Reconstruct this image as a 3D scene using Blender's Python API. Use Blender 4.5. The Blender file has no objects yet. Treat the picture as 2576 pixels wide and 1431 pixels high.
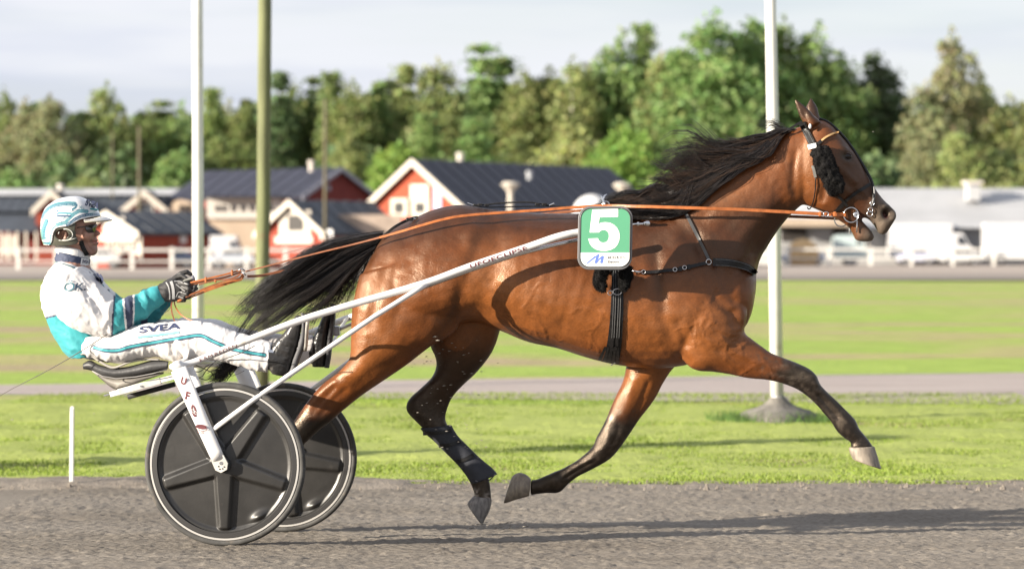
import bpy, bmesh, math, random
import numpy as np
from mathutils import Vector, Matrix
from mathutils.bvhtree import BVHTree
R = math.radians
random.seed(7); rng = np.random.default_rng(7)
scene = bpy.context.scene
COL = scene.collection

# ---------------------------------------------------------------- camera
F = 6946.0          # focal length in units of the 2576 px wide reference
CX, HY = 1288.0, 625.0   # vanishing column and horizon row
H = 1.2976          # camera height above the near wheel's contact point
cam_d = bpy.data.cameras.new('camera'); cam = bpy.data.objects.new('camera', cam_d); COL.objects.link(cam)
cam.location = (0, 0, H); cam.rotation_euler = (R(90), 0, 0)
cam_d.sensor_width = 36; cam_d.lens = 36 * F / 2576
cam_d.shift_y = -(715.5 - HY) / 2576
cam_d.clip_start = .5; cam_d.clip_end = 6000
cam_d.dof.use_dof = True; cam_d.dof.focus_distance = 12.2; cam_d.dof.aperture_fstop = 2.9
scene.camera = cam

# ---------------------------------------------------------------- sun, sky, exposure
SUN_AZ, SUN_EL = R(24), R(15)       # travel direction: to the right, and away from the camera by 24 deg
sd = Vector((math.cos(SUN_AZ) * math.cos(SUN_EL), math.sin(SUN_AZ) * math.cos(SUN_EL), -math.sin(SUN_EL)))
sl = bpy.data.lights.new('sun', 'SUN'); sl.energy = 5.0; sl.angle = R(0.53); sl.color = (1, .90, .76)
so = bpy.data.objects.new('sun', sl); COL.objects.link(so); so.rotation_euler = sd.to_track_quat('-Z', 'Y').to_euler()
w = bpy.data.worlds.new('World'); scene.world = w; w.use_nodes = True
nt = w.node_tree; nt.nodes.clear()
out = nt.nodes.new('ShaderNodeOutputWorld'); bg = nt.nodes.new('ShaderNodeBackground')
sky = nt.nodes.new('ShaderNodeTexSky'); sky.sky_type = 'NISHITA'; sky.sun_disc = False
sky.sun_elevation = SUN_EL; sky.sun_rotation = math.atan2(-sd.x, -sd.y) ; sky.altitude = 100; sky.dust_density = 1.2
tc = nt.nodes.new('ShaderNodeTexCoord'); mp = nt.nodes.new('ShaderNodeMapping'); mp.inputs['Scale'].default_value = (1, 1, 9)
n1 = nt.nodes.new('ShaderNodeTexNoise'); n1.inputs['Scale'].default_value = 3.2; n1.inputs['Detail'].default_value = 7; n1.inputs['Roughness'].default_value = .5
cr = nt.nodes.new('ShaderNodeValToRGB'); cr.color_ramp.elements[0].position = .34; cr.color_ramp.elements[1].position = .62
cr.color_ramp.elements[0].color = (.62,) * 3 + (1,); cr.color_ramp.elements[1].color = (.96,) * 3 + (1,)
n2 = nt.nodes.new('ShaderNodeTexNoise'); n2.inputs['Scale'].default_value = 4.5; n2.inputs['Detail'].default_value = 5
cc = nt.nodes.new('ShaderNodeMix'); cc.data_type = 'RGBA'; cc.inputs[6].default_value = (4.0, 4.22, 4.95, 1); cc.inputs[7].default_value = (4.95, 5.05, 5.4, 1)
mx = nt.nodes.new('ShaderNodeMix'); mx.data_type = 'RGBA'
L = nt.links.new
L(tc.outputs['Generated'], mp.inputs['Vector']); L(mp.outputs[0], n1.inputs['Vector']); L(mp.outputs[0], n2.inputs['Vector'])
cr2 = nt.nodes.new('ShaderNodeValToRGB'); cr2.color_ramp.elements[0].position = .4; cr2.color_ramp.elements[1].position = .6
L(n2.outputs['Fac'], cr2.inputs[0]); L(cr2.outputs[0], cc.inputs[0])
L(n1.outputs['Fac'], cr.inputs[0]); L(cr.outputs[0], mx.inputs[0]); L(sky.outputs[0], mx.inputs[6]); L(cc.outputs[2], mx.inputs[7])
L(mx.outputs[2], bg.inputs[0]); bg.inputs[1].default_value = 0.064; L(bg.outputs[0], out.inputs[0])
scene.view_settings.view_transform = 'Standard'; scene.view_settings.look = 'None'
scene.view_settings.exposure = 1.5; scene.view_settings.gamma = 1; scene.view_settings.use_curve_mapping = False
scene.cycles.use_denoising = True
scene.cycles.max_bounces = 6; scene.cycles.transparent_max_bounces = 12

# ---------------------------------------------------------------- helpers
def axisY(px, off=0.0):             # depth of the rig's centre plane (it heads slightly towards the camera)
    return 12.65 - .12 * ((px - CX) * 12.6 / F + 1.17) + off
def P(px, py, Y):                   # reference pixel + depth -> point
    return Vector(((px - CX) * Y / F, Y, H - (py - HY) * Y / F))
def A(px, py, off=0.0): return P(px, py, axisY(px, off))
def to_px(co):
    return CX + co[:, 0] * F / co[:, 1], HY + (H - co[:, 2]) * F / co[:, 1]
def conv(ox, oy, s): return lambda pts: [(ox + s * x, oy + s * y) for x, y in pts]
zA = conv(1677, 201.2, .375); zB = conv(805, 469.6, .375); zC = conv(939.2, 805, .3985); zW = conv(335.4, 805, .4219)
zDR = conv(67.1, 469.6, .3281); zHD = conv(87.2, 483, .1125); zHA = conv(375.7, 670.8, .1042); zSE = conv(201.2, 872, .14065)
zPL = conv(1442.3, 469.6, .18753); zFT = conv(603.7, 704.4, .21095)

def tag(o, label=None, cat=None, group=None, kind=None):
    if label: o['label'] = label
    if cat: o['category'] = cat
    if group: o['group'] = group
    if kind: o['kind'] = kind
    return o
def empty(name, loc=(0, 0, 0), parent=None):
    o = bpy.data.objects.new(name, None); COL.objects.link(o); o.location = loc; o.empty_display_size = .1
    if parent: o.parent = parent
    return o
def mesh_obj(name, me, mats, parent=None, smooth=True):
    o = bpy.data.objects.new(name, me); COL.objects.link(o)
    for m in (mats if isinstance(mats, (list, tuple)) else [mats]): me.materials.append(m)
    if smooth and len(me.polygons): me.polygons.foreach_set('use_smooth', [True] * len(me.polygons))
    if parent:
        o.parent = parent
        o.matrix_parent_inverse = Matrix.Translation(-WORLD_OF(parent))
    return o
def WORLD_OF(o):
    v = Vector(o.location)
    while o.parent:
        v = v + o.matrix_parent_inverse.translation; o = o.parent; v = v + o.location
    return v
class MB:
    """collects polygons, then becomes ONE mesh object"""
    def __init__(s): s.v = []; s.f = []; s.m = []
    def add(s, vs, fs, mi=0):
        b = len(s.v); s.v += [tuple(v) for v in vs]; s.f += [tuple(i + b for i in f) for f in fs]; s.m += [mi] * len(fs); return s
    def box(s, c, d, mi=0, M=None):
        x, y, z = d[0] / 2, d[1] / 2, d[2] / 2
        vs = [Vector((sx * x, sy * y, sz * z)) for sx in (-1, 1) for sy in (-1, 1) for sz in (-1, 1)]
        vs = [(M @ v if M else v) + Vector(c) for v in vs]
        return s.add(vs, [(0, 1, 3, 2), (4, 6, 7, 5), (0, 4, 5, 1), (2, 3, 7, 6), (0, 2, 6, 4), (1, 5, 7, 3)], mi)
    def bbox(s, a, b, mi=0):   # by two corners
        a, b = Vector(a), Vector(b); return s.box((a + b) / 2, [abs(k) for k in (b - a)], mi)
    def tube(s, pts, r, n=12, mi=0, cap=True, flat=1.0, up=None):
        pts = [Vector(p) for p in pts]; k = len(pts); rs = r if hasattr(r, '__len__') else [r] * k
        b = len(s.v); ref = Vector(up) if up else None; prev = None
        for i, p in enumerate(pts):
            t = (pts[min(i + 1, k - 1)] - pts[max(i - 1, 0)]).normalized()
            if prev is None:
                u = ref or (Vector((0, 0, 1)) if abs(t.z) < .9 else Vector((1, 0, 0)))
            else: u = prev
            u = (u - t * u.dot(t)).normalized(); prev = u; v = t.cross(u)
            for j in range(n):
                a = 2 * math.pi * j / n
                s.v.append(tuple(p + u * (rs[i] * math.cos(a)) + v * (rs[i] * flat * math.sin(a))))
        for i in range(k - 1):
            for j in range(n):
                s.f.append((b + i * n + j, b + i * n + (j + 1) % n, b + (i + 1) * n + (j + 1) % n, b + (i + 1) * n + j)); s.m.append(mi)
        if cap:
            s.f.append(tuple(b + j for j in range(n))[::-1]); s.m.append(mi)
            s.f.append(tuple(b + (k - 1) * n + j for j in range(n))); s.m.append(mi)
        return s
    def prism(s, poly, Y0, Y1, mi=0):      # polygon of (x,z) extruded in Y
        n = len(poly); vs = [(x, Y0, z) for x, z in poly] + [(x, Y1, z) for x, z in poly]
        return s.add(vs, [tuple(range(n)), tuple(range(2 * n - 1, n - 1, -1))] + [(i, i + n, (i + 1) % n + n, (i + 1) % n) for i in range(n)], mi)
    def sphere(s, c, r, n=12, mi=0):
        r = r if hasattr(r, '__len__') else (r, r, r); vs = []; fs = []
        for i in range(n + 1):
            for j in range(2 * n):
                a, b = math.pi * i / n, math.pi * j / n
                vs.append((c[0] + r[0] * math.sin(a) * math.cos(b), c[1] + r[1] * math.sin(a) * math.sin(b), c[2] + r[2] * math.cos(a)))
        for i in range(n):
            for j in range(2 * n):
                fs.append((i * 2 * n + j, (i + 1) * 2 * n + j, (i + 1) * 2 * n + (j + 1) % (2 * n), i * 2 * n + (j + 1) % (2 * n)))
        return s.add(vs, fs, mi)
    def torus(s, c, Rr, r, n=28, m=8, U=(1, 0, 0), V=(0, 0, 1), mi=0):
        c, U, V = Vector(c), Vector(U), Vector(V); W = U.cross(V); vs = []; fs = []
        for i in range(n):
            a = 2 * math.pi * i / n; d = U * math.cos(a) + V * math.sin(a)
            for j in range(m):
                b = 2 * math.pi * j / m; vs.append(c + d * (Rr + r * math.cos(b)) + W * (r * math.sin(b)))
        for i in range(n):
            for j in range(m): fs.append((i * m + j, ((i + 1) % n) * m + j, ((i + 1) % n) * m + (j + 1) % m, i * m + (j + 1) % m))
        return s.add(vs, fs, mi)
    def mesh(s, name):
        me = bpy.data.meshes.new(name); me.from_pydata(s.v, [], s.f)
        if any(s.m): me.polygons.foreach_set('material_index', s.m)
        me.update(); return me
    def build(s, name, mats, parent=None, smooth=False, bevel=0, recalc=True):
        me = s.mesh(name)
        if recalc:
            bm = bmesh.new(); bm.from_mesh(me); bmesh.ops.recalc_face_normals(bm, faces=bm.faces); bm.to_mesh(me); bm.free()
        o = mesh_obj(name, me, mats, parent, smooth)
        if bevel:
            b = o.modifiers.new('b', 'BEVEL'); b.width = bevel; b.segments = 2; b.limit_method = 'ANGLE'
        return o

def catmull(P0, n):
    """P0: (k,d) array -> smooth resample, n per span"""
    P0 = np.asarray(P0, float); k = len(P0); outp = []
    for i in range(k - 1):
        a, b, c, d = P0[max(i - 1, 0)], P0[i], P0[i + 1], P0[min(i + 2, k - 1)]
        for j in range(n):
            t = j / n
            outp.append(.5 * ((2 * b) + (-a + c) * t + (2 * a - 5 * b + 4 * c - d) * t * t + (-a + 3 * b - 3 * c + d) * t ** 3))
    outp.append(P0[-1]); return np.array(outp)
def loft(mb, st, sub=4, n=24, egg=0.0, sq=1.0, mi=0, grow=1.0):
    """st: rows (x1,y1, x2,y2, halfwidth, depth offset); section between pixel 1 and pixel 2 on the rig's plane"""
    S = catmull([(a[0], a[1], a[2], a[3], a[4], a[5] if len(a) > 5 else 0.0, a[6] if len(a) > 6 else egg) for a in st], sub)
    vs = []; fs = []
    for x1, y1, x2, y2, hw, off, eg in S:
        cxp = (x1 + x2) / 2; Y = axisY(cxp, off)
        p1, p2 = P(x1, y1, Y), P(x2, y2, Y); c = (p1 + p2) / 2; u = (p1 - p2) / 2 * grow
        for j in range(n):
            a = 2 * math.pi * j / n; ca, sa = math.cos(a), math.sin(a)
            k = abs(sa) ** sq * (1 if sa > 0 else -1)
            vs.append(c + u * (abs(ca) ** sq * (1 if ca > 0 else -1)) + Vector((0, -max(hw, .001) * grow * k * (1 - eg * ca), 0)))
    m = len(S)
    for i in range(m - 1):
        for j in range(n): fs.append((i * n + j, i * n + (j + 1) % n, (i + 1) * n + (j + 1) % n, (i + 1) * n + j))
    fs.append(tuple(range(n))[::-1]); fs.append(tuple((m - 1) * n + j for j in range(n)))
    mb.add(vs, fs, mi)
def remesh(mb, vox, smooth_it=6, name='m'):
    """union of the collected closed shapes as one continuous smoothed surface"""
    me = mb.mesh('tmp'); bm = bmesh.new(); bm.from_mesh(me); bmesh.ops.recalc_face_normals(bm, faces=bm.faces); bm.to_mesh(me); bm.free()
    o = bpy.data.objects.new('tmp', me); COL.objects.link(o)
    r = o.modifiers.new('r', 'REMESH'); r.mode = 'VOXEL'; r.voxel_size = vox; r.adaptivity = 0
    dg = bpy.context.evaluated_depsgraph_get(); m2 = bpy.data.meshes.new_from_object(o.evaluated_get(dg)); m2.name = name
    bpy.data.objects.remove(o); bpy.data.meshes.remove(me)
    n = len(m2.vertices); co = np.empty(n * 3); m2.vertices.foreach_get('co', co); co = co.reshape(-1, 3)
    e = np.empty(len(m2.edges) * 2, dtype=np.int64); m2.edges.foreach_get('vertices', e); e = e.reshape(-1, 2)
    deg = np.bincount(e.ravel(), minlength=n)[:, None].clip(1)
    for k in range(smooth_it):
        for lam in (.6, -.5):
            s = np.stack([np.bincount(e[:, 0], co[e[:, 1], i], n) + np.bincount(e[:, 1], co[e[:, 0], i], n) for i in range(3)], 1) / deg
            co = co + lam * (s - co)
    m2.vertices.foreach_set('co', co.ravel()); m2.update()
    return m2
def get_co(me):
    co = np.empty(len(me.vertices) * 3); me.vertices.foreach_get('co', co); return co.reshape(-1, 3)
def get_no(me):
    co = np.empty(len(me.vertices) * 3); me.vertices.foreach_get('normal', co); return co.reshape(-1, 3)
def set_co(me, co): me.vertices.foreach_set('co', np.asarray(co).ravel()); me.update()
def set_col(me, col):
    at = me.color_attributes.new('Col', 'FLOAT_COLOR', 'POINT')
    at.data.foreach_set('color', np.concatenate([col, np.ones((len(col), 1))], 1).ravel().astype(np.float32))
def bvh_of(me):
    v = [tuple(c) for c in get_co(me)]; return BVHTree.FromPolygons(v, [tuple(p.vertices) for p in me.polygons])
def sst(a, b, x): t = np.clip((x - a) / (b - a), 0, 1); return t * t * (3 - 2 * t)
CAM = Vector((0, 0, H))
def hit(bvh, px, py, Ydef, off=.004):
    """point on a surface seen through the reference pixel, lifted by off; else the pixel at the default depth"""
    d = (P(px, py, 10) - CAM).normalized(); h = bvh.ray_cast(CAM, d, 40) if bvh else (None,) * 4
    if h[0] is None: return P(px, py, Ydef)
    return h[0] - d * off
def cast_y(bvh, x, z, y0=10.5):     # first surface met going away from the camera side at world x,z
    h = bvh.ray_cast(Vector((x, y0, z)), Vector((0, 1, 0)), 4); return h[0].y if h[0] else None
def pxpath(pts, n=6): return catmull(pts, n)

def node_mat(name):
    m = bpy.data.materials.new(name); m.use_nodes = True; b = m.node_tree.nodes['Principled BSDF']; return m, m.node_tree, b
def M(name, c, rough=.5, metal=0.0, var=0.0, scale=8.0, bump=0.0, bscale=40.0, vcol=False, spec=.5, coat=0.0, stretch=(1, 1, 1), c2=None, sheen=0, detail=5, dirt=None):
    m, t, b = node_mat(name); Lk = t.links.new
    b.inputs['Roughness'].default_value = rough; b.inputs['Metallic'].default_value = metal
    b.inputs['Specular IOR Level'].default_value = spec; b.inputs['Coat Weight'].default_value = coat; b.inputs['Sheen Weight'].default_value = sheen
    co = t.nodes.new('ShaderNodeTexCoord'); mpn = t.nodes.new('ShaderNodeMapping'); mpn.inputs['Scale'].default_value = stretch
    Lk(co.outputs['Object'], mpn.inputs[0])
    src = None
    if vcol:
        a = t.nodes.new('ShaderNodeAttribute'); a.attribute_name = 'Col'; src = a.outputs['Color']
    b.inputs['Base Color'].default_value = (*c, 1)
    if var or c2:
        n = t.nodes.new('ShaderNodeTexNoise'); n.inputs['Scale'].default_value = scale; n.inputs['Detail'].default_value = detail
        Lk(mpn.outputs[0], n.inputs['Vector'])
        mixn = t.nodes.new('ShaderNodeMix'); mixn.data_type = 'RGBA'
        rr = t.nodes.new('ShaderNodeValToRGB'); rr.color_ramp.elements[0].position = .38; rr.color_ramp.elements[1].position = .62
        Lk(n.outputs['Fac'], rr.inputs[0]); Lk(rr.outputs[0], mixn.inputs[0])
        if c2:
            mixn.inputs[6].default_value = (*c, 1); mixn.inputs[7].default_value = (*c2, 1)
        else:
            if src:
                k1 = t.nodes.new('ShaderNodeMix'); k1.data_type = 'RGBA'; k1.blend_type = 'MULTIPLY'; k1.inputs[0].default_value = 1
                k1.inputs[7].default_value = (1 - var,) * 3 + (1,); Lk(src, k1.inputs[6]); Lk(k1.outputs[2], mixn.inputs[6]); Lk(src, mixn.inputs[7])
            else:
                mixn.inputs[6].default_value = (*[k * (1 - var) for k in c], 1); mixn.inputs[7].default_value = (*[min(1, k * (1 + var)) for k in c], 1)
        src = mixn.outputs[2]
    if dirt:
        n = t.nodes.new('ShaderNodeTexNoise'); n.inputs['Scale'].default_value = dirt[1]; n.inputs['Detail'].default_value = 8; Lk(co.outputs['Object'], n.inputs['Vector'])
        rr = t.nodes.new('ShaderNodeValToRGB'); rr.color_ramp.elements[0].position = dirt[2]; rr.color_ramp.elements[1].position = dirt[2] + .12
        md = t.nodes.new('ShaderNodeMix'); md.data_type = 'RGBA'; Lk(n.outputs['Fac'], rr.inputs[0]); Lk(rr.outputs[0], md.inputs[0])
        if src: Lk(src, md.inputs[6])
        else: md.inputs[6].default_value = (*c, 1)
        md.inputs[7].default_value = (*dirt[0], 1); src = md.outputs[2]
    if src: Lk(src, b.inputs['Base Color'])
    if bump:
        n = t.nodes.new('ShaderNodeTexNoise'); n.inputs['Scale'].default_value = bscale; n.inputs['Detail'].default_value = 6
        Lk(mpn.outputs[0], n.inputs['Vector'])
        bp = t.nodes.new('ShaderNodeBump'); bp.inputs['Strength'].default_value = 1; bp.inputs['Distance'].default_value = bump
        Lk(n.outputs['Fac'], bp.inputs['Height']); Lk(bp.outputs[0], b.inputs['Normal'])
    return m
white_paint = M('white_paint', (.60, .59, .57), .35, var=.04, scale=6, dirt=((.45, .40, .33), 5, .62))
sulky_white = M('sulky_white', (.62, .61, .60), .28, coat=.4, dirt=((.50, .44, .36), 22, .66))
white_cloth = M('white_cloth', (.62, .61, .60), .8, bump=.002, bscale=30)
steel = M('steel', (.62, .62, .63), .25, 1.0, bump=.0004, bscale=90)
alu = M('brushed_metal', (.62, .60, .56), .42, .6, var=.12, scale=20)
black_leather = M('black_leather', (.009, .0085, .0085), .42, var=.3, scale=60, bump=.0008, bscale=200, spec=.3)
tan_leather = M('tan_leather', (.34, .105, .028), .42, var=.18, scale=30, bump=.0006, bscale=160)
tan_dark = M('worn_leather', (.20, .070, .03), .45, var=.2, scale=30)
black_rubber = M('black_rubber', (.02, .02, .021), .6, var=.2, scale=20)
# ---------------------------------------------------------------- ground
def gz(Y):      # height of the ground: a gently banked track, then level infield
    Y = np.asarray(Y, float)
    return np.where(Y < 10.2, -.05 * (10.2 - 12.05), np.where(Y < 14.0, -.05 * (Y - 12.05), -.0975 - .0125 * (1 - np.exp(-(np.clip(Y, 14, 30) - 14) / .25))))
GZ = -.11
def row(py): return (H - GZ) * F / (py - HY)     # depth at which far ground shows at this row
def ground_mat(name, stops, scale, streak, bump, bscale, rough=.9, fine=None, bstretch=None):
    m, t, b = node_mat(name); Lk = t.links.new; b.inputs['Roughness'].default_value = rough; b.inputs['Specular IOR Level'].default_value = .2
    co = t.nodes.new('ShaderNodeTexCoord'); mpn = t.nodes.new('ShaderNodeMapping'); mpn.inputs['Scale'].default_value = streak
    Lk(co.outputs['Object'], mpn.inputs[0])
    n = t.nodes.new('ShaderNodeTexNoise'); n.inputs['Scale'].default_value = scale; n.inputs['Detail'].default_value = 9; n.inputs['Roughness'].default_value = .62
    Lk(mpn.outputs[0], n.inputs['Vector']); r = t.nodes.new('ShaderNodeValToRGB'); Lk(n.outputs['Fac'], r.inputs[0])
    while len(r.color_ramp.elements) < len(stops): r.color_ramp.elements.new(.5)
    for e, (p, c) in zip(r.color_ramp.elements, stops): e.position = p; e.color = (*c, 1)
    src = r.outputs[0]
    if fine:
        n3 = t.nodes.new('ShaderNodeTexNoise'); n3.inputs['Scale'].default_value = fine[0]; n3.inputs['Detail'].default_value = 4; Lk(mpn.outputs[0], n3.inputs['Vector'])
        r3 = t.nodes.new('ShaderNodeValToRGB'); r3.color_ramp.elements[0].position = .35; r3.color_ramp.elements[1].position = .65
        r3.color_ramp.elements[0].color = (*fine[1], 1); r3.color_ramp.elements[1].color = (*fine[2], 1); Lk(n3.outputs['Fac'], r3.inputs[0])
        mm = t.nodes.new('ShaderNodeMix'); mm.data_type = 'RGBA'; mm.blend_type = 'MULTIPLY'; mm.inputs[0].default_value = 1
        Lk(src, mm.inputs[6]); Lk(r3.outputs[0], mm.inputs[7]); src = mm.outputs[2]
    Lk(src, b.inputs['Base Color'])
    if bump:
        n2 = t.nodes.new('ShaderNodeTexNoise'); n2.inputs['Scale'].default_value = bscale; n2.inputs['Detail'].default_value = 8; n2.inputs['Roughness'].default_value = .65
        mp2 = t.nodes.new('ShaderNodeMapping'); mp2.inputs['Scale'].default_value = bstretch or (1, 1, 1); Lk(co.outputs['Object'], mp2.inputs[0]); Lk(mp2.outputs[0], n2.inputs['Vector'])
        bp = t.nodes.new('ShaderNodeBump'); bp.inputs['Strength'].default_value = 1; bp.inputs['Distance'].default_value = bump
        Lk(n2.outputs['Fac'], bp.inputs['Height']); Lk(bp.outputs[0], b.inputs['Normal'])
    return m
track_mat = ground_mat('track_gravel', [(.3, (.160, .141, .118)), (.5, (.212, .190, .162)), (.7, (.25, .226, .196))], 1.1, (.35, 1.1, 1), .008, 60, fine=(95, (.70, .68, .66), (1.05, 1.04, 1.02)), bstretch=(.55, 1, 1))
grass_mat = ground_mat('infield_grass', [(.37, (.33, .26, .175)), (.45, (.35, .33, .14)), (.52, (.27, .36, .075)), (.72, (.31, .40, .09))], .40, (.25, .6, 1), .05, 9, fine=(7, (.80, .84, .75), (1.06, 1.06, 1.03)))
lawn_mat = ground_mat('mown_lawn', [(.3, (.275, .325, .085)), (.7, (.32, .365, .10))], .5, (.3, 1, 1), .03, 12, fine=(9, (.88, .90, .86), (1.04, 1.04, 1.02)))
path_mat = ground_mat('path_gravel', [(.3, (.31, .265, .245)), (.7, (.38, .33, .305))], 1.2, (.4, 1, 1), .01, 20)
farsand_mat = ground_mat('far_track_sand', [(.3, (.20, .175, .155)), (.7, (.25, .22, .195))], .3, (.2, 1, 1), 0, 1)
yard_mat = ground_mat('yard_gravel', [(.3, (.30, .255, .22)), (.7, (.37, .32, .28))], .2, (.3, 1, 1), 0, 1)
verge_mat = ground_mat('verge_soil', [(.3, (.14, .12, .10)), (.7, (.25, .22, .185))], 6, (.4, 1, 1), .015, 40)

def sheet(name, x0, x1, nx, ys, zf, mat):
    xs = np.linspace(x0, x1, nx); X, Yg = np.meshgrid(xs, ys); Z = zf(X, Yg)
    v = np.stack([X, Yg, Z], -1).reshape(-1, 3); n, m_ = len(ys), nx
    idx = np.arange(n * m_).reshape(n, m_); f = np.stack([idx[:-1, :-1], idx[:-1, 1:], idx[1:, 1:], idx[1:, :-1]], -1).reshape(-1, 4)
    me = bpy.data.meshes.new(name); me.from_pydata(v.tolist(), [], f.tolist()); o = mesh_obj(name, me, mat); return tag(o, kind='structure')
# the one sheet that reaches the horizon
o = sheet('ground', -1500, 1500, 3, [17.5, 60, 300, 3000], lambda x, y: GZ - .03 + 0 * x, grass_mat)
def vnoise(X, Y_, cell, seed):        # smooth value noise on a grid
    r_ = np.random.default_rng(seed); G = r_.standard_normal((256, 256))
    a = X / cell; b = Y_ / cell; i = np.floor(a).astype(int); j = np.floor(b).astype(int); u = a - i; v = b - j
    u = u * u * (3 - 2 * u); v = v * v * (3 - 2 * v); g = lambda p, q: G[p % 256, q % 256]
    return (g(i, j) * (1 - u) + g(i + 1, j) * u) * (1 - v) + (g(i, j + 1) * (1 - u) + g(i + 1, j + 1) * u) * v
TE = 16.25                           # far edge of the track
def track_z(X, Yg):
    z = gz(Yg)
    z = z + .0020 * vnoise(X, Yg, .085, 1) + .0022 * vnoise(X, Yg * 1.3, .034, 2) + .0020 * vnoise(X, Yg, .014, 3) + .004 * vnoise(X, Yg, .5, 4)
    dent = vnoise(X, Yg, .055, 9); z = z - .008 * np.clip(dent - 1.1, 0, 1)
    return z
ys = np.concatenate([np.linspace(10.1, 13.4, 290), np.linspace(13.412, TE + .3, 170)])
sheet('track', -2.75, 3.25, 560, ys, track_z, track_mat)
sheet('track_beyond', -90, 90, 3, [-4, 4, 10.1], lambda x, y: gz(y) - .006 + 0 * x, track_mat)
sheet('track_beyond', -90, -2.75, 3, [10.1, 12, 14, 14.5, 15, TE + .3], lambda x, y: gz(y) - .006 + 0 * x, track_mat)
sheet('track_beyond', 3.25, 90, 3, [10.1, 12, 14, 14.5, 15, TE + .3], lambda x, y: gz(y) - .006 + 0 * x, track_mat)
# low earth verge between track and grass
def verge_z(X, Yg):
    lft = sst(-.2, -1.2, X); k = sst(TE - .1, TE + .1, Yg) * sst(TE + .75, TE + .45, Yg)
    return GZ - .01 + k * (.010 + .026 * lft + .005 * vnoise(X, Yg, .14, 5) + .003 * vnoise(X, Yg, .05, 6))
sheet('verge', -6, 7, 420, np.linspace(TE - .1, TE + .8, 40), verge_z, verge_mat)
# infield grass, gently uneven
def grass_z(X, Yg): return GZ - .045 * sst(TE + .8, TE + .3, Yg) + .012 * vnoise(X, Yg, .6, 7) + .006 * vnoise(X, Yg, .12, 8) + .004
def gedge(x): return TE + .28 + .45 * sst(-.4, -1.6, x)
sheet('infield', -8, 8, 200, np.concatenate([np.linspace(TE + .30, 24.9, 130)]), grass_z, lawn_mat)
sheet('infield_far', -160, 160, 40, np.concatenate([np.linspace(17.2, 26, 3), np.linspace(27, 127, 60)]), lambda x, y: GZ - .012 + .02 * vnoise(x, y, 5, 3) * sst(34, 60, y), grass_mat)
# gravel path across the infield (curving away at the left)
me = MB(); L_, R_ = [], []
for px in np.linspace(-900, 3500, 40):
    t = px / 2576; yn = row(990 + 25 * t); yf = row(966 - 31 * t)
    L_.append(P(px, 0, yn)); R_.append(P(px, 0, yf))
vs = [(p.x, p.y, GZ - .006) for p in L_] + [(p.x, p.y, GZ - .006) for p in R_]
me.add(vs, [(i, i + 1, 41 + i, 40 + i) for i in range(39)]); tag(me.build('path', path_mat), kind='structure')
sheet('far_track', -300, 300, 3, [row(706), row(691)], lambda x, y: GZ + .04 + 0 * x, farsand_mat)
sheet('far_track_shoulder', -300, 300, 3, [row(691), row(668)], lambda x, y: GZ + .03 + 0 * x, yard_mat)
sheet('yard', -300, 300, 3, [row(668), 420], lambda x, y: GZ + .02 + 0 * x, yard_mat)

# grass blades along the near part of the infield
def blades(name, n, xr, yr, hmin, hmax, cols, seed=3, dens=None):
    r = np.random.default_rng(seed); X = r.uniform(*xr, n); Yv = yr[0] + (yr[1] - yr[0]) * r.random(n) ** 1.5
    keep = Yv > gedge(X); X, Yv = X[keep], Yv[keep]; n = len(X)
    cl = vnoise(X, Yv, .5, 11); hgt = r.uniform(hmin, hmax, n) * (1 + .28 * np.clip(cl, -1, 2)); a = r.uniform(0, math.pi, n); wd = r.uniform(.003, .007, n)
    lean = r.normal(0, .35, (n, 2)) * hgt[:, None]; z0 = GZ - .006
    b = np.stack([X, Yv, np.full(n, z0)], 1); dx = np.stack([np.cos(a) * wd, np.sin(a) * wd, np.zeros(n)], 1)
    mid = b + np.stack([lean[:, 0] * .4, lean[:, 1] * .4, hgt * .55], 1); tip = b + np.stack([lean[:, 0], lean[:, 1], hgt], 1)
    v = np.stack([b - dx, b + dx, mid + dx * .7, mid - dx * .7, tip], 1).reshape(-1, 3); i = np.arange(n)[:, None] * 5
    f4 = (i + np.array([[0, 1, 2, 3]])).tolist(); f3 = (i + np.array([[3, 2, 4]])).tolist()
    me = bpy.data.meshes.new(name); me.from_pydata(v.tolist(), [], f4 + f3)
    c = np.array(cols)[r.integers(0, len(cols), n)] * r.uniform(.9, 1.1, (n, 1)) * (1 + .10 * np.clip(vnoise(X * .5, Yv, .9, 12), -1.5, 1.5))[:, None]
    set_col(me, np.repeat(c, 5, 0)); return me
blade_mat = M('grass_blade', (.1, .2, .03), .55, vcol=True, spec=.3)
t_, b_ = blade_mat.node_tree, blade_mat.node_tree.nodes['Principled BSDF']
tr_ = t_.nodes.new('ShaderNodeBsdfTranslucent'); ad_ = t_.nodes.new('ShaderNodeMixShader'); ad_.inputs[0].default_value = .4
t_.links.new(b_.inputs['Base Color'].links[0].from_socket, tr_.inputs[0]); t_.links.new(b_.outputs[0], ad_.inputs[1]); t_.links.new(tr_.outputs[0], ad_.inputs[2]); t_.links.new(ad_.outputs[0], t_.nodes['Material Output'].inputs[0])
me = blades('grass', 130000, (-4.6, 4.9), (TE + .2, 27), .007, .021, [(.205, .280, .048), (.22, .29, .052), (.24, .295, .06), (.19, .265, .042)])
tag(mesh_obj('grass', me, blade_mat, smooth=False), 'short bright green grass of the infield behind the track', 'grass', kind='stuff')
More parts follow.
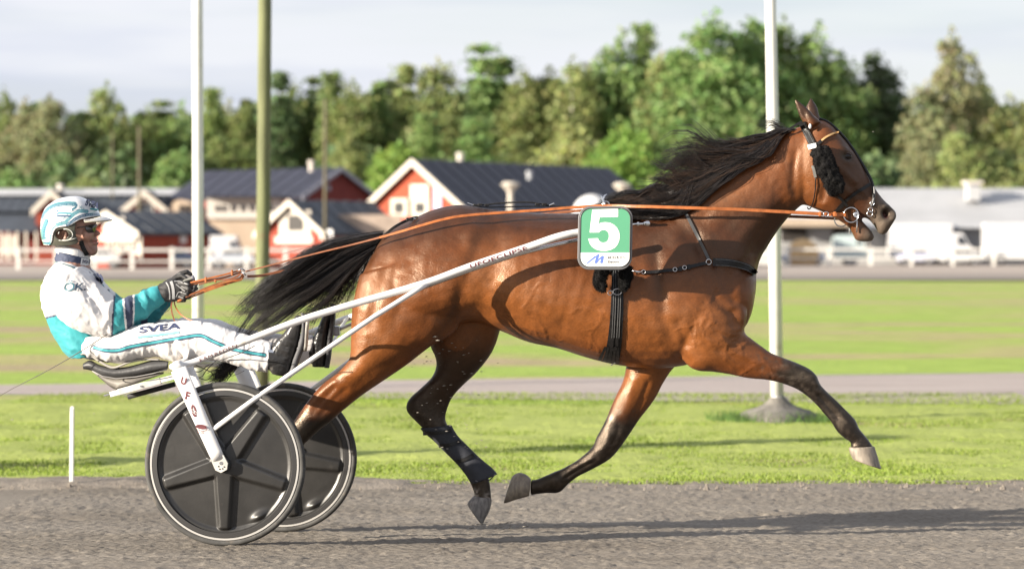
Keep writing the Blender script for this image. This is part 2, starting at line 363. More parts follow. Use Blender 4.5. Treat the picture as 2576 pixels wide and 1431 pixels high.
# clods and pebbles on the verge
r = np.random.default_rng(5); mb = MB()
for i in range(230):
    x = r.uniform(-3.4, 3.6); y = TE + r.uniform(-.25, .35); s_ = r.uniform(.003, .008) * (2.4 if r.random() < .06 else 1)
    z = GZ + .015; pts = [(x + s_ * math.cos(a) * 1.3, y + s_ * math.sin(a), z - .01) for a in (0, 1.3, 2.6, 3.9, 5.1)]
    mb.add(pts + [(x + s_ * .2, y, z + s_ * .9), (x - s_ * .3, y + .2 * s_, z + s_ * .8)], [(0, 1, 5), (1, 2, 6, 5), (2, 3, 6), (3, 4, 6), (4, 0, 5, 6)])
tag(mb.build('gravel', verge_mat), 'loose grey pebbles and clods along the verge', 'gravel', kind='stuff')

# ---------------------------------------------------------------- poles
def pole(name, pts, rs, Y, mat, label, cat, group=None, extra=None, n=20, parent_base=True):
    b = P(*pts[-1], Y); root = empty(name, b)
    mb = MB().tube([P(x, y, Y) for x, y in pts], rs, n); mb.build('shaft', mat, root, smooth=True)
    if group: tag(root, group=group)
    return tag(root, label, cat)
wp = pole('flag_pole', [(494, -900), (497, 0), (498, 500), (499, 1035)], [.036, .045, .048, .052], 23.6, white_paint, 'white round pole behind the driver, left of the green wooden pole', 'pole', 'white flag poles on the infield')
MB().tube([P(499, 1035, 23.6) + Vector((0, 0, -.02)), P(499, 1035, 23.6) + Vector((0, 0, .04))], [.16, .1], 20).build('foot', M('concrete', (.13, .12, .105), .9, var=.2, scale=9, bump=.01, bscale=30), wp)
wp2 = pole('flag_pole', [(1925, -900), (1938.5, 0), (1947, 500), (1955, 1010)], [.038, .045, .05, .054], 22.6, white_paint, 'white round pole on a concrete foot behind the horse head', 'pole', 'white flag poles on the infield')
conc = bpy.data.materials['concrete']
b0 = P(1957, 1058, 22.6); mb = MB(); prof = [(.34, -.02), (.33, .045), (.25, .085), (.155, .115), (.10, .15), (.07, .185), (.05, .205)]
vs, fs = [], []
r = np.random.default_rng(2)
for k, (rr, zz) in enumerate(prof):
    for j in range(24):
        a = 2 * math.pi * j / 24; q = rr * (1 + (.06 * math.sin(3 * a + 1) + .04 * math.sin(7 * a)) * (1 if k < 4 else .2)); vs.append((b0.x + q * math.cos(a), b0.y + q * math.sin(a), b0.z + zz))
for k in range(6):
    for j in range(24): fs.append((k * 24 + j, k * 24 + (j + 1) % 24, (k + 1) * 24 + (j + 1) % 24, (k + 1) * 24 + j))
mb.add(vs, fs).build('foot', conc, wp2, smooth=True)
MB().tube([P(1957, 1010, 22.6), P(1957, 996, 22.6)], [.066, .06], 20).build('collar', M('galvanised', (.30, .30, .30), .5, .6), wp2)
greenwood = M('green_wood', (.125, .135, .062), .8, var=.2, scale=4, bump=.003, bscale=20, stretch=(6, 6, .5), dirt=((.16, .09, .05), 3.5, .60))
pole('utility_pole', [(668, -700), (666.5, 0), (663, 500), (660, 700), (658, 972)], [.063, .067, .069, .07, .074], 27.9, greenwood, 'greenish wooden pole standing to the right of the white pole', 'pole')
# short white marker post at the verge: shaft, chamfered cap
sp = empty('marker_post', P(180, 1213, TE + .12))
m_ = MB(); q0, q1 = P(180, 1222, TE + .12), P(181.5, 1030, TE + .12)
m_.tube([q0, q1], [.0175, .0168], 4, up=(1, 1, 0)); m_.build('shaft', white_paint, sp, bevel=.003)
MB().tube([q1 + Vector((0, 0, .001)), q1 + Vector((0, 0, .012)), q1 + Vector((0, 0, .02))], [.0165, .0155, .008], 4, up=(1, 1, 0)).build('cap', white_paint, sp)
tag(sp, 'short white marker post at the track edge, left of the wheels', 'post')
# weeds round the concrete foot
r = np.random.default_rng(8); mb = MB()
for i in range(900):
    a = r.uniform(0, 2 * math.pi); d = r.uniform(.26, .48); x = b0.x + d * math.cos(a) * 1.25; y = b0.y - abs(d * math.sin(a)) * .8 + r.uniform(-.05, .12); hh = r.uniform(.03, .11); l = r.normal(0, .4, 2) * hh
    mb.add([(x - .004, y, GZ), (x + .004, y, GZ), (x + l[0], y + l[1], GZ + hh)], [(0, 1, 2)])
tag(mb.build('weeds', M('weed', (.075, .14, .03), .6, var=.4, scale=9), recalc=False), 'taller weeds growing round the concrete pole foot', 'weeds', kind='stuff')
# thin far poles before the wood
for px, y0, y1, Y, r_, lab in ((350, 318, 660, 215, .13, 'thin weathered pole rising above the long low stable roof'),
                         (818, 250, 650, 172, .11, 'thin grey wooden pole in front of the dark gabled roof'),
                         (283, 330, 660, 240, .08, 'faint slender pole against the dark trees at the left')):
    o = MB().tube([P(px, y0, Y), P(px, y1 + 40, Y)], [r_ * .8, r_], 8).build('utility_pole', M('old_wood', (.12, .105, .065), .9), smooth=True); tag(o, lab, 'pole', 'thin old poles by the stables')
# ---------------------------------------------------------------- buildings
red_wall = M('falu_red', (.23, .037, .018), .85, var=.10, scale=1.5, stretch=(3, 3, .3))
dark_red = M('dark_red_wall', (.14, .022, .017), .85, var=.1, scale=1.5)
trim_w = M('trim_white', (.50, .455, .39), .7)
navy_roof = M('navy_roof', (.020, .022, .037), .55, var=.15, scale=.8, stretch=(.3, 3, 3))
slate_roof = M('slate_roof', (.043, .051, .064), .6, var=.12, scale=.8)
pale_roof = M('pale_metal_roof', (.40, .405, .415), .65, var=.06, scale=.3)
pane_m = M('window_glass', (.014, .015, .017), .5, spec=.2)
beige_m = M('beige_render', (.40, .315, .235), .85, var=.06, scale=.5)
board_w = M('white_board', (.54, .50, .45), .7)
dark_open = M('dark_interior', (.03, .025, .022), .9)
white_body = M('white_vehicle_paint', (.56, .56, .56), .4, coat=.3)

class House:
    """gable end at Y, facing yaw degrees off the camera; ridge runs back from it"""
    def __init__(s, name, label, apex, eave_py, Y, W, Lh, yaw, wall, roof, trim=trim_w, over=.45, thick=.28, board=.30, cat='building', wallh=None, roof_boards=True):
        s.a = R(yaw); s.U = Vector((math.cos(s.a), -math.sin(s.a), 0)); s.V = Vector((math.sin(s.a), math.cos(s.a), 0)); s.N = -s.V
        top = P(apex[0], apex[1], Y); s.O = Vector((top.x, Y, GZ)); zr = top.z - GZ; ze = P(0, eave_py, Y).z - GZ; s.ze, s.zr = ze, zr
        s.root = empty(name, s.O); tag(s.root, label, cat); s.W, s.L = W, Lh
        g = lambda u, v, z: s.O + s.U * u + s.V * v + Vector((0, 0, z)); s.g = g
        h = W / 2; wi = h - .35; sl = (zr - ze) / h; zw = zr - sl * wi - thick * .6
        mb = MB(); vs = [g(-wi, 0, 0), g(wi, 0, 0), g(wi, 0, zw), g(0, 0, zr - thick * .8), g(-wi, 0, zw)]; vs += [v + s.V * Lh for v in vs]
        mb.add(vs, [(0, 1, 2, 3, 4), (9, 8, 7, 6, 5), (1, 6, 7, 2), (0, 4, 9, 5), (2, 7, 8, 3), (4, 3, 8, 9), (0, 5, 6, 1)]).build('wall', wall, s.root)
        s.roof = None
        for sg in (-1, 1):
            nrm = (s.U * sg * sl + Vector((0, 0, 1))).normalized(); a0, a1 = g(0, -over, zr), g(sg * h, -over, ze); b0_, b1 = g(0, Lh + over, zr), g(sg * h, Lh + over, ze)
            mb = MB(); t = nrm * thick; vs = [a0, a1, b1, b0_, a0 - t, a1 - t, b1 - t, b0_ - t]
            mb.add(vs, [(0, 1, 2, 3), (7, 6, 5, 4), (0, 4, 5, 1), (1, 5, 6, 2), (2, 6, 7, 3), (3, 7, 4, 0)])
            nr = max(6, int(Lh / 1.6))          # standing seams
            for k in range(1, nr):
                c = a0.lerp(b0_, k / nr); d = a1.lerp(b1, k / nr); e = s.V * .03; f = nrm * .05
                mb.add([c - e + f, c + e + f, d + e + f, d - e + f, c - e, c + e, d + e, d - e], [(0, 1, 2, 3), (0, 4, 5, 1), (2, 6, 7, 3), (0, 3, 7, 4), (1, 5, 6, 2)])
            o = mb.build('roof', roof, s.root); s.roof = s.roof or o
            if roof_boards:
                mb = MB(); w_ = s.N * .07; d = Vector((0, 0, -board * 1.25)); e0, e1 = a0 + w_ * .2 + Vector((0, 0, .03)), a1 + w_ * .2 + Vector((0, 0, .03))
                vs = [e0, e1, e1 + d, e0 + d]; vs += [v + w_ for v in vs]
                mb.add(vs, [(0, 1, 2, 3), (7, 6, 5, 4), (0, 4, 5, 1), (1, 5, 6, 2), (2, 6, 7, 3), (3, 7, 4, 0)]).build('barge_board', trim, s.root)
    def on(s, px, py, lift=.0, side=0):
        """pixel -> point on the gable plane (side=0) or the long wall facing right (side=1)"""
        n, o = (s.N, s.O) if side == 0 else (s.U, s.O + s.U * (s.W / 2 - .35))
        d = P(px, py, 10) - CAM; t = (o - CAM).dot(n) / d.dot(n); return CAM + d * t + n * lift
    def panel(s, name, x0, y0, x1, y1, mat, lift=.06, side=0, parent=None):
        a, c = s.on(x0, y0, 0, side), s.on(x1, y1, 0, side); b, d = s.on(x1, y0, 0, side), s.on(x0, y1, 0, side); n = s.N if side == 0 else s.U
        b.z = a.z; d.z = c.z
        vs = [a, b, c, d] + [v + n * lift for v in (a, b, c, d)]
        return MB().add(vs, [(0, 1, 2, 3), (7, 6, 5, 4), (0, 4, 5, 1), (1, 5, 6, 2), (2, 6, 7, 3), (3, 7, 4, 0)]).build(name, mat, parent or s.root)
    def window(s, x0, y0, x1, y1, fr=5, side=0, panes=1):
        w_ = s.panel('window', x0, y0, x1, y1, trim_w, .07, side)
        for k in range(panes):
            a = x0 + (x1 - x0) * k / panes; b = x0 + (x1 - x0) * (k + 1) / panes
            s.panel('pane', a + fr, y0 + fr, b - fr, y1 - fr, pane_m, .085, side, parent=w_)
        return w_
def chimney(par, px, py0, py1, Y, r_, mat=None, name='chimney'):
    mb = MB().tube([P(px, py1, Y), P(px, py0 + 4, Y)], [r_ * .7, r_ * .7], 12); mb.tube([P(px, py0 + 5, Y), P(px, py0 - 1, Y)], [r_, r_ * .8], 12)
    return mb.build(name, mat or board_w, par, smooth=False)

# big orange-red gabled barn
e = House('barn', 'big red gabled barn with white barge boards and long navy roof', (1046, 400), 562, 200, 12.2, 26, 34, M('bright_red_wall', (.31, .054, .022), .85, var=.08, scale=2, stretch=(3, 3, .3)), navy_roof, thick=.3, board=.42)
e.panel('white_sign', 1034, 465, 1079, 502, board_w, .1)
e.panel('banner', 1092, 470, 1112, 530, M('lilac_banner', (.38, .38, .52), .7), .1)
e.window(984, 500, 1026, 545, 9); e.window(1036, 500, 1080, 545, 10)
chimney(e.root, 1158, 386, 412, 205, .34); chimney(e.root, 1332, 432, 452, 206, .28, M('grey_vent', (.35, .36, .38), .6))
# dark navy roofed barn, gable in shade
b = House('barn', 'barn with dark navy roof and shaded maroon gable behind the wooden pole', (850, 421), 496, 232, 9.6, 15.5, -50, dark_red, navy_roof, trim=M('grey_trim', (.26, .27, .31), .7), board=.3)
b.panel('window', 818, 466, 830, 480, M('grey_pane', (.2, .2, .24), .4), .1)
chimney(b.root, 783, 405, 432, 231, .3)
# small red gabled house between
d = House('house', 'small red gabled house with one dark window in a white frame', (737, 503), 588, 190, 6.2, 9, 33, red_wall, slate_roof, board=.34, thick=.25)
ww = d.window(704, 530, 782, 598, 0); bpy.data.objects.remove(ww.children[0]); d.panel('pane', 726, 541, 766, 581, M('dull_pane', (.030, .027, .026), .5, spec=.2), .09, parent=ww)
d.panel('white_sill', 695, 596, 789, 612, board_w, .16); d.panel('sign', 808, 578, 838, 602, white_body, .12)
# white fronted gable at the left
f = House('stable_house', 'red house with white board gable front behind the driver', (278, 530), 585, 196, 6.4, 8, 36, red_wall, slate_roof, board=.38, thick=.25)
f.panel('gable_board', 262, 546, 314, 588, board_w, .08)
f.panel('canopy', 262, 590, 350, 606, board_w, .5)
for x0 in (268, 298, 328): f.window(x0, 608, x0 + 24, 640, 6)
f.panel('door_post', 352, 588, 358, 660, trim_w, .1)
f.panel('window', 452, 590, 467, 612, M('blind', (.5, .47, .45), .7), .1, side=1)
# long low stable with two dormer gables
st = empty('long_stable', (P(240, 0, 238).x, 238, GZ)); tag(st, 'long low stable with blue grey roof and two small red dormer gables', 'building')
xL, xR = P(-120, 0, 238).x, P(505, 0, 238).x
z_r, z_e = P(0, 475, 242).z, P(0, 532, 236).z
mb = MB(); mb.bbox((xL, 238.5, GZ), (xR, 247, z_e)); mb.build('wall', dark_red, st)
mb = MB(); mb.add([(xL, 237, z_e), (xR, 237, z_e), (xR, 241.5, z_r - .35), (xL, 241.5, z_r - .35), (xR, 248, z_e), (xL, 248, z_e)], [(0, 1, 2, 3), (3, 2, 4, 5), (0, 3, 5), (1, 4, 2), (0, 5, 4, 1)])
for k in range(1, 26):
    x = xL + (xR - xL) * k / 26; mb.add([(x - .04, 236.98, z_e + .05), (x + .04, 236.98, z_e + .05), (x + .04, 241.5, z_r - .3), (x - .04, 241.5, z_r - .3)], [(0, 1, 2, 3)])
mb.build('roof', slate_roof, st, recalc=False)
mb = MB(); mb.add([(xL, 240.2, z_r - .62), (xR, 240.2, z_r - .55), (xR, 242.3, z_r + .05), (xL, 242.3, z_r - .02)], [(0, 1, 2, 3)]); mb.build('ridge_light', pale_roof, st)
for px in (152, 478): chimney(st, px, 464, 480, 241, .35)
for ax, ex0 in ((131, 80), (364, 304)):
    g = House('dormer', 'small red dormer', (ax, 478), 528, 234, 2 * (ax - ex0) * 234 / F, 5, 0, red_wall, slate_roof, board=.5, thick=.2)
    if ax > 200: g.panel('white_lintel', 344, 506, 388, 540, board_w, .12); g.panel('window', 350, 514, 382, 538, slate_roof, .16)
    ch = list(g.root.children)      # the dormer is part of the stable
    for c in ch:
        kids = list(c.children); c.parent = st; c.matrix_parent_inverse = Matrix.Translation(-WORLD_OF(st)); c.location = c.location
        c.name = {'wall': 'dormer_wall', 'roof': 'dormer_roof', 'barge_board': 'dormer_board'}.get(c.name.split('.')[0], c.name)
    bpy.data.objects.remove(g.root)
MB().add([(P(-120, 0, 232).x, 232, P(0, 583, 232).z), (P(97, 0, 232).x, 232, P(0, 583, 232).z), (P(97, 0, 238).x, 238, P(0, 532, 238).z), (P(-120, 0, 238).x, 238, P(0, 532, 238).z)], [(0, 1, 2, 3)]).build('porch_roof', slate_roof, st)
for px in (2, 22, 44, 66, 92):
    MB().tube([P(px, 583, 232), P(px, 655, 232)], .12, 6).build('porch_post', trim_w, st)
for x0, x1 in ((4, 20), (26, 42)):
    a, c = P(x0, 592, 238.3), P(x1, 645, 238.3); MB().bbox((a.x, 238.2, a.z), (c.x, 238.45, c.z)).build('stable_door', board_w, st)
# white pavilion with a row of small windows
pv = empty('pavilion', P(605, 660, 214)); tag(pv, 'white pavilion with small square windows above a beige lower wall', 'building')
a, c = P(520, 497, 212), P(694, 550, 212); MB().bbox((a.x, 212, c.z), (c.x, 220, a.z)).build('upper_wall', board_w, pv)
c2 = P(694, 572, 212); MB().bbox((a.x + .2, 212.3, GZ), (c.x - .1, 219, c.z)).build('lower_wall', beige_m, pv)
for px in (545, 562, 585, 609, 632, 656, 680):
    a, c = P(px - 4, 517, 211.9), P(px + 4, 531, 211.9); MB().bbox((a.x, 211.9, c.z), (c.x, 212.1, a.z)).build('window', pane_m, pv)
a, c = P(512, 491, 211), P(702, 497, 211); MB().bbox((a.x, 211, c.z), (c.x, 221, a.z)).build('roof', navy_roof, pv)
gh = empty('gatehouse', P(452, 660, 216)); tag(gh, 'small beige gatehouse with arched top left of the white pole', 'building')
mb = MB(); pts = [P(425, 600, 216), P(483, 600, 216), P(483, 512, 216), P(470, 505, 216), P(452, 502, 216), P(436, 508, 216), P(425, 525, 216)]
mb.prism([(p.x, p.z) for p in pts], 216, 221); mb.build('wall', beige_m, gh)
for px in (455, 473):
    a, c = P(px - 4, 515, 215.8), P(px + 5, 534, 215.8); MB().bbox((a.x, 215.85, c.z), (c.x, 216.1, a.z)).build('window', pane_m, gh)
# low beige wall at the barn's left foot
a, c = P(848, 540, 192), P(1010, 670, 192); tag(MB().bbox((a.x, 192, GZ), (c.x, 193, a.z)).build('low_wall', M('beige_brick', (.34, .27, .22), .9, var=.15, scale=1.2)), 'low beige wall at the foot of the big red barn', 'wall')
# right: long pale roofed hall
hl = empty('long_hall', (P(2250, 0, 236).x, 236, GZ)); tag(hl, 'long hall with pale grey metal roof at the right', 'building')
xL, xR = P(1935, 0, 236).x, P(2800, 0, 236).x; z_r, z_e = P(0, 474, 246).z, P(0, 574, 236).z
mb = MB(); mb.add([(xL, 235, z_e), (xR, 235, z_e), (xR, 246, z_r), (xL + 6, 246, z_r), (xR, 257, z_e), (xL, 257, z_e)], [(0, 1, 2, 3), (3, 2, 4, 5), (0, 3, 5), (1, 4, 2), (0, 5, 4, 1)])
for k in range(1, 40):
    x = xL + 6 + (xR - xL - 6) * k / 40; mb.add([(x - .05, 234.98, z_e + .06), (x + .05, 234.98, z_e + .06), (x + .05, 246, z_r + .06), (x - .05, 246, z_r + .06)], [(0, 1, 2, 3)])
mb.build('roof', pale_roof, hl, recalc=False)
MB().bbox((xL + .5, 236, GZ), (xR, 256, z_e - .02)).build('wall', M('grey_panel', (.30, .30, .30), .8), hl)
a, c = P(1950, 550, 234.6), P(2140, 570, 234.6); MB().bbox((a.x, 233, c.z), (c.x, 236, a.z)).build('fascia', beige_m, hl)
for x0, x1, mm in ((1966, 2030, dark_open), (2046, 2090, M('grey_door', (.28, .28, .29), .7)), (2096, 2132, dark_open)):
    a, c = P(x0, 574, 235.8), P(x1, 606, 235.8); MB().bbox((a.x, 235.85, c.z), (c.x, 236.05, a.z)).build('opening', mm, hl)
a, c = P(2436, 460, 241), P(2466, 505, 241); MB().bbox((a.x, 241, c.z), (c.x, 243, a.z)).build('roof_vent', pale_roof, hl)
a, c = P(2430, 455, 240.9), P(2472, 463, 240.9); MB().bbox((a.x, 240.7, c.z), (c.x, 243.3, a.z)).build('vent_cap', board_w, hl)
# lamps in front of the big barn, little dome tent
for px, y0, y1, Y, lab in ((1284, 458, 640, 176, 'white park lamp with wide hood in front of the navy roof'), (1565, 460, 640, 178, 'white park lamp by the right end of the navy roof')):
    t = empty('park_lamp', P(px, 655, Y)); tag(t, lab, 'lamp', 'park lamps in front of the navy roofed barn')
    MB().tube([P(px, 655, Y), P(px, y0 + 22, Y)], .17, 8).build('post', trim_w, t)
    MB().tube([P(px, y0 + 24, Y), P(px, y0 + 18, Y), P(px, y0 + 6, Y), P(px, y0, Y)], [.2, .3, .62, .4], 12).build('lamp_head', trim_w, t)
t = empty('dome_tent', P(1490, 655, 184)); tag(t, 'small white domed tent showing above the horse back', 'tent')
MB().sphere(P(1490, 540, 184), (1.35, 1.35, 1.35), 10).build('canopy', white_body, t, smooth=True)
MB().tube([P(1490, 540, 184), P(1490, 655, 184)], 1.3, 8).build('side_wall', white_body, t)

# ---------------------------------------------------------------- fences
fence_w = M('fence_white', (.66, .64, .60), .6)
def fence(label, pxs, Y0, Y1, top, low):
    root = empty('rail_fence', P(pxs[0], 0, Y0) * 1); root.location.z = GZ; tag(root, label, 'fence', 'white rail fences along the far track')
    pts = []
    for k, px in enumerate(pxs):
        Y = Y0 + (Y1 - Y0) * k / (len(pxs) - 1); p = P(px, 0, Y); p.z = GZ; pts.append(p)
        m = MB().box(p + Vector((0, 0, top / 2)), (.24, .18, top)); m.box(p + Vector((0, 0, top + .03)), (.3, .24, .06)); m.build('post', fence_w, root)
    for a, b_ in zip(pts, pts[1:]):
        for z, hh in ((top - .12, .16), (low, .11)):
            c = (a + b_) / 2 + Vector((0, -.12, z)); dv = b_ - a; mt = Matrix.Rotation(math.atan2(dv.y, dv.x), 3, 'Z')
            MB().box(c, (dv.length, .06, hh), M=mt).build('rail', fence_w, root)
fence('white two rail fence along the far track at the left', [-50, 46, 141, 237, 332, 432, 525, 620, 718, 815, 912, 1010], 183, 186, 1.42, .55)
fence('white two rail fence along the far track at the right', [1880, 1983, 2086, 2190, 2293, 2397, 2500, 2604], 222, 222, 1.45, .6)

# ---------------------------------------------------------------- vehicles
tyre_m = M('tyre_rubber', (.025, .025, .025), .8); glass_m = M('car_glass', (.03, .035, .045), .08); hub_m = M('wheel_silver', (.45, .45, .46), .35, .8)
def vehicle(kind, px0, px1, Y, col, label, cat):
    x0, x1 = P(px0, 0, Y).x, P(px1, 0, Y).x; Lc = x1 - x0; root = empty(kind, ((x0 + x1) / 2, Y, GZ + .03)); z0 = GZ + .03
    paint = M('vehicle_paint', col, .3, coat=.6)
    if kind == 'parked_car':
        h = 1.46; prof = [(0, .32), (0, .72), (.03, .86), (.2, .95), (.31, 1.36), (.42, h), (.66, h - .02), (.83, 1.02), (.97, .90), (1, .66), (1, .34)]; wr = .32; gl = [(.24, .98), (.33, 1.33), (.51, 1.38), (.51, .98)], [(.53, .98), (.53, 1.38), (.66, 1.36), (.79, 1.0)]; W_ = 1.75
    elif kind == 'parked_van':
        h = 2.3; prof = [(0, .35), (0, 2.2), (.02, h), (.74, h), (.8, 2.15), (.9, 1.3), (.99, 1.1), (1, .4)]; wr = .35; gl = [(.76, 1.25), (.76, 1.9), (.8, 1.95), (.87, 1.3)], [(.60, 1.3), (.60, 1.9), (.73, 1.9), (.73, 1.3)]; W_ = 1.95
    elif kind == 'box_truck':
        h = 3.5; prof = [(0, .6), (0, h), (.74, h), (.74, 2.7), (.86, 2.7), (.95, 1.6), (1, 1.4), (1, .5)]; wr = .45; gl = [(.80, 1.7), (.80, 2.4), (.86, 2.4), (.92, 1.7)],; W_ = 2.3
    else:
        h = 2.5; prof = [(.04, .45), (0, .9), (0, 2.3), (.1, h), (.8, h), (.92, 1.9), (1, .9), (.96, .45)]; wr = .3; gl = [(.66, 1.7), (.66, 2.1), (.8, 2.1), (.84, 1.7)],; W_ = 1.9
    MB().prism([(x0 + Lc * a, z0 + b_) for a, b_ in prof], Y, Y + W_).build('body', paint, root, bevel=.06)
    for g in gl: MB().prism([(x0 + Lc * a, z0 + b_) for a, b_ in g], Y - .015, Y + .05).build('window', glass_m, root)
    for a in ((.17, .82) if kind != 'horse_trailer' else (.42, .58)):
        for yy in (Y - .03, Y + W_ - .2):
            w_ = MB().tube([(x0 + Lc * a, yy, z0 + wr), (x0 + Lc * a, yy + .22, z0 + wr)], wr, 18).build('wheel', tyre_m, root)
            MB().tube([(x0 + Lc * a, yy - .012, z0 + wr), (x0 + Lc * a, yy + .02, z0 + wr)], wr * .6, 12).build('rim', hub_m, w_)
    tag(root, label, cat, 'vehicles parked behind the far fences'); return root
W1 = (.55, .55, .56)
vehicle('parked_van', 528, 612, 196, W1, 'white high roofed van parked between the two poles', 'van')
vehicle('parked_car', 205, 300, 193, W1, 'white car parked behind the fence below the white gable', 'car')
vehicle('parked_car', 398, 486, 197, (.16, .22, .34), 'blue grey car parked left of the white pole', 'car')
vehicle('parked_car', 532, 640, 189.5, (.40, .43, .48), 'pale silver car in front of the white van', 'car')
vehicle('horse_trailer', 742, 822, 192, (.52, .44, .47), 'pale pink white horse trailer behind the tail', 'trailer')
vehicle('parked_car', 1968, 2078, 229, (.35, .42, .60), 'light blue car behind the right fence beside the flag pole', 'car')
vehicle('horse_trailer', 2098, 2184, 230, (.42, .50, .50), 'pale mint horse trailer below the hall roof', 'trailer')
vehicle('parked_car', 2262, 2352, 229, (.50, .52, .66), 'lilac silver car between white trailer and long truck', 'car')
vehicle('box_truck', 2240, 2452, 233, W1, 'long white truck left of the white box truck', 'truck')
vehicle('box_truck', 2480, 2700, 228, W1, 'tall white box truck cut by the right frame edge', 'truck')
vehicle('parked_car', 2372, 2470, 226, (.52, .52, .52), 'white car in front of the long white truck', 'car')
vehicle('parked_car', 645, 735, 199, (.28, .30, .34), 'dark grey car behind the wooden pole', 'car')
# tan feed sack / hay heap by the hall
o = MB().sphere(P(2020, 640, 228), (1.35, .8, 1.3), 8).build('hay_bale', M('hay', (.60, .40, .20), .9, var=.2, scale=5, bump=.05, bscale=12), smooth=True); tag(o, 'rounded tan hay bale beside the hall opening', 'hay bale')
# person silhouettes near the stable doors are too small to tell apart and stay out

# ---------------------------------------------------------------- trees
leaf_mats = {}
def leafm(key, c, var=.35):
    m, t, b_ = node_mat('foliage_' + key); Lk = t.links.new; a = t.nodes.new('ShaderNodeAttribute'); a.attribute_name = 'Col'
    oi = t.nodes.new('ShaderNodeObjectInfo'); mm = t.nodes.new('ShaderNodeMix'); mm.data_type = 'RGBA'; mm.blend_type = 'MULTIPLY'; mm.inputs[0].default_value = 1
    hs = t.nodes.new('ShaderNodeHueSaturation'); mr = t.nodes.new('ShaderNodeMapRange'); mr.inputs['To Min'].default_value = .49; mr.inputs['To Max'].default_value = .52
    Lk(oi.outputs['Random'], mr.inputs['Value']); Lk(mr.outputs[0], hs.inputs['Hue']); Lk(a.outputs['Color'], mm.inputs[6]); mm.inputs[7].default_value = (*c, 1)
    Lk(mm.outputs[2], hs.inputs['Color']); Lk(hs.outputs[0], b_.inputs['Base Color']); b_.inputs['Roughness'].default_value = .6; b_.inputs['Specular IOR Level'].default_value = .25
    tr = t.nodes.new('ShaderNodeBsdfTranslucent'); ad = t.nodes.new('ShaderNodeMixShader'); ad.inputs[0].default_value = .38; Lk(hs.outputs[0], tr.inputs[0])
    Lk(b_.outputs[0], ad.inputs[1]); Lk(tr.outputs[0], ad.inputs[2]); Lk(ad.outputs[0], t.nodes['Material Output'].inputs[0])
    leaf_mats[key] = m
leafm('spruce', (.135, .185, .08)); leafm('pine', (.215, .25, .09)); leafm('birch', (.27, .31, .12)); leafm('broad', (.225, .305, .105)); leafm('light', (.32, .36, .14)); leafm('bright', (.23, .35, .08)); leafm('dark', (.10, .135, .06)); leafm('olive', (.26, .27, .14))
bark = M('bark', (.16, .11, .07), .9, var=.3, scale=3); birch_bark = M('birch_bark', (.55, .52, .46), .8, var=.3, scale=4)
def leaf_cloud(name, C, size, r, seed):
    n = len(C); g = np.random.default_rng(seed)
    u = g.standard_normal((n, 3)); u /= np.linalg.norm(u, axis=1)[:, None]; v = np.cross(u, g.standard_normal((n, 3))); v /= np.linalg.norm(v, axis=1)[:, None]
    s = size * g.uniform(.6, 1.4, (n, 1)); a, b_ = u * s, v * s * .7
    V = np.stack([C - a, C + b_, C + a, C - b_], 1).reshape(-1, 3); me = bpy.data.meshes.new(name)
    me.from_pydata(V.tolist(), [], (np.arange(n * 4).reshape(n, 4)).tolist()); c = g.uniform(.8, 1.2, (n, 1)) * np.array([[1, 1, 1]]) * (1 + g.normal(0, .08, (n, 3)))
    set_col(me, np.repeat(np.clip(c, .2, 2), 4, 0)); return me
def crown_spruce(seed, n=6000, wide=.19, open_=.0):
    g = np.random.default_rng(seed); pts = []
    nb = 120; z = g.uniform(.06, 1, nb) ** .9; ang = g.uniform(0, 2 * math.pi, nb); Lr = wide * (1 - z) ** .85 * g.uniform(.6, 1.2, nb) + .012
    for i in range(nb):
        k = n // nb; t = g.random(k) ** .6; rr = Lr[i] * t; w_ = .022 + .02 * (1 - t)
        pts.append(np.stack([rr * math.cos(ang[i]) + g.normal(0, 1, k) * w_, rr * math.sin(ang[i]) + g.normal(0, 1, k) * w_, z[i] - .22 * rr + g.normal(0, .008, k)], 1))
    return np.concatenate(pts)
def crown_broad(seed, n=6500, rx=.30, zc=.60, rz=.40, lumps=60, lump=.08):
    g = np.random.default_rng(seed); pts = []
    for i in range(lumps):
        d = g.standard_normal(3); d /= np.linalg.norm(d); q = g.uniform(.45, 1.0); c = np.array([d[0] * rx * q, d[1] * rx * q, zc + d[2] * rz * q * (1 if d[2] > 0 else .85)])
        c[:2] *= 1 - .45 * max(0, (c[2] - zc) / rz); s = lump * g.uniform(.6, 1.25); k = n // lumps; e_ = g.standard_normal((k, 3)); e_ /= np.linalg.norm(e_, axis=1)[:, None]
        pts.append(c + e_ * s * (g.random((k, 1)) ** .45) * np.array([1, 1, .8]))
    k = n // 2; d = g.standard_normal((k, 3)); d /= np.linalg.norm(d, axis=1)[:, None]; q = g.random((k, 1)) ** .4; e_ = d * q; ph = g.uniform(0, 6.28, 3)
    bump = 1 + .16 * np.sin(3 * np.arctan2(d[:, 1], d[:, 0]) + ph[0]) + .13 * np.sin(7 * d[:, 2] + ph[1]); tp = 1 - .62 * np.clip(e_[:, 2], 0, 1) ** 1.3
    pts.append(np.stack([e_[:, 0] * rx * bump * tp, e_[:, 1] * rx * bump * tp, zc + e_[:, 2] * rz * (1 + .05 * np.sin(9 * d[:, 0]))], 1))
    return np.concatenate(pts)
protos = {}
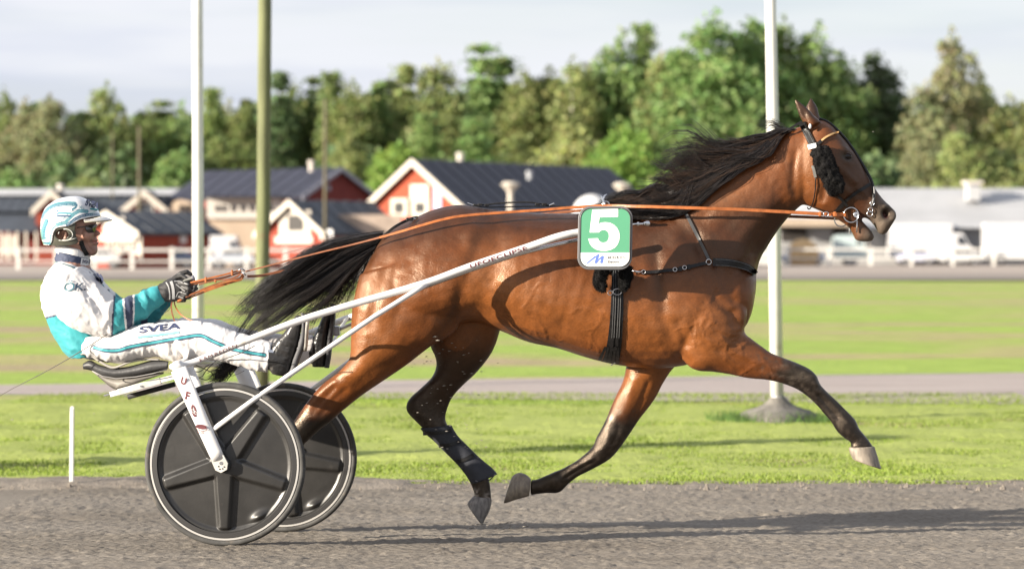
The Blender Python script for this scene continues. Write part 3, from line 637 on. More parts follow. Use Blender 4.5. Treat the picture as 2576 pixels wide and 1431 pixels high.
for k in range(3):
    protos['spruce%d' % k] = (leaf_cloud('spruce_crown', crown_spruce(20 + k, wide=.17 + .02 * k), .012, 0, 50 + k), 'spruce')
    protos['pine%d' % k] = (leaf_cloud('pine_crown', crown_broad(30 + k, rx=.19, zc=.55, rz=.43, lumps=60, lump=.058), .012, 0, 60 + k), 'pine')
    protos['birch%d' % k] = (leaf_cloud('birch_crown', crown_broad(40 + k, rx=.21, zc=.52, rz=.47, lumps=90, lump=.052), .0115, 0, 70 + k), 'birch')
    protos['broad%d' % k] = (leaf_cloud('broad_crown', crown_broad(80 + k, n=9000, rx=.30, zc=.50, rz=.49, lumps=120, lump=.058), .0115, 0, 90 + k), 'broad')
    protos['bush%d' % k] = (leaf_cloud('bush_crown', crown_broad(100 + k, rx=.40, zc=.48, rz=.48, lumps=60, lump=.11), .020, 0, 95 + k), 'broad')
trunk_me = {}
for nm, mt in (('bark', bark), ('birch', birch_bark)):
    mb = MB().tube([(0, 0, 0), (.003, 0, .3), (-.004, .002, .6), (0, 0, .93)], [.014, .011, .007, .002], 7)
    g = np.random.default_rng(4)
    for k in range(12):
        z = g.uniform(.3, .85); a = g.uniform(0, 6.28); l = .13 * (1.1 - z); mb.tube([(0, 0, z), (l * math.cos(a), l * math.sin(a), z + l * .5)], [.004, .001], 5)
    trunk_me[nm] = mb.mesh('trunk'); trunk_me[nm].materials.append(mt)
mesh_cache = {}
def tree(name, px, top, base_y, Y, wfac, proto, mat, label, cat='tree', group=None, rot=None):
    z1 = P(0, top, Y).z; hgt = z1 - GZ; x = P(px, 0, Y).x; root = empty(name, (x, Y, GZ))
    key = (proto, mat)
    if key not in mesh_cache: me = protos[proto][0].copy(); me.materials.append(leaf_mats[mat]); mesh_cache[key] = me
    rot = random.uniform(0, 6.28) if rot is None else rot
    c = bpy.data.objects.new('crown', mesh_cache[key]); t = bpy.data.objects.new('trunk', trunk_me['birch' if mat in ('birch', 'light') else 'bark'])
    for o, s in ((c, (hgt * wfac, hgt * wfac, hgt)), (t, (hgt, hgt, hgt))):
        COL.objects.link(o); o.parent = root; o.scale = s; o.rotation_euler = (0, 0, rot)
    tag(root, label, cat, group); return root
T = [ # px, top, Y, width factor, proto, foliage, label
 (10, 213, 300, .8, 'pine0', 'pine', 'dark topped pine at the left frame edge', 'pine_tree'),
 (62, 246, 296, 1.15, 'birch0', 'olive', 'olive brown birch left of the helmet top', 'birch_tree'),
 (128, 240, 292, 1.25, 'birch1', 'olive', 'broad olive birch above the helmet', 'birch_tree'),
 (205, 286, 300, 1.2, 'spruce2', 'dark', 'dark low tree between the olive birch and the tall aspen', 'tree'),
 (272, 205, 300, .95, 'birch2', 'birch', 'tall ragged topped aspen standing above the left tree line', 'tree'),
 (318, 282, 305, 1.1, 'pine1', 'pine', 'pine just right of the ragged aspen', 'pine_tree'),
 (366, 268, 300, 1.0, 'broad1', 'pine', 'round tree behind the thin weathered pole', 'tree'),
 (408, 258, 304, 1.0, 'spruce0', 'pine', 'pointed tree left of the white pole', 'spruce_tree'),
 (452, 276, 300, 1.2, 'broad2', 'broad', 'rounded green tree just left of the white pole', 'tree'),
 (532, 226, 300, .9, 'spruce1', 'broad', 'pointed tree just right of the white pole', 'spruce_tree'),
 (572, 252, 303, 1.1, 'birch0', 'birch', 'leafy tree midway between white pole and wooden pole', 'birch_tree'),
 (612, 244, 300, .9, 'pine2', 'pine', 'pine just left of the wooden pole', 'pine_tree'),
 (704, 186, 300, .8, 'spruce2', 'spruce', 'slim dark spruce just right of the wooden pole', 'spruce_tree'),
 (742, 196, 305, .9, 'pine0', 'pine', 'pine between the two slim spruces', 'pine_tree'),
 (790, 200, 306, .9, 'spruce0', 'spruce', 'dark spruce left of the thin grey pole', 'spruce_tree'),
 (834, 186, 300, .85, 'spruce1', 'pine', 'pointed green spruce behind the thin grey pole', 'spruce_tree'),
 (888, 190, 298, 1.1, 'pine1', 'pine', 'wide pine with reddish branches above the maroon gable', 'pine_tree'),
 (940, 200, 304, 1.0, 'pine2', 'broad', 'green topped pine right of the maroon gable', 'pine_tree'),
 (985, 206, 308, 1.2, 'spruce1', 'dark', 'dark tree filling the gap before the tall spruce pair', 'tree'),
 (1022, 168, 300, .8, 'spruce2', 'birch', 'slender spire topped spruce above the barn apex', 'spruce_tree'),
 (1098, 148, 300, 1.05, 'birch1', 'birch', 'tall yellow green tree above the barn roof start', 'birch_tree'),
 (1212, 118, 300, .95, 'spruce0', 'broad', 'tall pointed green tree above the round chimney', 'spruce_tree'),
 (1262, 150, 303, 1.0, 'spruce2', 'broad', 'dark green tree right of the tall pointed one', 'tree'),
 (1318, 160, 298, 1.0, 'pine0', 'pine', 'pine with yellowish top above the navy roof middle', 'pine_tree'),
 (1378, 168, 304, 1.1, 'broad2', 'pine', 'round topped tree in the dip of the tree line', 'tree'),
 (1440, 138, 297, 1.0, 'birch2', 'birch', 'light olive tree left of the tall pair', 'birch_tree'),
 (1500, 140, 302, 1.0, 'pine1', 'birch', 'pine joining the light olive tree to the tall pair', 'pine_tree'),
 (1560, 72, 300, .95, 'birch0', 'broad', 'left one of the tall pair of aspens', 'tree'),
 (1618, 66, 301, .7, 'spruce1', 'broad', 'right one of the tall pair of aspens', 'tree'),
 (1668, 135, 297, 1.0, 'birch1', 'birch', 'olive birch left of the huge aspen', 'birch_tree'),
 (1800, 18, 292, 1.05, 'broad0', 'broad', 'huge bright aspen, left half of the highest crown', 'tree'),
 (1893, 34, 294, .9, 'broad1', 'broad', 'huge aspen crossing the white flag pole', 'tree'),
 (1975, 38, 296, .85, 'birch2', 'broad', 'tall aspen just right of the flag pole', 'tree'),
 (2052, 56, 297, .95, 'broad2', 'broad', 'dark topped aspen above the horse ears', 'tree'),
 (2110, 130, 298, .9, 'birch0', 'broad', 'green tree behind the horse forehead', 'tree'),
 (2200, 122, 302, .95, 'broad1', 'dark', 'dark green tree right of the horse head', 'tree'),
 (2245, 240, 300, .9, 'pine2', 'dark', 'darkest tree beside the sky gap', 'pine_tree'),
 (2332, 205, 288, 1.0, 'birch1', 'olive', 'olive birch at the left foot of the spire birch', 'birch_tree'),
 (2398, 68, 290, .8, 'birch2', 'olive', 'spire shaped birch, tallest at the right', 'birch_tree'),
 (2460, 160, 291, .95, 'birch0', 'light', 'olive birch right of the spire birch', 'birch_tree'),
 (2548, 236, 290, 1.1, 'broad2', 'birch', 'green tree at the right frame edge', 'tree'),
 (2600, 240, 294, 1.1, 'pine0', 'pine', 'pine cut by the right frame edge', 'pine_tree'),
 # lower front row
 (455, 360, 268, 1.0, 'bush0', 'broad', 'rounded light green tree left of the white pole foot of the wood', 'tree'),
 (210, 430, 262, 1.0, 'bush1', 'birch', 'small yellowish bush above the long stable roof', 'bush'),
 (20, 425, 262, 1.2, 'bush2', 'broad', 'green bush at the left above the stable roof', 'bush'),
 (560, 330, 270, 1.0, 'birch2', 'pine', 'bushy tree between the poles above the navy roof', 'tree'),
 (628, 350, 272, 1.1, 'bush1', 'pine', 'low tree left of the wooden pole above the navy roof', 'tree'),
 (880, 330, 266, 1.1, 'pine2', 'birch', 'spreading low pine right of the thin grey pole', 'pine_tree'),
 (1003, 342, 262, .9, 'bush0', 'bright', 'rounded fresh green tree left of the barn apex', 'tree'),
 (1070, 288, 266, 1.2, 'spruce1', 'broad', 'young green spruce above the barn apex', 'spruce_tree'),
 (1192, 300, 262, 1.3, 'spruce2', 'broad', 'young conical spruce beside the round chimney', 'spruce_tree'),
 (1300, 330, 268, 1.1, 'birch1', 'pine', 'bushy green tree above the navy roof middle', 'tree'),
 (1432, 316, 262, 1.1, 'bush2', 'light', 'pale yellow green tree above the navy roof', 'tree'),
 (1562, 300, 258, .9, 'bush1', 'bright', 'vivid green round tree at the navy roof end', 'tree'),
 (1660, 345, 260, 1.2, 'bush0', 'broad', 'green bushy tree behind the flying mane', 'tree'),
 (1760, 300, 262, 1.1, 'broad0', 'broad', 'leafy green tree behind the mane', 'tree'),
 (1880, 320, 264, 1.1, 'bush2', 'broad', 'bushy tree behind the crest of the neck', 'tree'),
 (2080, 330, 268, 1.2, 'broad2', 'dark', 'dark low tree behind the horse forehead', 'tree'),
 (2330, 330, 262, 1.2, 'birch0', 'olive', 'olive bushy tree above the hall roof left of the vent', 'tree'),
 (2420, 320, 260, 1.2, 'birch2', 'light', 'pale olive tree above the roof vent', 'tree'),
 (2520, 350, 262, 1.2, 'bush1', 'birch', 'bushy tree above the hall roof at the right', 'tree'),
]
for px, top, Y, wf, pr, mt, lab, nm in T: tree(nm, px, top, 650, Y, wf, pr, mt, lab, cat='bush' if nm == 'bush' else 'tree', group='trees of the wood behind the buildings')
# the wood behind as one mass
g = np.random.default_rng(77); C = []
for k in range(230):
    px = g.uniform(-1000, 3600); base_top = np.interp(px, [0, 130, 300, 480, 640, 900, 1200, 1560, 1800, 2080, 2230, 2300, 2400, 2576], [270, 275, 280, 280, 260, 240, 200, 170, 130, 150, 260, 300, 230, 290]); top = base_top + g.uniform(-6, 50); Y = g.uniform(318, 350)
    hgt = P(0, top, Y).z - GZ; p = P(px, 0, Y); q = (crown_spruce(200 + k, 1100, .19) if k % 4 else crown_broad(200 + k, 1100, rx=.24, zc=.52, rz=.47, lumps=40, lump=.08)) * np.array([hgt, hgt, hgt]) + np.array([p.x, Y, GZ]); C.append(q)
me = leaf_cloud('forest', np.concatenate(C), .5, 0, 5); me.materials.append(leaf_mats['spruce'])
fo = bpy.data.objects.new('forest', me); COL.objects.link(fo); tag(fo, 'dark mass of forest behind the front row of trees', 'forest', kind='stuff')
C = []
for k in range(120):     # undergrowth between trunks
    px = g.uniform(-1000, 3600); Y = g.uniform(272, 316); hgt = g.uniform(6, 13); p = P(px, 0, Y); C.append(crown_broad(400 + k, 420, rx=.5, zc=.5, rz=.5, lumps=14, lump=.2) * np.array([hgt, hgt, hgt]) + np.array([p.x, Y, GZ]))
me = leaf_cloud('undergrowth', np.concatenate(C), .5, 0, 6); me.materials.append(leaf_mats['spruce'])
fo = bpy.data.objects.new('undergrowth', me); COL.objects.link(fo); tag(fo, 'dark green undergrowth along the forest edge', 'undergrowth', kind='stuff')

# unseen conifer added outside the frame at the left to cast the lawn shadow
root = empty('shadow_conifer', (-4.15, 17.5, GZ)); me = protos['spruce1'][0].copy(); me.materials.append(leaf_mats['spruce'])
c = bpy.data.objects.new('crown', me); COL.objects.link(c); c.parent = root; c.scale = (2.2, 2.2, 2.05); c.rotation_euler = (0, 0, 1)
t = bpy.data.objects.new('trunk', trunk_me['bark']); COL.objects.link(t); t.parent = root; t.scale = (2.4, 2.4, 2.05)
tag(root, 'unseen conifer added past the left frame edge to cast a shadow on the grass', 'tree')
# ================================================================ HORSE
hm = MB()
TN, TF = -.125, .125                 # lateral offsets of near and far legs
# trunk
loft(hm, [(952, 612, 905, 705, .05, 0, .1), (972, 588, 890, 765, .13, 0, .15), (1003, 568, 895, 840, .19, 0, .2), (1046, 547, 965, 868, .235, 0, .25), (1092, 527, 1050, 845, .255, 0, .28),
          (1154, 515, 1148, 815, .262, 0, .28), (1218, 524, 1203, 811, .258, 0, .22), (1274, 531, 1262, 833, .268, 0, .16), (1335, 535, 1328, 860, .282, 0, .14), (1400, 537, 1402, 876, .286, 0, .16),
          (1465, 536, 1468, 897, .276, 0, .22), (1530, 530, 1543, 916, .262, 0, .3), (1598, 520, 1622, 926, .25, 0, .38), (1668, 504, 1690, 924, .238, 0, .42), (1728, 500, 1758, 908, .22, 0, .4),
          (1785, 560, 1822, 872, .195, 0, .3), (1840, 612, 1866, 832, .165, 0, .1), (1876, 648, 1889, 790, .115, 0, 0), (1902, 684, 1899, 742, .045, 0, 0)], 4, 36)
# neck
loft(hm, [(1590, 528, 1868, 800, .175, 0, .55), (1655, 494, 1896, 722, .158, 0, .5), (1718, 456, 1911, 656, .132, 0, .42), (1790, 412, 1934, 616, .112, 0, .36), (1862, 379, 1957, 580, .098, 0, .3),
          (1921, 354, 1980, 551, .088, 0, .25), (1968, 336, 2003, 528, .082, 0, .15), (2012, 318, 2030, 505, .078, 0, .1)], 4, 28)
# head
loft(hm, [(2012, 322, 1992, 452, .055, 0, 0), (2038, 305, 2000, 488, .078, 0, 0), (2064, 301, 2014, 511, .090, 0, -.08), (2088, 312, 2036, 520, .096, 0, -.1), (2112, 336, 2060, 530, .096, 0, -.06), (2137, 366, 2086, 541, .090, 0, 0),
          (2161, 403, 2110, 549, .076, 0, 0), (2181, 437, 2134, 548, .062, 0, 0), (2199, 470, 2154, 550, .054, 0, 0), (2218, 497, 2179, 549, .052, 0, -.05), (2238, 518, 2198, 566, .052, 0, -.05), (2252, 533, 2213, 589, .046, 0, 0), (2254, 547, 2229, 588, .030, 0, 0)], 4, 26)
loft(hm, [(2110, 480, 2088, 541, .058, 0, .1), (2135, 512, 2112, 556, .048, 0, 0), (2154, 538, 2134, 571, .042, 0, 0), (2163, 549, 2146, 590, .041, 0, 0), (2177, 564, 2153, 604, .043, 0, 0), (2190, 578, 2172, 608, .042, 0, 0), (2199, 593, 2194, 607, .026, 0, 0)], 4, 20)
# ears
loft(hm, [(2030, 326, 2066, 306, .030, -.052), (2019, 307, 2049, 292, .030, -.058), (2009, 288, 2035, 276, .024, -.062), (2002, 268, 2019, 262, .014, -.066), (1997, 250, 2001, 248, .004, -.068)], 4, 14)
loft(hm, [(2034, 310, 2070, 308, .030, .052), (2027, 288, 2061, 290, .028, .058), (2027, 270, 2056, 270, .020, .062), (2035, 254, 2047, 255, .010, .066), (2040, 245, 2042, 245, .004, .068)], 4, 14)
# near hind leg, pushing off behind
loft(hm, [(905, 690, 1120, 640, .10, TN + .02), (886, 775, 1160, 740, .125, TN), (882, 860, 1150, 828, .122, TN), (880, 898, 1085, 870, .108, TN), (868, 918, 1024, 917, .088, TN), (845, 941, 970, 954, .068, TN),
          (812, 965, 915, 991, .054, TN), (782, 998, 866, 1030, .046, TN), (758, 1032, 830, 1062, .043, TN), (738, 1060, 800, 1085, .042, TN), (714, 1086, 766, 1116, .036, TN), (690, 1112, 732, 1140, .029, TN),
          (655, 1150, 692, 1176, .026, TN), (620, 1186, 660, 1214, .034, TN), (600, 1210, 632, 1234, .030, TN), (585, 1222, 618, 1250, .034, TN)], 4, 24)
# far hind leg, swinging forward
loft(hm, [(1050, 700, 1250, 700, .12, TF), (1072, 800, 1262, 800, .115, TF), (1082, 868, 1254, 845, .104, TF), (1094, 896, 1240, 882, .088, TF), (1097, 920, 1220, 912, .074, TF), (1086, 948, 1194, 942, .060, TF),
          (1058, 976, 1166, 968, .050, TF), (1029, 1003, 1139, 998, .045, TF), (1021, 1025, 1125, 1030, .043, TF), (1029, 1042, 1121, 1055, .042, TF), (1054, 1068, 1130, 1074, .036, TF), (1084, 1098, 1145, 1090, .030, TF),
          (1118, 1132, 1166, 1116, .026, TF), (1154, 1172, 1196, 1152, .026, TF), (1176, 1201, 1222, 1180, .034, TF), (1187, 1224, 1232, 1212, .030, TF), (1193, 1240, 1235, 1236, .030, TF), (1191, 1252, 1236, 1256, .033, TF)], 4, 24)
# near fore leg, reaching forward
loft(hm, [(1790, 640, 1640, 730, .11, TN + .03), (1850, 720, 1680, 830, .115, TN + .01), (1878, 780, 1718, 905, .105, TN), (1872, 832, 1752, 931, .090, TN), (1890, 851, 1794, 935, .076, TN), (1914, 869, 1838, 942, .064, TN), (1940, 887, 1882, 951, .054, TN),
          (1970, 899, 1926, 955, .047, TN), (2002, 911, 1960, 962, .043, TN), (2034, 926, 1994, 974, .042, TN), (2053, 943, 2015, 985, .042, TN), (2064, 967, 2036, 1001, .036, TN), (2081, 985, 2053, 1017, .028, TN), (2106, 1008, 2073, 1040, .026, TN),
          (2131, 1033, 2092, 1063, .028, TN), (2152, 1056, 2105, 1084, .035, TN), (2161, 1076, 2122, 1100, .035, TN), (2176, 1095, 2140, 1112, .030, TN), (2188, 1110, 2141, 1118, .031, TN), (2199, 1127, 2139, 1127, .035, TN)], 4, 22)
# far fore leg, folded back
loft(hm, [(1585, 800, 1750, 800, .10, TF), (1578, 880, 1735, 880, .095, TF), (1574, 925, 1692, 928, .082, TF), (1566, 960, 1668, 964, .068, TF), (1549, 995, 1652, 996, .058, TF), (1538, 1020, 1634, 1022, .052, TF), (1525, 1052, 1609, 1054, .047, TF),
          (1511, 1080, 1589, 1084, .043, TF), (1500, 1100, 1574, 1106, .043, TF), (1491, 1122, 1556, 1131, .043, TF), (1474, 1139, 1532, 1156, .040, TF), (1450, 1158, 1490, 1180, .030, TF), (1418, 1176, 1455, 1198, .026, TF), (1392, 1187, 1430, 1217, .031, TF),
          (1378, 1193, 1408, 1238, .034, TF), (1360, 1201, 1378, 1240, .030, TF), (1345, 1206, 1352, 1242, .030, TF), (1336, 1206, 1334, 1246, .034, TF)], 4, 22)
hme = remesh(hm, .0075, 7, 'horse_body')
co = get_co(hme); px, py = to_px(co); no = get_no(hme)
ax = axisY(px); side = co[:, 1] - ax            # <0: the side facing the camera
# ---- muscle relief (metres along the normal), mirrored left/right
def G(x, y, sx, sy, ang=0):
    a = R(ang); dx, dy = px - x, py - y; u = dx * math.cos(a) + dy * math.sin(a); v = -dx * math.sin(a) + dy * math.cos(a)
    return np.exp(-.5 * ((u / sx) ** 2 + (v / sy) ** 2))
def Ln(pts, wd, soft_end=.15):       # soft groove/ridge along a polyline
    pts = np.array(pts, float); best = np.full(len(px), 1e9); tt = np.zeros(len(px)); tot = len(pts) - 1
    for k in range(tot):
        a, b_ = pts[k], pts[k + 1]; ab = b_ - a; t = np.clip(((px - a[0]) * ab[0] + (py - a[1]) * ab[1]) / (ab @ ab), 0, 1)
        dd = np.hypot(px - a[0] - t * ab[0], py - a[1] - t * ab[1]); m_ = dd < best; best[m_] = dd[m_]; tt[m_] = (k + t[m_]) / tot
    env = sst(0, soft_end, tt) * sst(1, 1 - soft_end, tt); return np.exp(-.5 * (best / wd) ** 2) * env
D = np.zeros(len(px))
nearish = (side < .09); farleg = (side > .02) & (((px > 1000) & (px < 1290) & (py > 850)) | ((px < 1760) & (px > 1250) & (py > 930)))
# hindquarter
D += .016 * G(1010, 690, 55, 75, 20) + .010 * G(1095, 640, 50, 70, -20) + .016 * G(1190, 590, 16, 22, 10) + .008 * G(1060, 590, 60, 26, -20)
D += -.012 * Ln([(1205, 575), (1195, 640), (1175, 700), (1165, 770)], 13) - .006 * Ln([(1080, 560), (1050, 640), (1020, 740), (960, 860)], 12)
D += .012 * G(945, 740, 38, 80, 8) - .008 * Ln([(985, 640), (950, 740), (930, 840)], 10) + .010 * G(1060, 780, 50, 50)
D += .012 * G(905, 945, 40, 34, -35) - .006 * Ln([(1010, 905), (940, 930), (880, 985)], 8)
D += -.010 * Ln([(1160, 700), (1150, 770), (1120, 830), (1080, 865)], 10) + .010 * G(1130, 800, 22, 34, 25)       # stifle fold
# flank hollow, ribs, belly
D += -.022 * G(1235, 690, 24, 70, 12) + .006 * G(1290, 720, 40, 70) - .009 * G(1240, 590, 22, 30)
for k in range(7): D += .0022 * Ln([(1290 + 34 * k, 600), (1300 + 34 * k, 690), (1290 + 30 * k, 790), (1280 + 28 * k, 840)], 6.5, .35)
D += .006 * Ln([(1200, 800), (1290, 820), (1400, 850), (1500, 875)], 9) - .006 * Ln([(1230, 775), (1320, 800), (1430, 830)], 9)
# shoulder, chest, triceps
D += .020 * G(1735, 810, 52, 62, -30) + .012 * G(1790, 715, 42, 80, 32) + .012 * G(1700, 640, 42, 90, 24)
D += -.014 * Ln([(1640, 600), (1655, 700), (1668, 800), (1700, 880)], 12) - .010 * Ln([(1700, 560), (1770, 640), (1830, 720), (1850, 780)], 11) - .012 * Ln([(1748, 560), (1765, 660), (1800, 750), (1845, 800)], 8)
D += -.020 * Ln([(1838, 770), (1848, 800), (1850, 830)], 9, .3) + .012 * G(1874, 795, 16, 28) + .010 * G(1862, 740, 26, 40) - .008 * Ln([(1735, 880), (1720, 840), (1700, 800)], 8)
D += -.010 * Ln([(1690, 905), (1720, 895), (1745, 915)], 7) + .014 * G(1755, 915, 20, 14) + .010 * G(1830, 890, 44, 24, 22) - .006 * Ln([(1790, 870), (1860, 905), (1930, 935)], 6)
D += .006 * G(1560, 870, 60, 30)
# neck
D += -.012 * Ln([(1985, 500), (1930, 580), (1880, 650), (1830, 720)], 10) + .010 * Ln([(1960, 480), (1900, 550), (1850, 620), (1800, 690)], 18) - .008 * Ln([(1960, 400), (1880, 450), (1790, 520), (1740, 590)], 14) + .008 * G(1840, 500, 60, 26, -35)
for k in range(6): D += -.0028 * Ln([(1972 - 5 * k, 400 + 12 * k), (1984 - 7 * k, 450 + 9 * k), (1988 - 10 * k, 500 + 8 * k)], 3.2)
D += -.012 * Ln([(2006, 360), (1996, 420), (1994, 470), (2004, 505)], 6, .2)
# head
D += .010 * G(2035, 440, 34, 46, -25) - .012 * Ln([(2096, 420), (2076, 470), (2066, 515)], 7) + .007 * Ln([(2100, 408), (2130, 436), (2160, 466)], 5) - .006 * Ln([(2108, 440), (2140, 470), (2165, 498)], 6)
D += -.010 * G(2092, 355, 15, 17) + .012 * G(2126, 378, 13, 6, 30) - .013 * G(2131, 394, 9, 6.5, 20) + .006 * G(2128, 406, 12, 5, 20) - .006 * G(2150, 425, 13, 11)
D += .007 * Ln([(2160, 470), (2190, 500), (2215, 520)], 5) + .012 * Ln([(2220, 524), (2236, 519), (2250, 530), (2252, 546), (2241, 553)], 4, .1) - .055 * G(2231, 537, 7, 8.5, 15) - .005 * Ln([(2212, 520), (2208, 545), (2222, 562)], 5)
D += -.012 * Ln([(2150, 535), (2170, 547), (2186, 560)], 3.5, .05)
D += .005 * Ln([(2080, 520), (2060, 500), (2055, 470)], 4)
# ear cups
D += -.014 * G(2024, 290, 6, 18, -25) * (side < -.03)
# joints and tendons
D += .006 * G(2040, 950, 12, 14) - .004 * Ln([(2052, 985), (2090, 1025), (2120, 1060)], 4) + .004 * G(2138, 1068, 12, 9, 40) + .006 * G(1555, 1100, 16, 18) * 1.0 - .004 * Ln([(1515, 1150), (1450, 1185), (1415, 1205)], 4)
D += .006 * G(1400, 1215, 12, 14) - .006 * Ln([(1645, 940), (1625, 1000), (1590, 1060)], 5) + .005 * G(800, 1050, 14, 12) - .008 * Ln([(850, 965), (810, 1010), (780, 1050)], 6)
D += -.006 * Ln([(1075, 1000), (1090, 960), (1120, 920)], 7) * (side > 0) + .005 * G(1045, 1025, 10, 12)
D[farleg & (py < 1000)] *= .4
Dleg = .0045 * Ln([(2060, 975), (2090, 1010), (2125, 1050), (2142, 1072)], 3.5) - .005 * Ln([(2052, 985), (2082, 1022), (2112, 1058)], 3) + .0045 * Ln([(2040, 995), (2075, 1035), (2105, 1068)], 3.5) + .005 * Ln([(2020, 930), (2045, 950), (2056, 975)], 5) - .004 * Ln([(2010, 965), (2035, 980)], 4) + .005 * Ln([(1960, 915), (2000, 925), (2030, 940)], 5) - .004 * Ln([(1900, 925), (1950, 938), (2000, 950)], 4)
Dleg += .0045 * Ln([(1500, 1150), (1455, 1172), (1410, 1200)], 3.5) - .005 * Ln([(1498, 1158), (1455, 1180), (1415, 1207)], 2.6) + .006 * G(1395, 1205, 9, 10) + .005 * Ln([(1535, 1080), (1530, 1110), (1510, 1140)], 6) - .005 * Ln([(1560, 1060), (1552, 1095), (1535, 1125)], 4) + .006 * Ln([(1600, 940), (1585, 1000), (1560, 1060)], 8) - .006 * Ln([(1635, 950), (1612, 1010), (1585, 1060)], 5) + .007 * G(1640, 935, 10, 20, 60)
Dleg += .005 * G(790, 1035, 16, 12, -50) - .005 * Ln([(880, 970), (835, 1010), (795, 1055)], 5) + .005 * Ln([(855, 950), (805, 990), (770, 1030)], 5)
# veins over shoulder and forearm
gv = np.random.default_rng(12)
def veins(x, y, n, ln, ang, spread, wd=1.4, h=.0016):
    out_ = np.zeros(len(px))
    for k in range(n):
        a = R(ang + gv.normal(0, spread)); q = [(x + gv.normal(0, 28), y + gv.normal(0, 28))]
        for s in range(5): a += gv.normal(0, .45); q.append((q[-1][0] + ln / 5 * math.cos(a), q[-1][1] + ln / 5 * math.sin(a)))
        out_ = np.maximum(out_, Ln(q, wd))
    return out_ * h
D += (veins(1760, 760, 12, 110, 60, 30) + veins(1790, 880, 9, 90, 20, 30) + veins(1890, 905, 6, 90, 15, 14, h=.0018) + veins(1300, 800, 8, 110, 15, 25) + veins(1480, 780, 5, 90, 60, 40)) * 2.6
lat = np.clip(np.abs(no[:, 1]) * 1.6, 0, 1)
soft = vnoise(px, py, 34, 21) * .0022 + vnoise(px, py, 12, 22) * .0007
D = (D * .62 + Dleg + soft * .6 * (py < 950)) * lat * np.where(side > .05, .8, 1)
co = co + no * D[:, None]; set_co(hme, co)
# ---- coat colour: bright bay with black points (pigment plus painted shade)
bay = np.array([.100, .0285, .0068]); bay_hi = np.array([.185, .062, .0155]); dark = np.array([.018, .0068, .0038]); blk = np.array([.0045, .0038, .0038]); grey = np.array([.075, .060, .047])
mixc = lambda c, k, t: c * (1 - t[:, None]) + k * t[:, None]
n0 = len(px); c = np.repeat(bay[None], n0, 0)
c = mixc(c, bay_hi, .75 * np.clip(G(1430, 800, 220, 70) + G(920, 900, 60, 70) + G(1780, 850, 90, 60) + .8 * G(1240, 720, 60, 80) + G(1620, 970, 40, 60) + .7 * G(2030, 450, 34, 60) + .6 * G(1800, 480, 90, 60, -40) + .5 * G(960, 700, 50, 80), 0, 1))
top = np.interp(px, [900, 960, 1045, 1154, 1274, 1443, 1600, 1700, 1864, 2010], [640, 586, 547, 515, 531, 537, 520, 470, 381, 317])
c = mixc(c, dark, .84 * sst(125, 6, py - top) * (px < 1750)); c = mixc(c, dark, .78 * np.clip(G(1880, 600, 70, 60, -40) + G(1680, 600, 110, 60) + G(1930, 560, 40, 40), 0, 1) * (py < 760)); c = mixc(c, dark, .72 * sst(2060, 2125, px) * (py < 560))  # darker coat along the back; shade painted on neck, shoulder and face
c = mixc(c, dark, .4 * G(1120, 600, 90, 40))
# legs
t = sst(1900, 1995, px + .25 * (py - 920) + 8 * vnoise(px, py, 14, 31)) * (py > 845) * (px > 1760); c = mixc(c, blk, t)
t = sst(1000, 1075, py - .15 * (px - 1560)) * (px > 1240) * (px < 1700) * (side > -.02); c = mixc(c, blk, t)
t = sst(1015, 1065, py - .0 * px) * (px < 960); c = mixc(c, blk, t)
t = (px > 985) * (px < 1262) * (side > .03) * sst(810, 930, py); c = mixc(c, np.array([.013, .0065, .0050]), t * .95); c = mixc(c, blk, (px > 985) * (px < 1262) * sst(960, 1040, py) * 1.0)  # far hind's shade painted in as near black, then its black point
c = mixc(c, np.array([.30, .25, .2]), G(1538, 1051, 4, 5, 20) * 1.2 * (side > 0))                      # chestnut callus
c = mixc(c, np.array([.32, .29, .26]), .8 * np.clip(G(1197, 1240, 7, 8) + G(1228, 1250, 6, 8), 0, 1) * sst(0, .8, vnoise(px, py, 6, 41) + .6))
# muzzle, eye rim, nostril
t = sst(2150, 2222, px + .55 * (py - 540)) * (py > 470) * (py < 650) * (px > 2100); c = mixc(c, grey, t * .95)
c = mixc(c, blk, .95 * np.clip(1.6 * G(2131, 395, 11, 7.5, 20), 0, 1)); c = mixc(c, np.array([.010, .006, .006]), np.clip(2.4 * G(2231, 537, 7.5, 9, 15) - .15, 0, 1)); c = mixc(c, np.array([.09, .02, .022]), .8 * G(2229, 541, 4, 5))
c = mixc(c, np.array([.022, .012, .009]), .9 * (sst(325, 285, py) * (px > 1990) * (px < 2065)))
c = mixc(c, np.array([.10, .05, .045]), 1.0 * np.clip(Ln([(2152, 538), (2170, 548), (2185, 560)], 5, .05), 0, 1))
leg = ((px > 1900) & (py > 880) & (py < 1130)) | ((px > 1330) & (px < 1660) & (py > 1030)) | ((px > 985) & (px < 1262) & (py > 960) & (side > .03))
c = mixc(c, np.array([.040, .032, .026]), leg * .5 * np.clip(vnoise(px * 1.0, py * 1.0, 9, 57) * .7 + vnoise(px, py, 4, 58) * .5 - .1, 0, 1))
c = mixc(c, dark, .55 * np.clip(Ln([(2010, 505), (1975, 550), (1940, 600), (1905, 655)], 14) + Ln([(1640, 600), (1655, 700), (1668, 800)], 10) + .8 * Ln([(1985, 400), (1988, 450), (2000, 500)], 9) + Ln([(1155, 720), (1140, 790), (1085, 865)], 12) + .7 * Ln([(1240, 820), (1350, 866), (1500, 900), (1640, 924)], 12), 0, 1))  # shade painted into throat, shoulder, jaw and stifle folds and belly edge
c = c * (1 + .10 * vnoise(px, py, 26, 51) + .06 * vnoise(px, py, 8, 52))[:, None]
set_col(hme, np.clip(c, .004, 1))
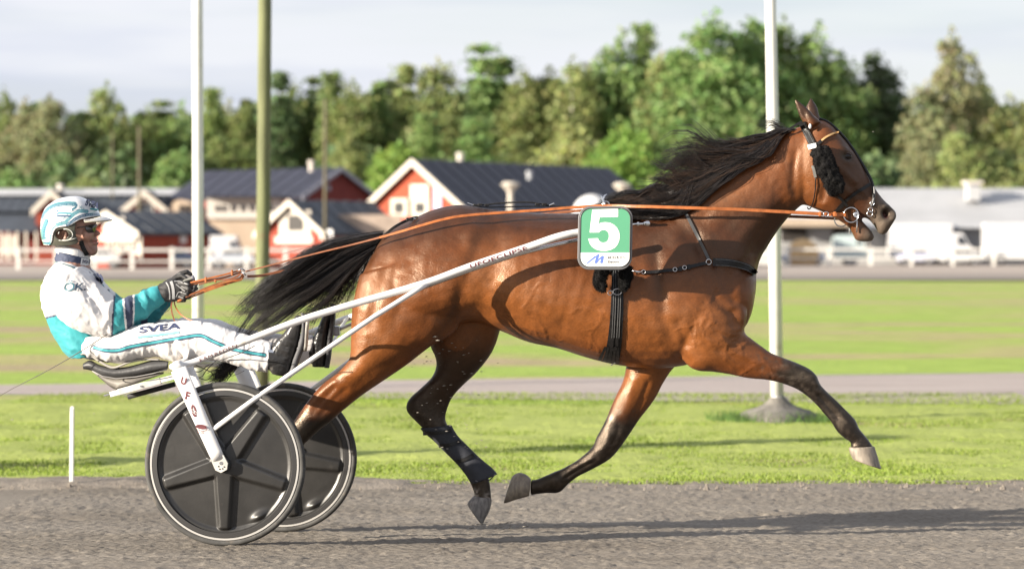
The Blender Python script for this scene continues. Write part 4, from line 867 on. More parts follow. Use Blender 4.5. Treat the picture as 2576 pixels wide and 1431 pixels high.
# coat shader: short glossy hair lying along the body
coat, t_, b_ = node_mat('bay_coat'); Lk = t_.links.new
a_ = t_.nodes.new('ShaderNodeAttribute'); a_.attribute_name = 'Col'; tcn = t_.nodes.new('ShaderNodeTexCoord')
mpn = t_.nodes.new('ShaderNodeMapping'); mpn.inputs['Scale'].default_value = (70, 200, 200); Lk(tcn.outputs['Object'], mpn.inputs[0])
nz = t_.nodes.new('ShaderNodeTexNoise'); nz.inputs['Scale'].default_value = 1.4; nz.inputs['Detail'].default_value = 5; Lk(mpn.outputs[0], nz.inputs['Vector'])
rr = t_.nodes.new('ShaderNodeMapRange'); rr.inputs['From Min'].default_value = .3; rr.inputs['From Max'].default_value = .7; rr.inputs['To Min'].default_value = .80; rr.inputs['To Max'].default_value = 1.16; Lk(nz.outputs['Fac'], rr.inputs['Value'])
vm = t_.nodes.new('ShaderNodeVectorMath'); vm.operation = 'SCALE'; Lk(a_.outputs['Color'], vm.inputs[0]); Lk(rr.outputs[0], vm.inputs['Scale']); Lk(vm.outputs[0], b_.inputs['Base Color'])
n2_ = t_.nodes.new('ShaderNodeTexNoise'); n2_.inputs['Scale'].default_value = 9; n2_.inputs['Detail'].default_value = 5; Lk(tcn.outputs['Object'], n2_.inputs['Vector'])
r2 = t_.nodes.new('ShaderNodeMapRange'); r2.inputs['To Min'].default_value = .28; r2.inputs['To Max'].default_value = .50; r2.inputs['From Min'].default_value = .35; r2.inputs['From Max'].default_value = .65; Lk(n2_.outputs['Fac'], r2.inputs['Value']); Lk(r2.outputs[0], b_.inputs['Roughness'])
bp = t_.nodes.new('ShaderNodeBump'); bp.inputs['Distance'].default_value = .0014; Lk(nz.outputs['Fac'], bp.inputs['Height'])
n3 = t_.nodes.new('ShaderNodeTexNoise'); n3.inputs['Scale'].default_value = 22; n3.inputs['Detail'].default_value = 3; n3.inputs['Distortion'].default_value = 1.2; Lk(tcn.outputs['Object'], n3.inputs['Vector'])
b3 = t_.nodes.new('ShaderNodeBump'); b3.inputs['Distance'].default_value = .0011; Lk(n3.outputs['Fac'], b3.inputs['Height']); Lk(bp.outputs[0], b3.inputs['Normal']); Lk(b3.outputs[0], b_.inputs['Normal'])
b_.inputs['Specular IOR Level'].default_value = .55; b_.inputs['Sheen Weight'].default_value = 0; b_.inputs['Sheen Roughness'].default_value = .4
b_.inputs['Anisotropic'].default_value = .3; b_.inputs['Specular Tint'].default_value = (1.0, .80, .62, 1)
horse = empty('horse', (A(1400, 1355).x, 12.62, -.03)); tag(horse, 'bay trotting horse in full extension pulling the racing sulky', 'horse')
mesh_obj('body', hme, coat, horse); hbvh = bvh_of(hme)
# eye
for off in (-1, 1):
    yy = axisY(2131) + off * .078
    if off < 0:
        h_ = hbvh.ray_cast(CAM, (P(2131, 394, 10) - CAM).normalized(), 40); yy = h_[0].y + .012
    ob = MB().sphere(P(2131, 394, yy), (.0215, .019, .0185), 14).build('eye', M('horse_eye', (.008, .004, .003), .12, spec=.35), horse, smooth=True)
    MB().tube([P(x, y, yy - off * -.010 if off > 0 else yy - .013) for x, y in ((2120, 391), (2126, 386), (2134, 385), (2142, 391))], [.002, .004, .004, .002], 8).build('eyelid', M('eyelid', (.03, .014, .01), .5), horse, smooth=True)
# hooves
hoof_m = M('hoof_horn', (.19, .16, .125), .55, var=.25, scale=5, stretch=(12, 12, 3), bump=.001, bscale=60, dirt=((.15, .12, .10), 14, .58)); hoof_d = M('grey_hoof', (.165, .152, .142), .6, var=.3, scale=8, stretch=(10, 10, 3))
def hoof(stations, off, mat, label=None):
    mb = MB(); loft(mb, [(*s, off) for s in stations], 4, 24); me_ = remesh(mb, .004, 3, 'hoof'); o = mesh_obj('hoof', me_, mat, horse); 
    if label: o['label'] = label
    return o
hoof([(2200, 1122, 2136, 1124, .036), (2204, 1136, 2136, 1132, .043), (2209, 1151, 2140, 1144, .048), (2214, 1168, 2144, 1152, .052), (2217.5, 1180, 2147, 1156, .053)], TN, hoof_m, 'pale dusty hoof of the reaching front leg')
MB_ = MB(); 
hoof([(1336, 1204, 1331, 1247, .037), (1324, 1193, 1318, 1251, .044), (1306, 1188, 1296, 1257, .05), (1290, 1196, 1279, 1263, .052), (1283, 1212, 1266, 1266, .05)], TF, hoof_m, 'pale hoof folded up behind the knee')
hoof([(1192, 1246, 1237, 1252, .035), (1184, 1254, 1236, 1268, .042), (1178, 1262, 1230, 1288, .048), (1176, 1268, 1220, 1306, .05), (1174, 1266, 1214, 1322, .05)], TF, hoof_d, 'grey hoof of the forward far hind leg')
hoof([(583, 1222, 620, 1250, .036), (566, 1232, 612, 1268, .048), (556, 1244, 606, 1280, .052)], TN, hoof_d)
# ---- hair
def strands(name, paths, r0, mat, parent, label=None, kind=None):
    """paths: (n,k,3) world polylines -> 3-sided tapering hairs in one mesh"""
    n, k, _ = paths.shape; T_ = np.gradient(paths, axis=1); T_ /= np.linalg.norm(T_, axis=2, keepdims=True) + 1e-9
    up = np.array([0, 1, .3]); U_ = np.cross(T_, up); U_ /= np.linalg.norm(U_, axis=2, keepdims=True) + 1e-9; V_ = np.cross(T_, U_)
    tt = np.linspace(0, 1, k); rr_ = (r0[:, None] if hasattr(r0, '__len__') else np.full((n, 1), r0)) * (1 - .85 * tt ** 2)[None]
    ring = [paths + (U_ * math.cos(a) + V_ * math.sin(a)) * rr_[..., None] for a in (0, 2.094, 4.189)]
    V = np.stack(ring, 2).reshape(-1, 3); base = (np.arange(n) * k * 3)[:, None, None] + (np.arange(k - 1) * 3)[None, :, None]
    q = [np.stack([base[..., 0] + j, base[..., 0] + (j + 1) % 3, base[..., 0] + 3 + (j + 1) % 3, base[..., 0] + 3 + j], -1).reshape(-1, 4) for j in range(3)]
    Fc = np.concatenate(q); me_ = bpy.data.meshes.new(name); me_.vertices.add(len(V)); me_.vertices.foreach_set('co', V.ravel())
    me_.loops.add(len(Fc) * 4); me_.loops.foreach_set('vertex_index', Fc.ravel()); me_.polygons.add(len(Fc)); me_.polygons.foreach_set('loop_start', np.arange(len(Fc)) * 4); me_.update(); me_.validate()
    o = mesh_obj(name, me_, mat, parent)
    if kind: o['kind'] = kind
    return o
hair_m = M('black_hair', (.014, .011, .010), .36, spec=.5, var=.4, scale=60)
brown_sheen_hair = M('sunlit_brown_hair', (.05, .03, .02), .4)  # brown strands paint the sunlit sheen on the black mane
def interp_path(pts, k): return catmull(np.array(pts, float), 10)[np.linspace(0, (len(pts) - 1) * 10, k).round().astype(int)]
g = np.random.default_rng(31); K = 14
# tail: fan between an upper and a lower guide line, streaming back over the driver's knees
upg = interp_path([(962, 588), (905, 596), (850, 606), (800, 626), (752, 655), (700, 692), (650, 735), (612, 778), (588, 815)], K)
log = interp_path([(940, 630), (916, 655), (886, 682), (850, 714), (812, 745), (764, 772), (714, 800), (664, 830), (622, 840)], K)
def tail_paths(n, spread=1.0, wild=0.0, per=34):
    out_ = []
    for cidx in range(max(1, n // per)):
        u = g.random(); u2 = np.clip(u + g.normal(0, .13), -.1, 1.14); Lc = g.uniform(.5, 1.08) if not wild else g.uniform(.6, 1.3); ph = g.uniform(0, 6.28); am = g.uniform(3, 13) * (1 + 1.5 * wild); fq = g.uniform(3, 7); yc = g.normal(0, .045); cv = g.normal(0, 22) + wild * g.normal(0, 26); wd = g.uniform(.03, .09)
        for i in range(per):
            Ls = Lc * g.uniform(.82, 1.06); s_ = np.linspace(0, Ls, K); sd_ = g.normal(0, 1); st = g.normal(0, 1)
            a = np.stack([np.interp(s_, np.linspace(0, 1, K), upg[:, j]) for j in (0, 1)], 1); b__ = np.stack([np.interp(s_, np.linspace(0, 1, K), log[:, j]) for j in (0, 1)], 1)
            over = np.clip(s_ - 1, 0, None); a = a + np.outer(over, [-160, 190]); b__ = b__ + np.outer(over, [-220, 40]); tn = s_ / Ls
            uu = u + (u2 - u) * tn + sd_ * wd * (1 - .75 * tn) ; pth = a * (1 - uu[:, None]) + b__ * uu[:, None]
            pth[:, 1] += am * np.sin(ph + s_ * fq) * s_ * 1.6 + cv * s_ ** 2 + st * 3.5 * tn ** 2; pth[:, 0] += g.normal(0, 5) * s_
            yo = yc * (.4 + s_) + g.normal(0, .012); Yv = axisY(pth[:, 0]) + yo - .02 * s_ + .05 * sst(.55, 1, s_)
            out_.append(np.stack([(pth[:, 0] - CX) * Yv / F, Yv, H - (pth[:, 1] - HY) * Yv / F], 1))
    return np.array(out_)
tl = empty('tail', A(955, 600)); tl.parent = horse; tl.matrix_parent_inverse = Matrix.Translation(-WORLD_OF(horse))
pt = tail_paths(2300); strands('hair', pt, g.uniform(.0009, .0022, len(pt)), hair_m, tl, kind='stuff')
pt = tail_paths(420, wild=1.0, per=4); strands('loose_hair', pt, .0007, hair_m, tl, kind='stuff')
# hanging lower fringe of the tail below the dock, and the end that drops behind the knees
def curve_hair(n, roots, ends, sag, r0, jit=(6, 14), yo=0.0, yj=.03):
    out_ = []
    for i in range(n):
        t = g.random(); a = np.array(interp_path(roots, 21)[int(t * 20)]); b__ = np.array(interp_path(ends, 21)[int(np.clip(t + g.normal(0, .08), 0, 1) * 20)])
        a = a + g.normal(0, jit[0], 2); b__ = b__ + g.normal(0, jit[1], 2); s_ = np.linspace(0, 1, K)[:, None]; q = a * (1 - s_) + b__ * s_; q[:, 1] += sag * 4 * (s_[:, 0] * (1 - s_[:, 0])) + g.normal(0, 4) * np.sin(s_[:, 0] * 6 + i)
        Yv = axisY(q[:, 0]) + yo + g.normal(0, yj); out_.append(np.stack([(q[:, 0] - CX) * Yv / F, Yv, H - (q[:, 1] - HY) * Yv / F], 1))
    return np.array(out_)
pt = curve_hair(420, [(940, 628), (900, 670), (850, 720), (790, 770)], [(905, 720), (850, 765), (800, 800), (750, 815)], 12, .001, (10, 16)); strands('under_hair', pt, .0008, hair_m, tl, kind='stuff')
pt = curve_hair(360, [(640, 850), (610, 880), (590, 905)], [(545, 930), (530, 955), (545, 965)], 8, .001, (10, 8), yo=.03); strands('tail_end', pt, .0013, hair_m, tl, kind='stuff')
# dock (the fleshy tail root)
MB().tube([A(980, 606), A(955, 606), A(925, 610), A(895, 620)], [.026, .036, .030, .014], 14).build('dock', M('dock', (.012, .010, .010), .6), tl, smooth=True)
# mane
crest = interp_path([(2000, 326), (1962, 342), (1920, 358), (1864, 381), (1790, 413), (1714, 456), (1660, 490), (1610, 516)], 60)
low_b = np.array([(1500, 556), (1590, 556), (1677, 556), (1722, 548), (1760, 522), (1786, 492), (1823, 462), (1864, 436), (1902, 420), (1940, 404), (1966, 370), (2005, 330)])
up_b = np.array([(1480, 522), (1540, 508), (1600, 492), (1640, 462), (1690, 408), (1740, 380), (1800, 384), (1850, 362), (1900, 342), (1955, 320), (2005, 316)])
def mane_paths(n, wild=0.0, per=26):
    out_ = []
    for cidx in range(max(1, n // per)):
        t = g.random() ** .85; Lc = g.uniform(120, 350) * (1 - .2 * t) * (1 + .3 * wild); fc = np.clip(g.beta(1.25, 1.35), .0, 1.0); flick = (abs(g.normal(0, 32)) * (1.7 - fc) if not wild else g.uniform(5, 85)); ph = g.uniform(0, 6.28); fq = g.uniform(4, 9); am = g.uniform(2, 11); yj = g.normal(0, .02); wd = g.uniform(.015, .05)
        for i in range(per):
            tt_ = np.clip(t + g.normal(0, .012), 0, .999); a = crest[int(tt_ * 59)].copy() + g.normal(0, 1.6, 2); L_h = min(Lc, max(70, a[0] - (1640 + g.uniform(0, 110) if fc < .75 else 1560)) * (1 if a[0] > 1700 else 2.2)) * g.uniform(.82, 1.05); K2 = 14; s_ = np.linspace(0, 1, K2); f_ = np.clip(fc + g.normal(0, wd) * (1 - .8 * s_), -.02, 1.03)
            x = a[0] - L_h * s_ ** 1.2 - 6 * s_; yu = np.interp(x, up_b[:, 0], up_b[:, 1]); yl = np.interp(x, low_b[:, 0], low_b[:, 1]); tgt = yu * (1 - f_) + yl * f_; k_ = sst(0, .42, s_); y = a[1] * (1 - k_) + tgt * k_ + am * np.sin(ph + s_ * fq) * s_ + g.normal(0, 2.0) * s_ ** 2
            y = y - flick * s_ ** 2.4 * sst(1480, 1620, x)
            Yv = axisY(x) - .015 - .10 * f_ * k_ + yj * s_ + g.normal(0, .006); q = np.stack([(x - CX) * Yv / F, Yv, H - (y - HY) * Yv / F], 1)
            for j in range(2, K2):
                h_ = hbvh.ray_cast(Vector((q[j, 0], 11.5, q[j, 2])), Vector((0, 1, 0)), 2)
                if h_[0] is not None: q[j, 1] = min(q[j, 1], h_[0].y - .006 - .030 * g.random())
            q[3:-1, 1] = (q[2:-2, 1] + q[3:-1, 1] + q[4:, 1]) / 3
            out_.append(q)
    return np.array(out_)
mn = empty('mane', A(1900, 370)); mn.parent = horse; mn.matrix_parent_inverse = Matrix.Translation(-WORLD_OF(horse))
pt = mane_paths(2500); strands('hair', pt, g.uniform(.0009, .0024, len(pt)), hair_m, mn, kind='stuff')
pt = mane_paths(240, 0.0, per=8); strands('brown_sheen_hair', pt, g.uniform(.0008, .0016, len(pt)), brown_sheen_hair, mn, kind='stuff')
pt = mane_paths(460, 1.0, per=5); strands('loose_hair', pt, .0008, brown_sheen_hair, mn, kind='stuff')
# forelock wisps behind the poll
pt = curve_hair(60, [(1985, 330), (1965, 338)], [(1900, 330), (1925, 318)], -18, .0007, (3, 12), yo=-.01, yj=.01); strands('loose_hair', pt, .0007, hair_m, mn, kind='stuff')
# whiskers
pt = curve_hair(26, [(2160, 603), (2195, 604)], [(2150, 625), (2185, 628)], 3, .0003, (2, 5), yj=.015); strands('whiskers', pt, .0003, M('whisker', (.5, .46, .4), .5), horse, kind='stuff')
# ================================================================ RACING SULKY
HD = Vector((.9929, -.1187, 0)); NL = Vector((-.1187, -.9929, 0))     # heading, and outward (camera) side
def mirror(p):
    p = Vector(p); d = (p - Vector((-1.17, 12.65, 0))).dot(NL); q = p - NL * (2 * d); q.z -= .05 * d; return q
sulky = empty('sulky', (P(566, 1167, 12.05) + P(713, 1150, 13.25)) / 2); sulky.location.z = 0
tag(sulky, 'white framed two wheeled racing sulky with black disc wheels', 'sulky')
disc_m = M('black_disc_plastic', (.019, .018, .017), .42, var=.25, scale=7, coat=.15, bump=.0006, bscale=30, dirt=((.030, .027, .025), 26, .64))
tyre2 = M('sulky_tyre', (.045, .044, .042), .75, var=.3, scale=14, bump=.0006, bscale=120, dirt=((.10, .085, .07), 18, .6))
rimw = M('rim_white', (.36, .35, .335), .45, dirt=((.4, .37, .32), 20, .64)); rimd = M('rim_black', (.035, .034, .034), .4)
def wheel(C, rot):
    """wheel parts in the sulky's own frame: C centre, discs embossed with five spokes on both faces"""
    C = Vector(C); fr = lambda a, z, d: C + HD * a + Vector((0, 0, z)) + NL * d
    root = MB()
    n, m_ = 96, 14; prof = []
    for j in range(m_): a = 2 * math.pi * j / m_; prof.append((.3445 + .0135 * math.cos(a) * (1.0 if math.cos(a) > 0 else 1.25), .0155 * math.sin(a)))
    vs = [fr(r_ * math.cos(2 * math.pi * i / n), r_ * math.sin(2 * math.pi * i / n), d) for i in range(n) for r_, d in prof]
    fs = [(i * m_ + j, ((i + 1) % n) * m_ + j, ((i + 1) % n) * m_ + (j + 1) % m_, i * m_ + (j + 1) % m_) for i in range(n) for j in range(m_)]
    ty = root.add(vs, fs).build('wheel', tyre2, sulky, smooth=True); ty['label'] = 'disc wheel with grey tyre'
    def ring(name, prof, mat, par):
        k = len(prof); vs = [fr(r_ * math.cos(2 * math.pi * i / n), r_ * math.sin(2 * math.pi * i / n), d) for i in range(n) for r_, d in prof]
        fs = [(i * k + j, ((i + 1) % n) * k + j, ((i + 1) % n) * k + (j + 1) % k, i * k + (j + 1) % k) for i in range(n) for j in range(k)]
        return MB().add(vs, fs).build(name, mat, par, smooth=False, bevel=.0008)
    ring('rim', [(.3225, -.0155), (.3310, -.0150), (.3310, .0150), (.3225, .0155)], rimw, ty)
    ring('rim_edge', [(.300, -.016), (.3205, -.0145), (.3205, .0145), (.300, .016)], rimd, ty)
    A_, Rn = 300, 72
    rr_ = np.linspace(0, 1, Rn) ** .9 * .301; th = np.linspace(0, 2 * math.pi, A_, endpoint=False); Rg, Tg = np.meshgrid(rr_, th, indexing='ij')
    def hfield(Rg, Tg):
        hgt = np.zeros_like(Rg)
        for k in range(5):
            dth = (Tg - (R(54 + 72 * k) + rot) + math.pi) % (2 * math.pi) - math.pi; lat = np.abs(Rg * np.sin(dth)); fwd = np.cos(dth) > 0
            wd = .041 - .066 * Rg; hgt = np.maximum(hgt, sst(wd + .014, wd - .009, lat) * fwd * sst(.296, .275, Rg))
        hub = sst(.085, .058, Rg); edge = sst(.276, .294, Rg)
        vx = Rg * np.cos(Tg) - .153 * math.cos(rot) - .0 ; vz = Rg * np.sin(Tg) + .227
        valve = np.exp(-((vx * .9 + vz * .45) / .032) ** 2 - ((vx * .45 - vz * .9) / .018) ** 2) * .9
        return .030 - .012 * (Rg / .3) - .0210 + .0210 * np.maximum(np.maximum(hgt, hub), np.maximum(edge * .55, valve)) - .004 * edge
    for sgn in (1, -1):
        Z = hfield(Rg, Tg if sgn > 0 else Tg)
        X = Rg * np.cos(Tg); Zz = Rg * np.sin(Tg); c0 = np.array(C); V = c0 + X[..., None] * np.array(HD) + np.stack([0 * X, 0 * X, Zz], -1) + (sgn * (Z + .002))[..., None] * np.array(NL)
        idx = np.arange(Rn * A_).reshape(Rn, A_); nx = np.roll(idx, -1, 1); f4 = np.stack([idx[:-1], idx[1:], nx[1:], nx[:-1]], -1).reshape(-1, 4)
        if sgn > 0: f4 = f4[:, ::-1]
        me_ = bpy.data.meshes.new('disc'); me_.from_pydata(V.reshape(-1, 3).tolist(), [], f4.tolist()); mesh_obj('disc', me_, disc_m, ty)
    MB().tube([fr(0, 0, -.062), fr(0, 0, .052)], .021, 24).build('hub', alu, ty, smooth=False, bevel=.002)
    MB().tube([fr(0, 0, -.04), fr(0, 0, .045)], .034, 28).build('hub_flange', black_rubber, ty, bevel=.002)
    return ty
CN, CF = P(566, 1167, 12.05), P(713, 1150, 13.25)
wheel(CN, 0.0); wheel(CF, R(10))
OFW = -.617
def SP(px, py, off): return P(px, py, axisY(px, off))
top_o, bot_o = SP(449, 928, OFW - .058), SP(557, 1172, OFW - .058)
def fork(top, bot, tn, txt=True):
    dv = (bot - top); mb = MB(); mb.tube([top, top + dv * .5, top + dv * .86, top + dv * .93], [.036, .033, .030, .029], 20, flat=.5, up=HD)
    return mb.build('fork', sulky_white, sulky, smooth=True)
inn = NL * -.125
for fn in (lambda p: p, mirror):
    s1 = fn(NL * 1) - fn(Vector((0, 0, 0)))
    t, b_ = fn(top_o), fn(bot_o); fork(t, b_, 1); fork(fn(top_o + inn), fn(bot_o + inn), 1)
    # alloy drop-out plates with bolt and holes
    for sh in (Vector((0, 0, 0)), inn):
        ce = fn(bot_o + sh); d = (fn(bot_o + sh) - fn(top_o + sh)).normalized(); u = HD.copy(); u = (u - d * u.dot(d)).normalized(); nn = u.cross(d).normalized()
        pl = [(-.030, -.040), (.030, -.040), (.033, .000), (.018, .024), (-.012, .026), (-.030, .006)]
        vs = [ce + u * x + d * y + nn * .008 for x, y in pl] + [ce + u * x + d * y - nn * .008 for x, y in pl]
        k = len(pl); o = MB().add(vs, [tuple(range(k)), tuple(range(2 * k - 1, k - 1, -1))] + [(i, i + k, (i + 1) % k + k, (i + 1) % k) for i in range(k)]).build('dropout', alu, sulky, bevel=.001)
        for x, y, r_, mt in ((.006, -.012, .008, steel), (-.010, -.004, .0035, black_rubber), (-.010, .009, .0035, black_rubber), (.012, .008, .0035, black_rubber), (.002, .012, .0035, black_rubber)):
            p = ce + u * x + d * y; MB().tube([p - nn * .0095, p + nn * .0095], r_, 14).build('bolt' if mt is steel else 'bolt_hole', mt, o)
# arched crossbar that carries the seat, with white end caps
cb = [SP(445, 922, OFW - .06), SP(452, 920, OFW + .12), SP(462, 915, OFW + .3)]
full = cb + [SP(470, 912, 0)] + [mirror(p) for p in cb[::-1]]
MB().tube(full, .0255, 20).build('crossbar', sulky_white, sulky, smooth=True)
for fn in (lambda p: p, mirror):
    c = fn(SP(443, 922, OFW - .062)); MB().sphere(c, (.031, .014, .018), 12).build('end_cap', sulky_white, sulky, smooth=True)
# shafts, their braces, and the chrome tips
sh_px = [(448, 920, -.64), (487, 911, -.60), (560, 881, -.58), (640, 849, -.56), (760, 804, -.52), (885, 766, -.48), (1067, 713, -.43), (1180, 671.5, -.40), (1330, 621, -.375), (1390, 600, -.37), (1425, 590.5, -.36), (1455, 585, -.345), (1500, 577, -.335)]
shp = [Vector(p) for p in catmull([tuple(SP(*q)) for q in sh_px], 4)]
tr_px = [(532, 1083, OFW - .05), (640, 1004, -.63), (790, 900, -.57), (939, 798, -.50), (1040, 735, -.45), (1078, 712, -.43)]
trp = [SP(*q) for q in tr_px]
lower_sh = [SP(1180, 680, -.37), SP(1300, 640, -.35), SP(1400, 615, -.34), SP(1470, 600, -.33)]
for k, fn in enumerate((lambda p: p, mirror)):
    a_ = [fn(p) for p in shp]
    nsh = len(a_); rad = [.0150 + (.0022 * (i / nsh)) for i in range(nsh)]
    s_o = MB().tube(a_, rad, 20, up=(0, 0, 1)).build('shaft', sulky_white, sulky, smooth=True)
    MB().tube([fn(p) for p in trp], .0112, 16).build('brace', sulky_white, sulky, smooth=True)
    MB().tube([fn(SP(1060, 724, -.405)), *[fn(p) for p in lower_sh]], [.010, .010, .010, .009, .008], 12).build('shaft_stay', steel, sulky, smooth=True)
    MB().tube([fn(SP(1588, 565, -.33)), fn(SP(1628, 562.5, -.33))], .0048, 12).build('shaft_pin', steel, s_o, smooth=True)
    MB().tube([fn(SP(1603, 564, -.33)), fn(SP(1608, 563.6, -.33))], .0095, 14).build('pin_collar', steel, s_o)
    MB().tube([fn(SP(1620, 563, -.33)), fn(SP(1627, 562.6, -.33)), fn(SP(1633, 562.2, -.33)), fn(SP(1636, 562, -.33))], [.0085, .0115, .0115, .006], 14).build('pin_knob', steel, s_o, smooth=True)
# stirrup brackets for the feet
for fn in (lambda p: p, mirror):
    a_, b2 = SP(770, 862, -.30), SP(770, 808, -.33)
    mb = MB(); mb.tube([fn(SP(775, 800, -.50)), fn(SP(772, 830, -.40)), fn(SP(770, 868, -.33)), fn(SP(768, 880, -.20))], .008, 10); mb.build('stirrup', alu, sulky, smooth=True)
p1 = SP(846, 832, .27); MB().box(p1, (.035, .10, .045)).build('stirrup_pad', M('grey_alloy', (.42, .44, .47), .4, .5), sulky, bevel=.006)
MB().tube([p1, SP(890, 812, .30), SP(905, 806, .34)], .008, 10).build('stirrup', alu, sulky, smooth=True)
# seat: shell, dark cushion, grey felt pad, two slide rails
def swept(name, top_, bot_, w0, w1, mat, par, n=10, sub=6, off=0.0, edge=.5, bev=True):
    """side profile given by matching top and bottom pixel rows, rounded across its width"""
    T_ = catmull(top_, sub); B_ = catmull(bot_, sub); k = len(T_); mb = MB(); vs = []
    cols = np.linspace(-1, 1, n)
    for i in range(k):
        w_ = w0 + (w1 - w0) * i / (k - 1)
        for row_, sgn in ((T_[i], 1), (B_[i], -1)):
            for c_ in (cols if sgn > 0 else cols[::-1]):
                e_ = 1 - abs(c_) ** 6 * edge; mid = (T_[i] + B_[i]) / 2; q = mid + (row_ - mid) * e_
                vs.append(SP(q[0], q[1], off + c_ * w_))
    m2 = 2 * n; fs = [(i * m2 + j, i * m2 + (j + 1) % m2, (i + 1) * m2 + (j + 1) % m2, (i + 1) * m2 + j) for i in range(k - 1) for j in range(m2)]
    fs += [tuple(range(m2))[::-1], tuple((k - 1) * m2 + j for j in range(m2))]
    return mb.add(vs, fs).build(name, mat, par, smooth=True)
seat = swept('seat', [(208, 915), (226.5, 906), (250, 917), (285.6, 925), (328, 920.5), (384, 906), (424, 908)], [(209, 928), (229, 932), (257.5, 945), (292.6, 951), (342, 946.5), (384, 938), (422, 928)], .16, .22, M('black_seat_cover', (.045, .045, .047), .5, var=.25, scale=12, bump=.0015, bscale=60), sulky)
swept('seat_shell', [(228, 931), (257.5, 944), (292, 950), (342, 945), (412, 935)], [(232, 934), (258, 957), (287, 979), (302, 978), (412, 940)], .13, .18, M('seat_shell', (.13, .12, .105), .6, var=.35, scale=10, dirt=((.30, .26, .21), 9, .55)), sulky)
swept('seat_pad', [(202.6, 889), (222, 887), (247.6, 903), (271.5, 917), (291, 921), (321, 909), (356, 902), (400, 902)], [(203, 893), (222, 893.5), (247, 910), (271, 924), (291, 927), (322, 915), (357, 907), (402, 907)], .17, .19, M('grey_felt', (.30, .285, .26), .9, bump=.001, bscale=80), sulky, edge=.2)
mb = MB().tube([SP(u_[0], u_[1], -.221) for u_ in [(232, 933), (258, 946), (292, 952), (342, 947.5), (384, 939.5), (420, 929.5)]], .0022, 6); mb.build('seam', M('seam_thread', (.28, .27, .26), .6), seat, smooth=True)
for off, nm in ((-.17, 'slide_rail'), (.17, 'slide_rail')):
    def bar(a, b_, w_, hgt, mat, par, name):
        a, b_ = SP(*a, off), SP(*b_, off); d = (b_ - a).normalized(); up = NL.cross(d).normalized(); vs = []
        for p in (a, b_):
            for x, y in ((-1, -1), (1, -1), (1, 1), (-1, 1)): vs.append(p + NL * (x * w_ / 2) + up * (y * hgt / 2))
        return MB().add(vs, [(0, 1, 2, 3), (7, 6, 5, 4), (0, 4, 5, 1), (1, 5, 6, 2), (2, 6, 7, 3), (3, 7, 4, 0)]).build(name, mat, par, bevel=.0015)
    rl = bar((300, 985.5), (405, 957), .03, .029, alu, sulky, nm)
    bar((278, 992), (303, 985), .024, .024, sulky_white, rl, 'rail_end'); bar((262, 995), (282, 990), .012, .007, steel, rl, 'rail_tip'); bar((403, 957), (452, 944), .026, .022, sulky_white, rl, 'rail_arm')
    p = SP(355, 971, off - .016); MB().tube([p, p + NL * .006], .005, 12).build('bolt', steel, rl)
def bar2(pts, r_, mat, name): return MB().tube([SP(*p) for p in pts], r_, 10).build(name, mat, sulky, smooth=True)
bar2([(322, 998, .02), (440, 966, .02)], .012, black_rubber, 'centre_rail')
# cables and small fittings ahead of the seat
for pts in ([(470, 925, -.3), (500, 935, -.25), (530, 915, -.2), (600, 890, -.3), (640, 870, -.45)], [(480, 940, -.2), (505, 948, -.22), (520, 930, -.2), (545, 905, -.15)], [(492, 918, -.35), (515, 928, -.3), (535, 940, -.2), (520, 955, -.2), (500, 950, -.25)]):
    MB().tube([Vector(p) for p in catmull([tuple(SP(*q)) for q in pts], 5)], .0022, 6).build('cable', black_rubber, sulky, smooth=True)
MB().torus(SP(497, 960, -.3), .010, .0022, U=(1, 0, 0), V=(0, 0, 1)).build('shackle', steel, sulky, smooth=True)
# ---- lettering helper
def glyphs(txt, bold=.0, shear=0.0, space=1.0):
    cu = bpy.data.curves.new('t', 'FONT'); cu.body = txt; cu.size = 1; cu.offset = bold; cu.shear = shear; cu.space_character = space; cu.resolution_u = 4
    o = bpy.data.objects.new('t', cu); COL.objects.link(o); me_ = bpy.data.meshes.new_from_object(o); bpy.data.objects.remove(o); bpy.data.curves.remove(cu)
    v = get_co(me_)[:, :2]; f_ = [tuple(p.vertices) for p in me_.polygons]; bpy.data.meshes.remove(me_)
    v = v - v.min(0); v = v / v[:, 1].max(); return v, f_          # cap height 1
def frame2d(v, x0, y0, x1, y1, h):     # baseline from (x0,y0) to (x1,y1) in pixels, letters h tall
    L_ = math.hypot(x1 - x0, y1 - y0); ux, uy = (x1 - x0) / L_, (y1 - y0) / L_; s = L_ / v[:, 0].max()
    return np.stack([x0 + v[:, 0] * s * ux + v[:, 1] * h * uy, y0 + v[:, 0] * s * uy - v[:, 1] * h * ux], 1)
def printed(name, v2, f_, place, mat, par):
    bm = bmesh.new(); vv = [bm.verts.new((x, y, 0)) for x, y in v2]
    for q in f_:
        try: bm.faces.new([vv[i] for i in q])
        except ValueError: pass
    bmesh.ops.triangulate(bm, faces=bm.faces)
    for _ in range(3):
        le = [e for e in bm.edges if e.calc_length() > 4.0]
        if not le: break
        bmesh.ops.subdivide_edges(bm, edges=le, cuts=1); bmesh.ops.triangulate(bm, faces=[q for q in bm.faces if len(q.verts) > 3])
    bm.verts.index_update(); v3 = [place(v.co.x, v.co.y) for v in bm.verts]; f3 = [tuple(v.index for v in q.verts) for q in bm.faces]; bm.free()
    return MB().add(v3, f3).build(name, mat, par, recalc=False)
def on_mesh(bvh, off=.003, dflt=-.2): return lambda x, y: hit(bvh, x, y, axisY(x, dflt), off)
maroon = M('maroon_print', (.13, .035, .04), .5); navy = M('navy_print', (.035, .045, .10), .55); black_print = M('black_print', (.02, .02, .025), .5)
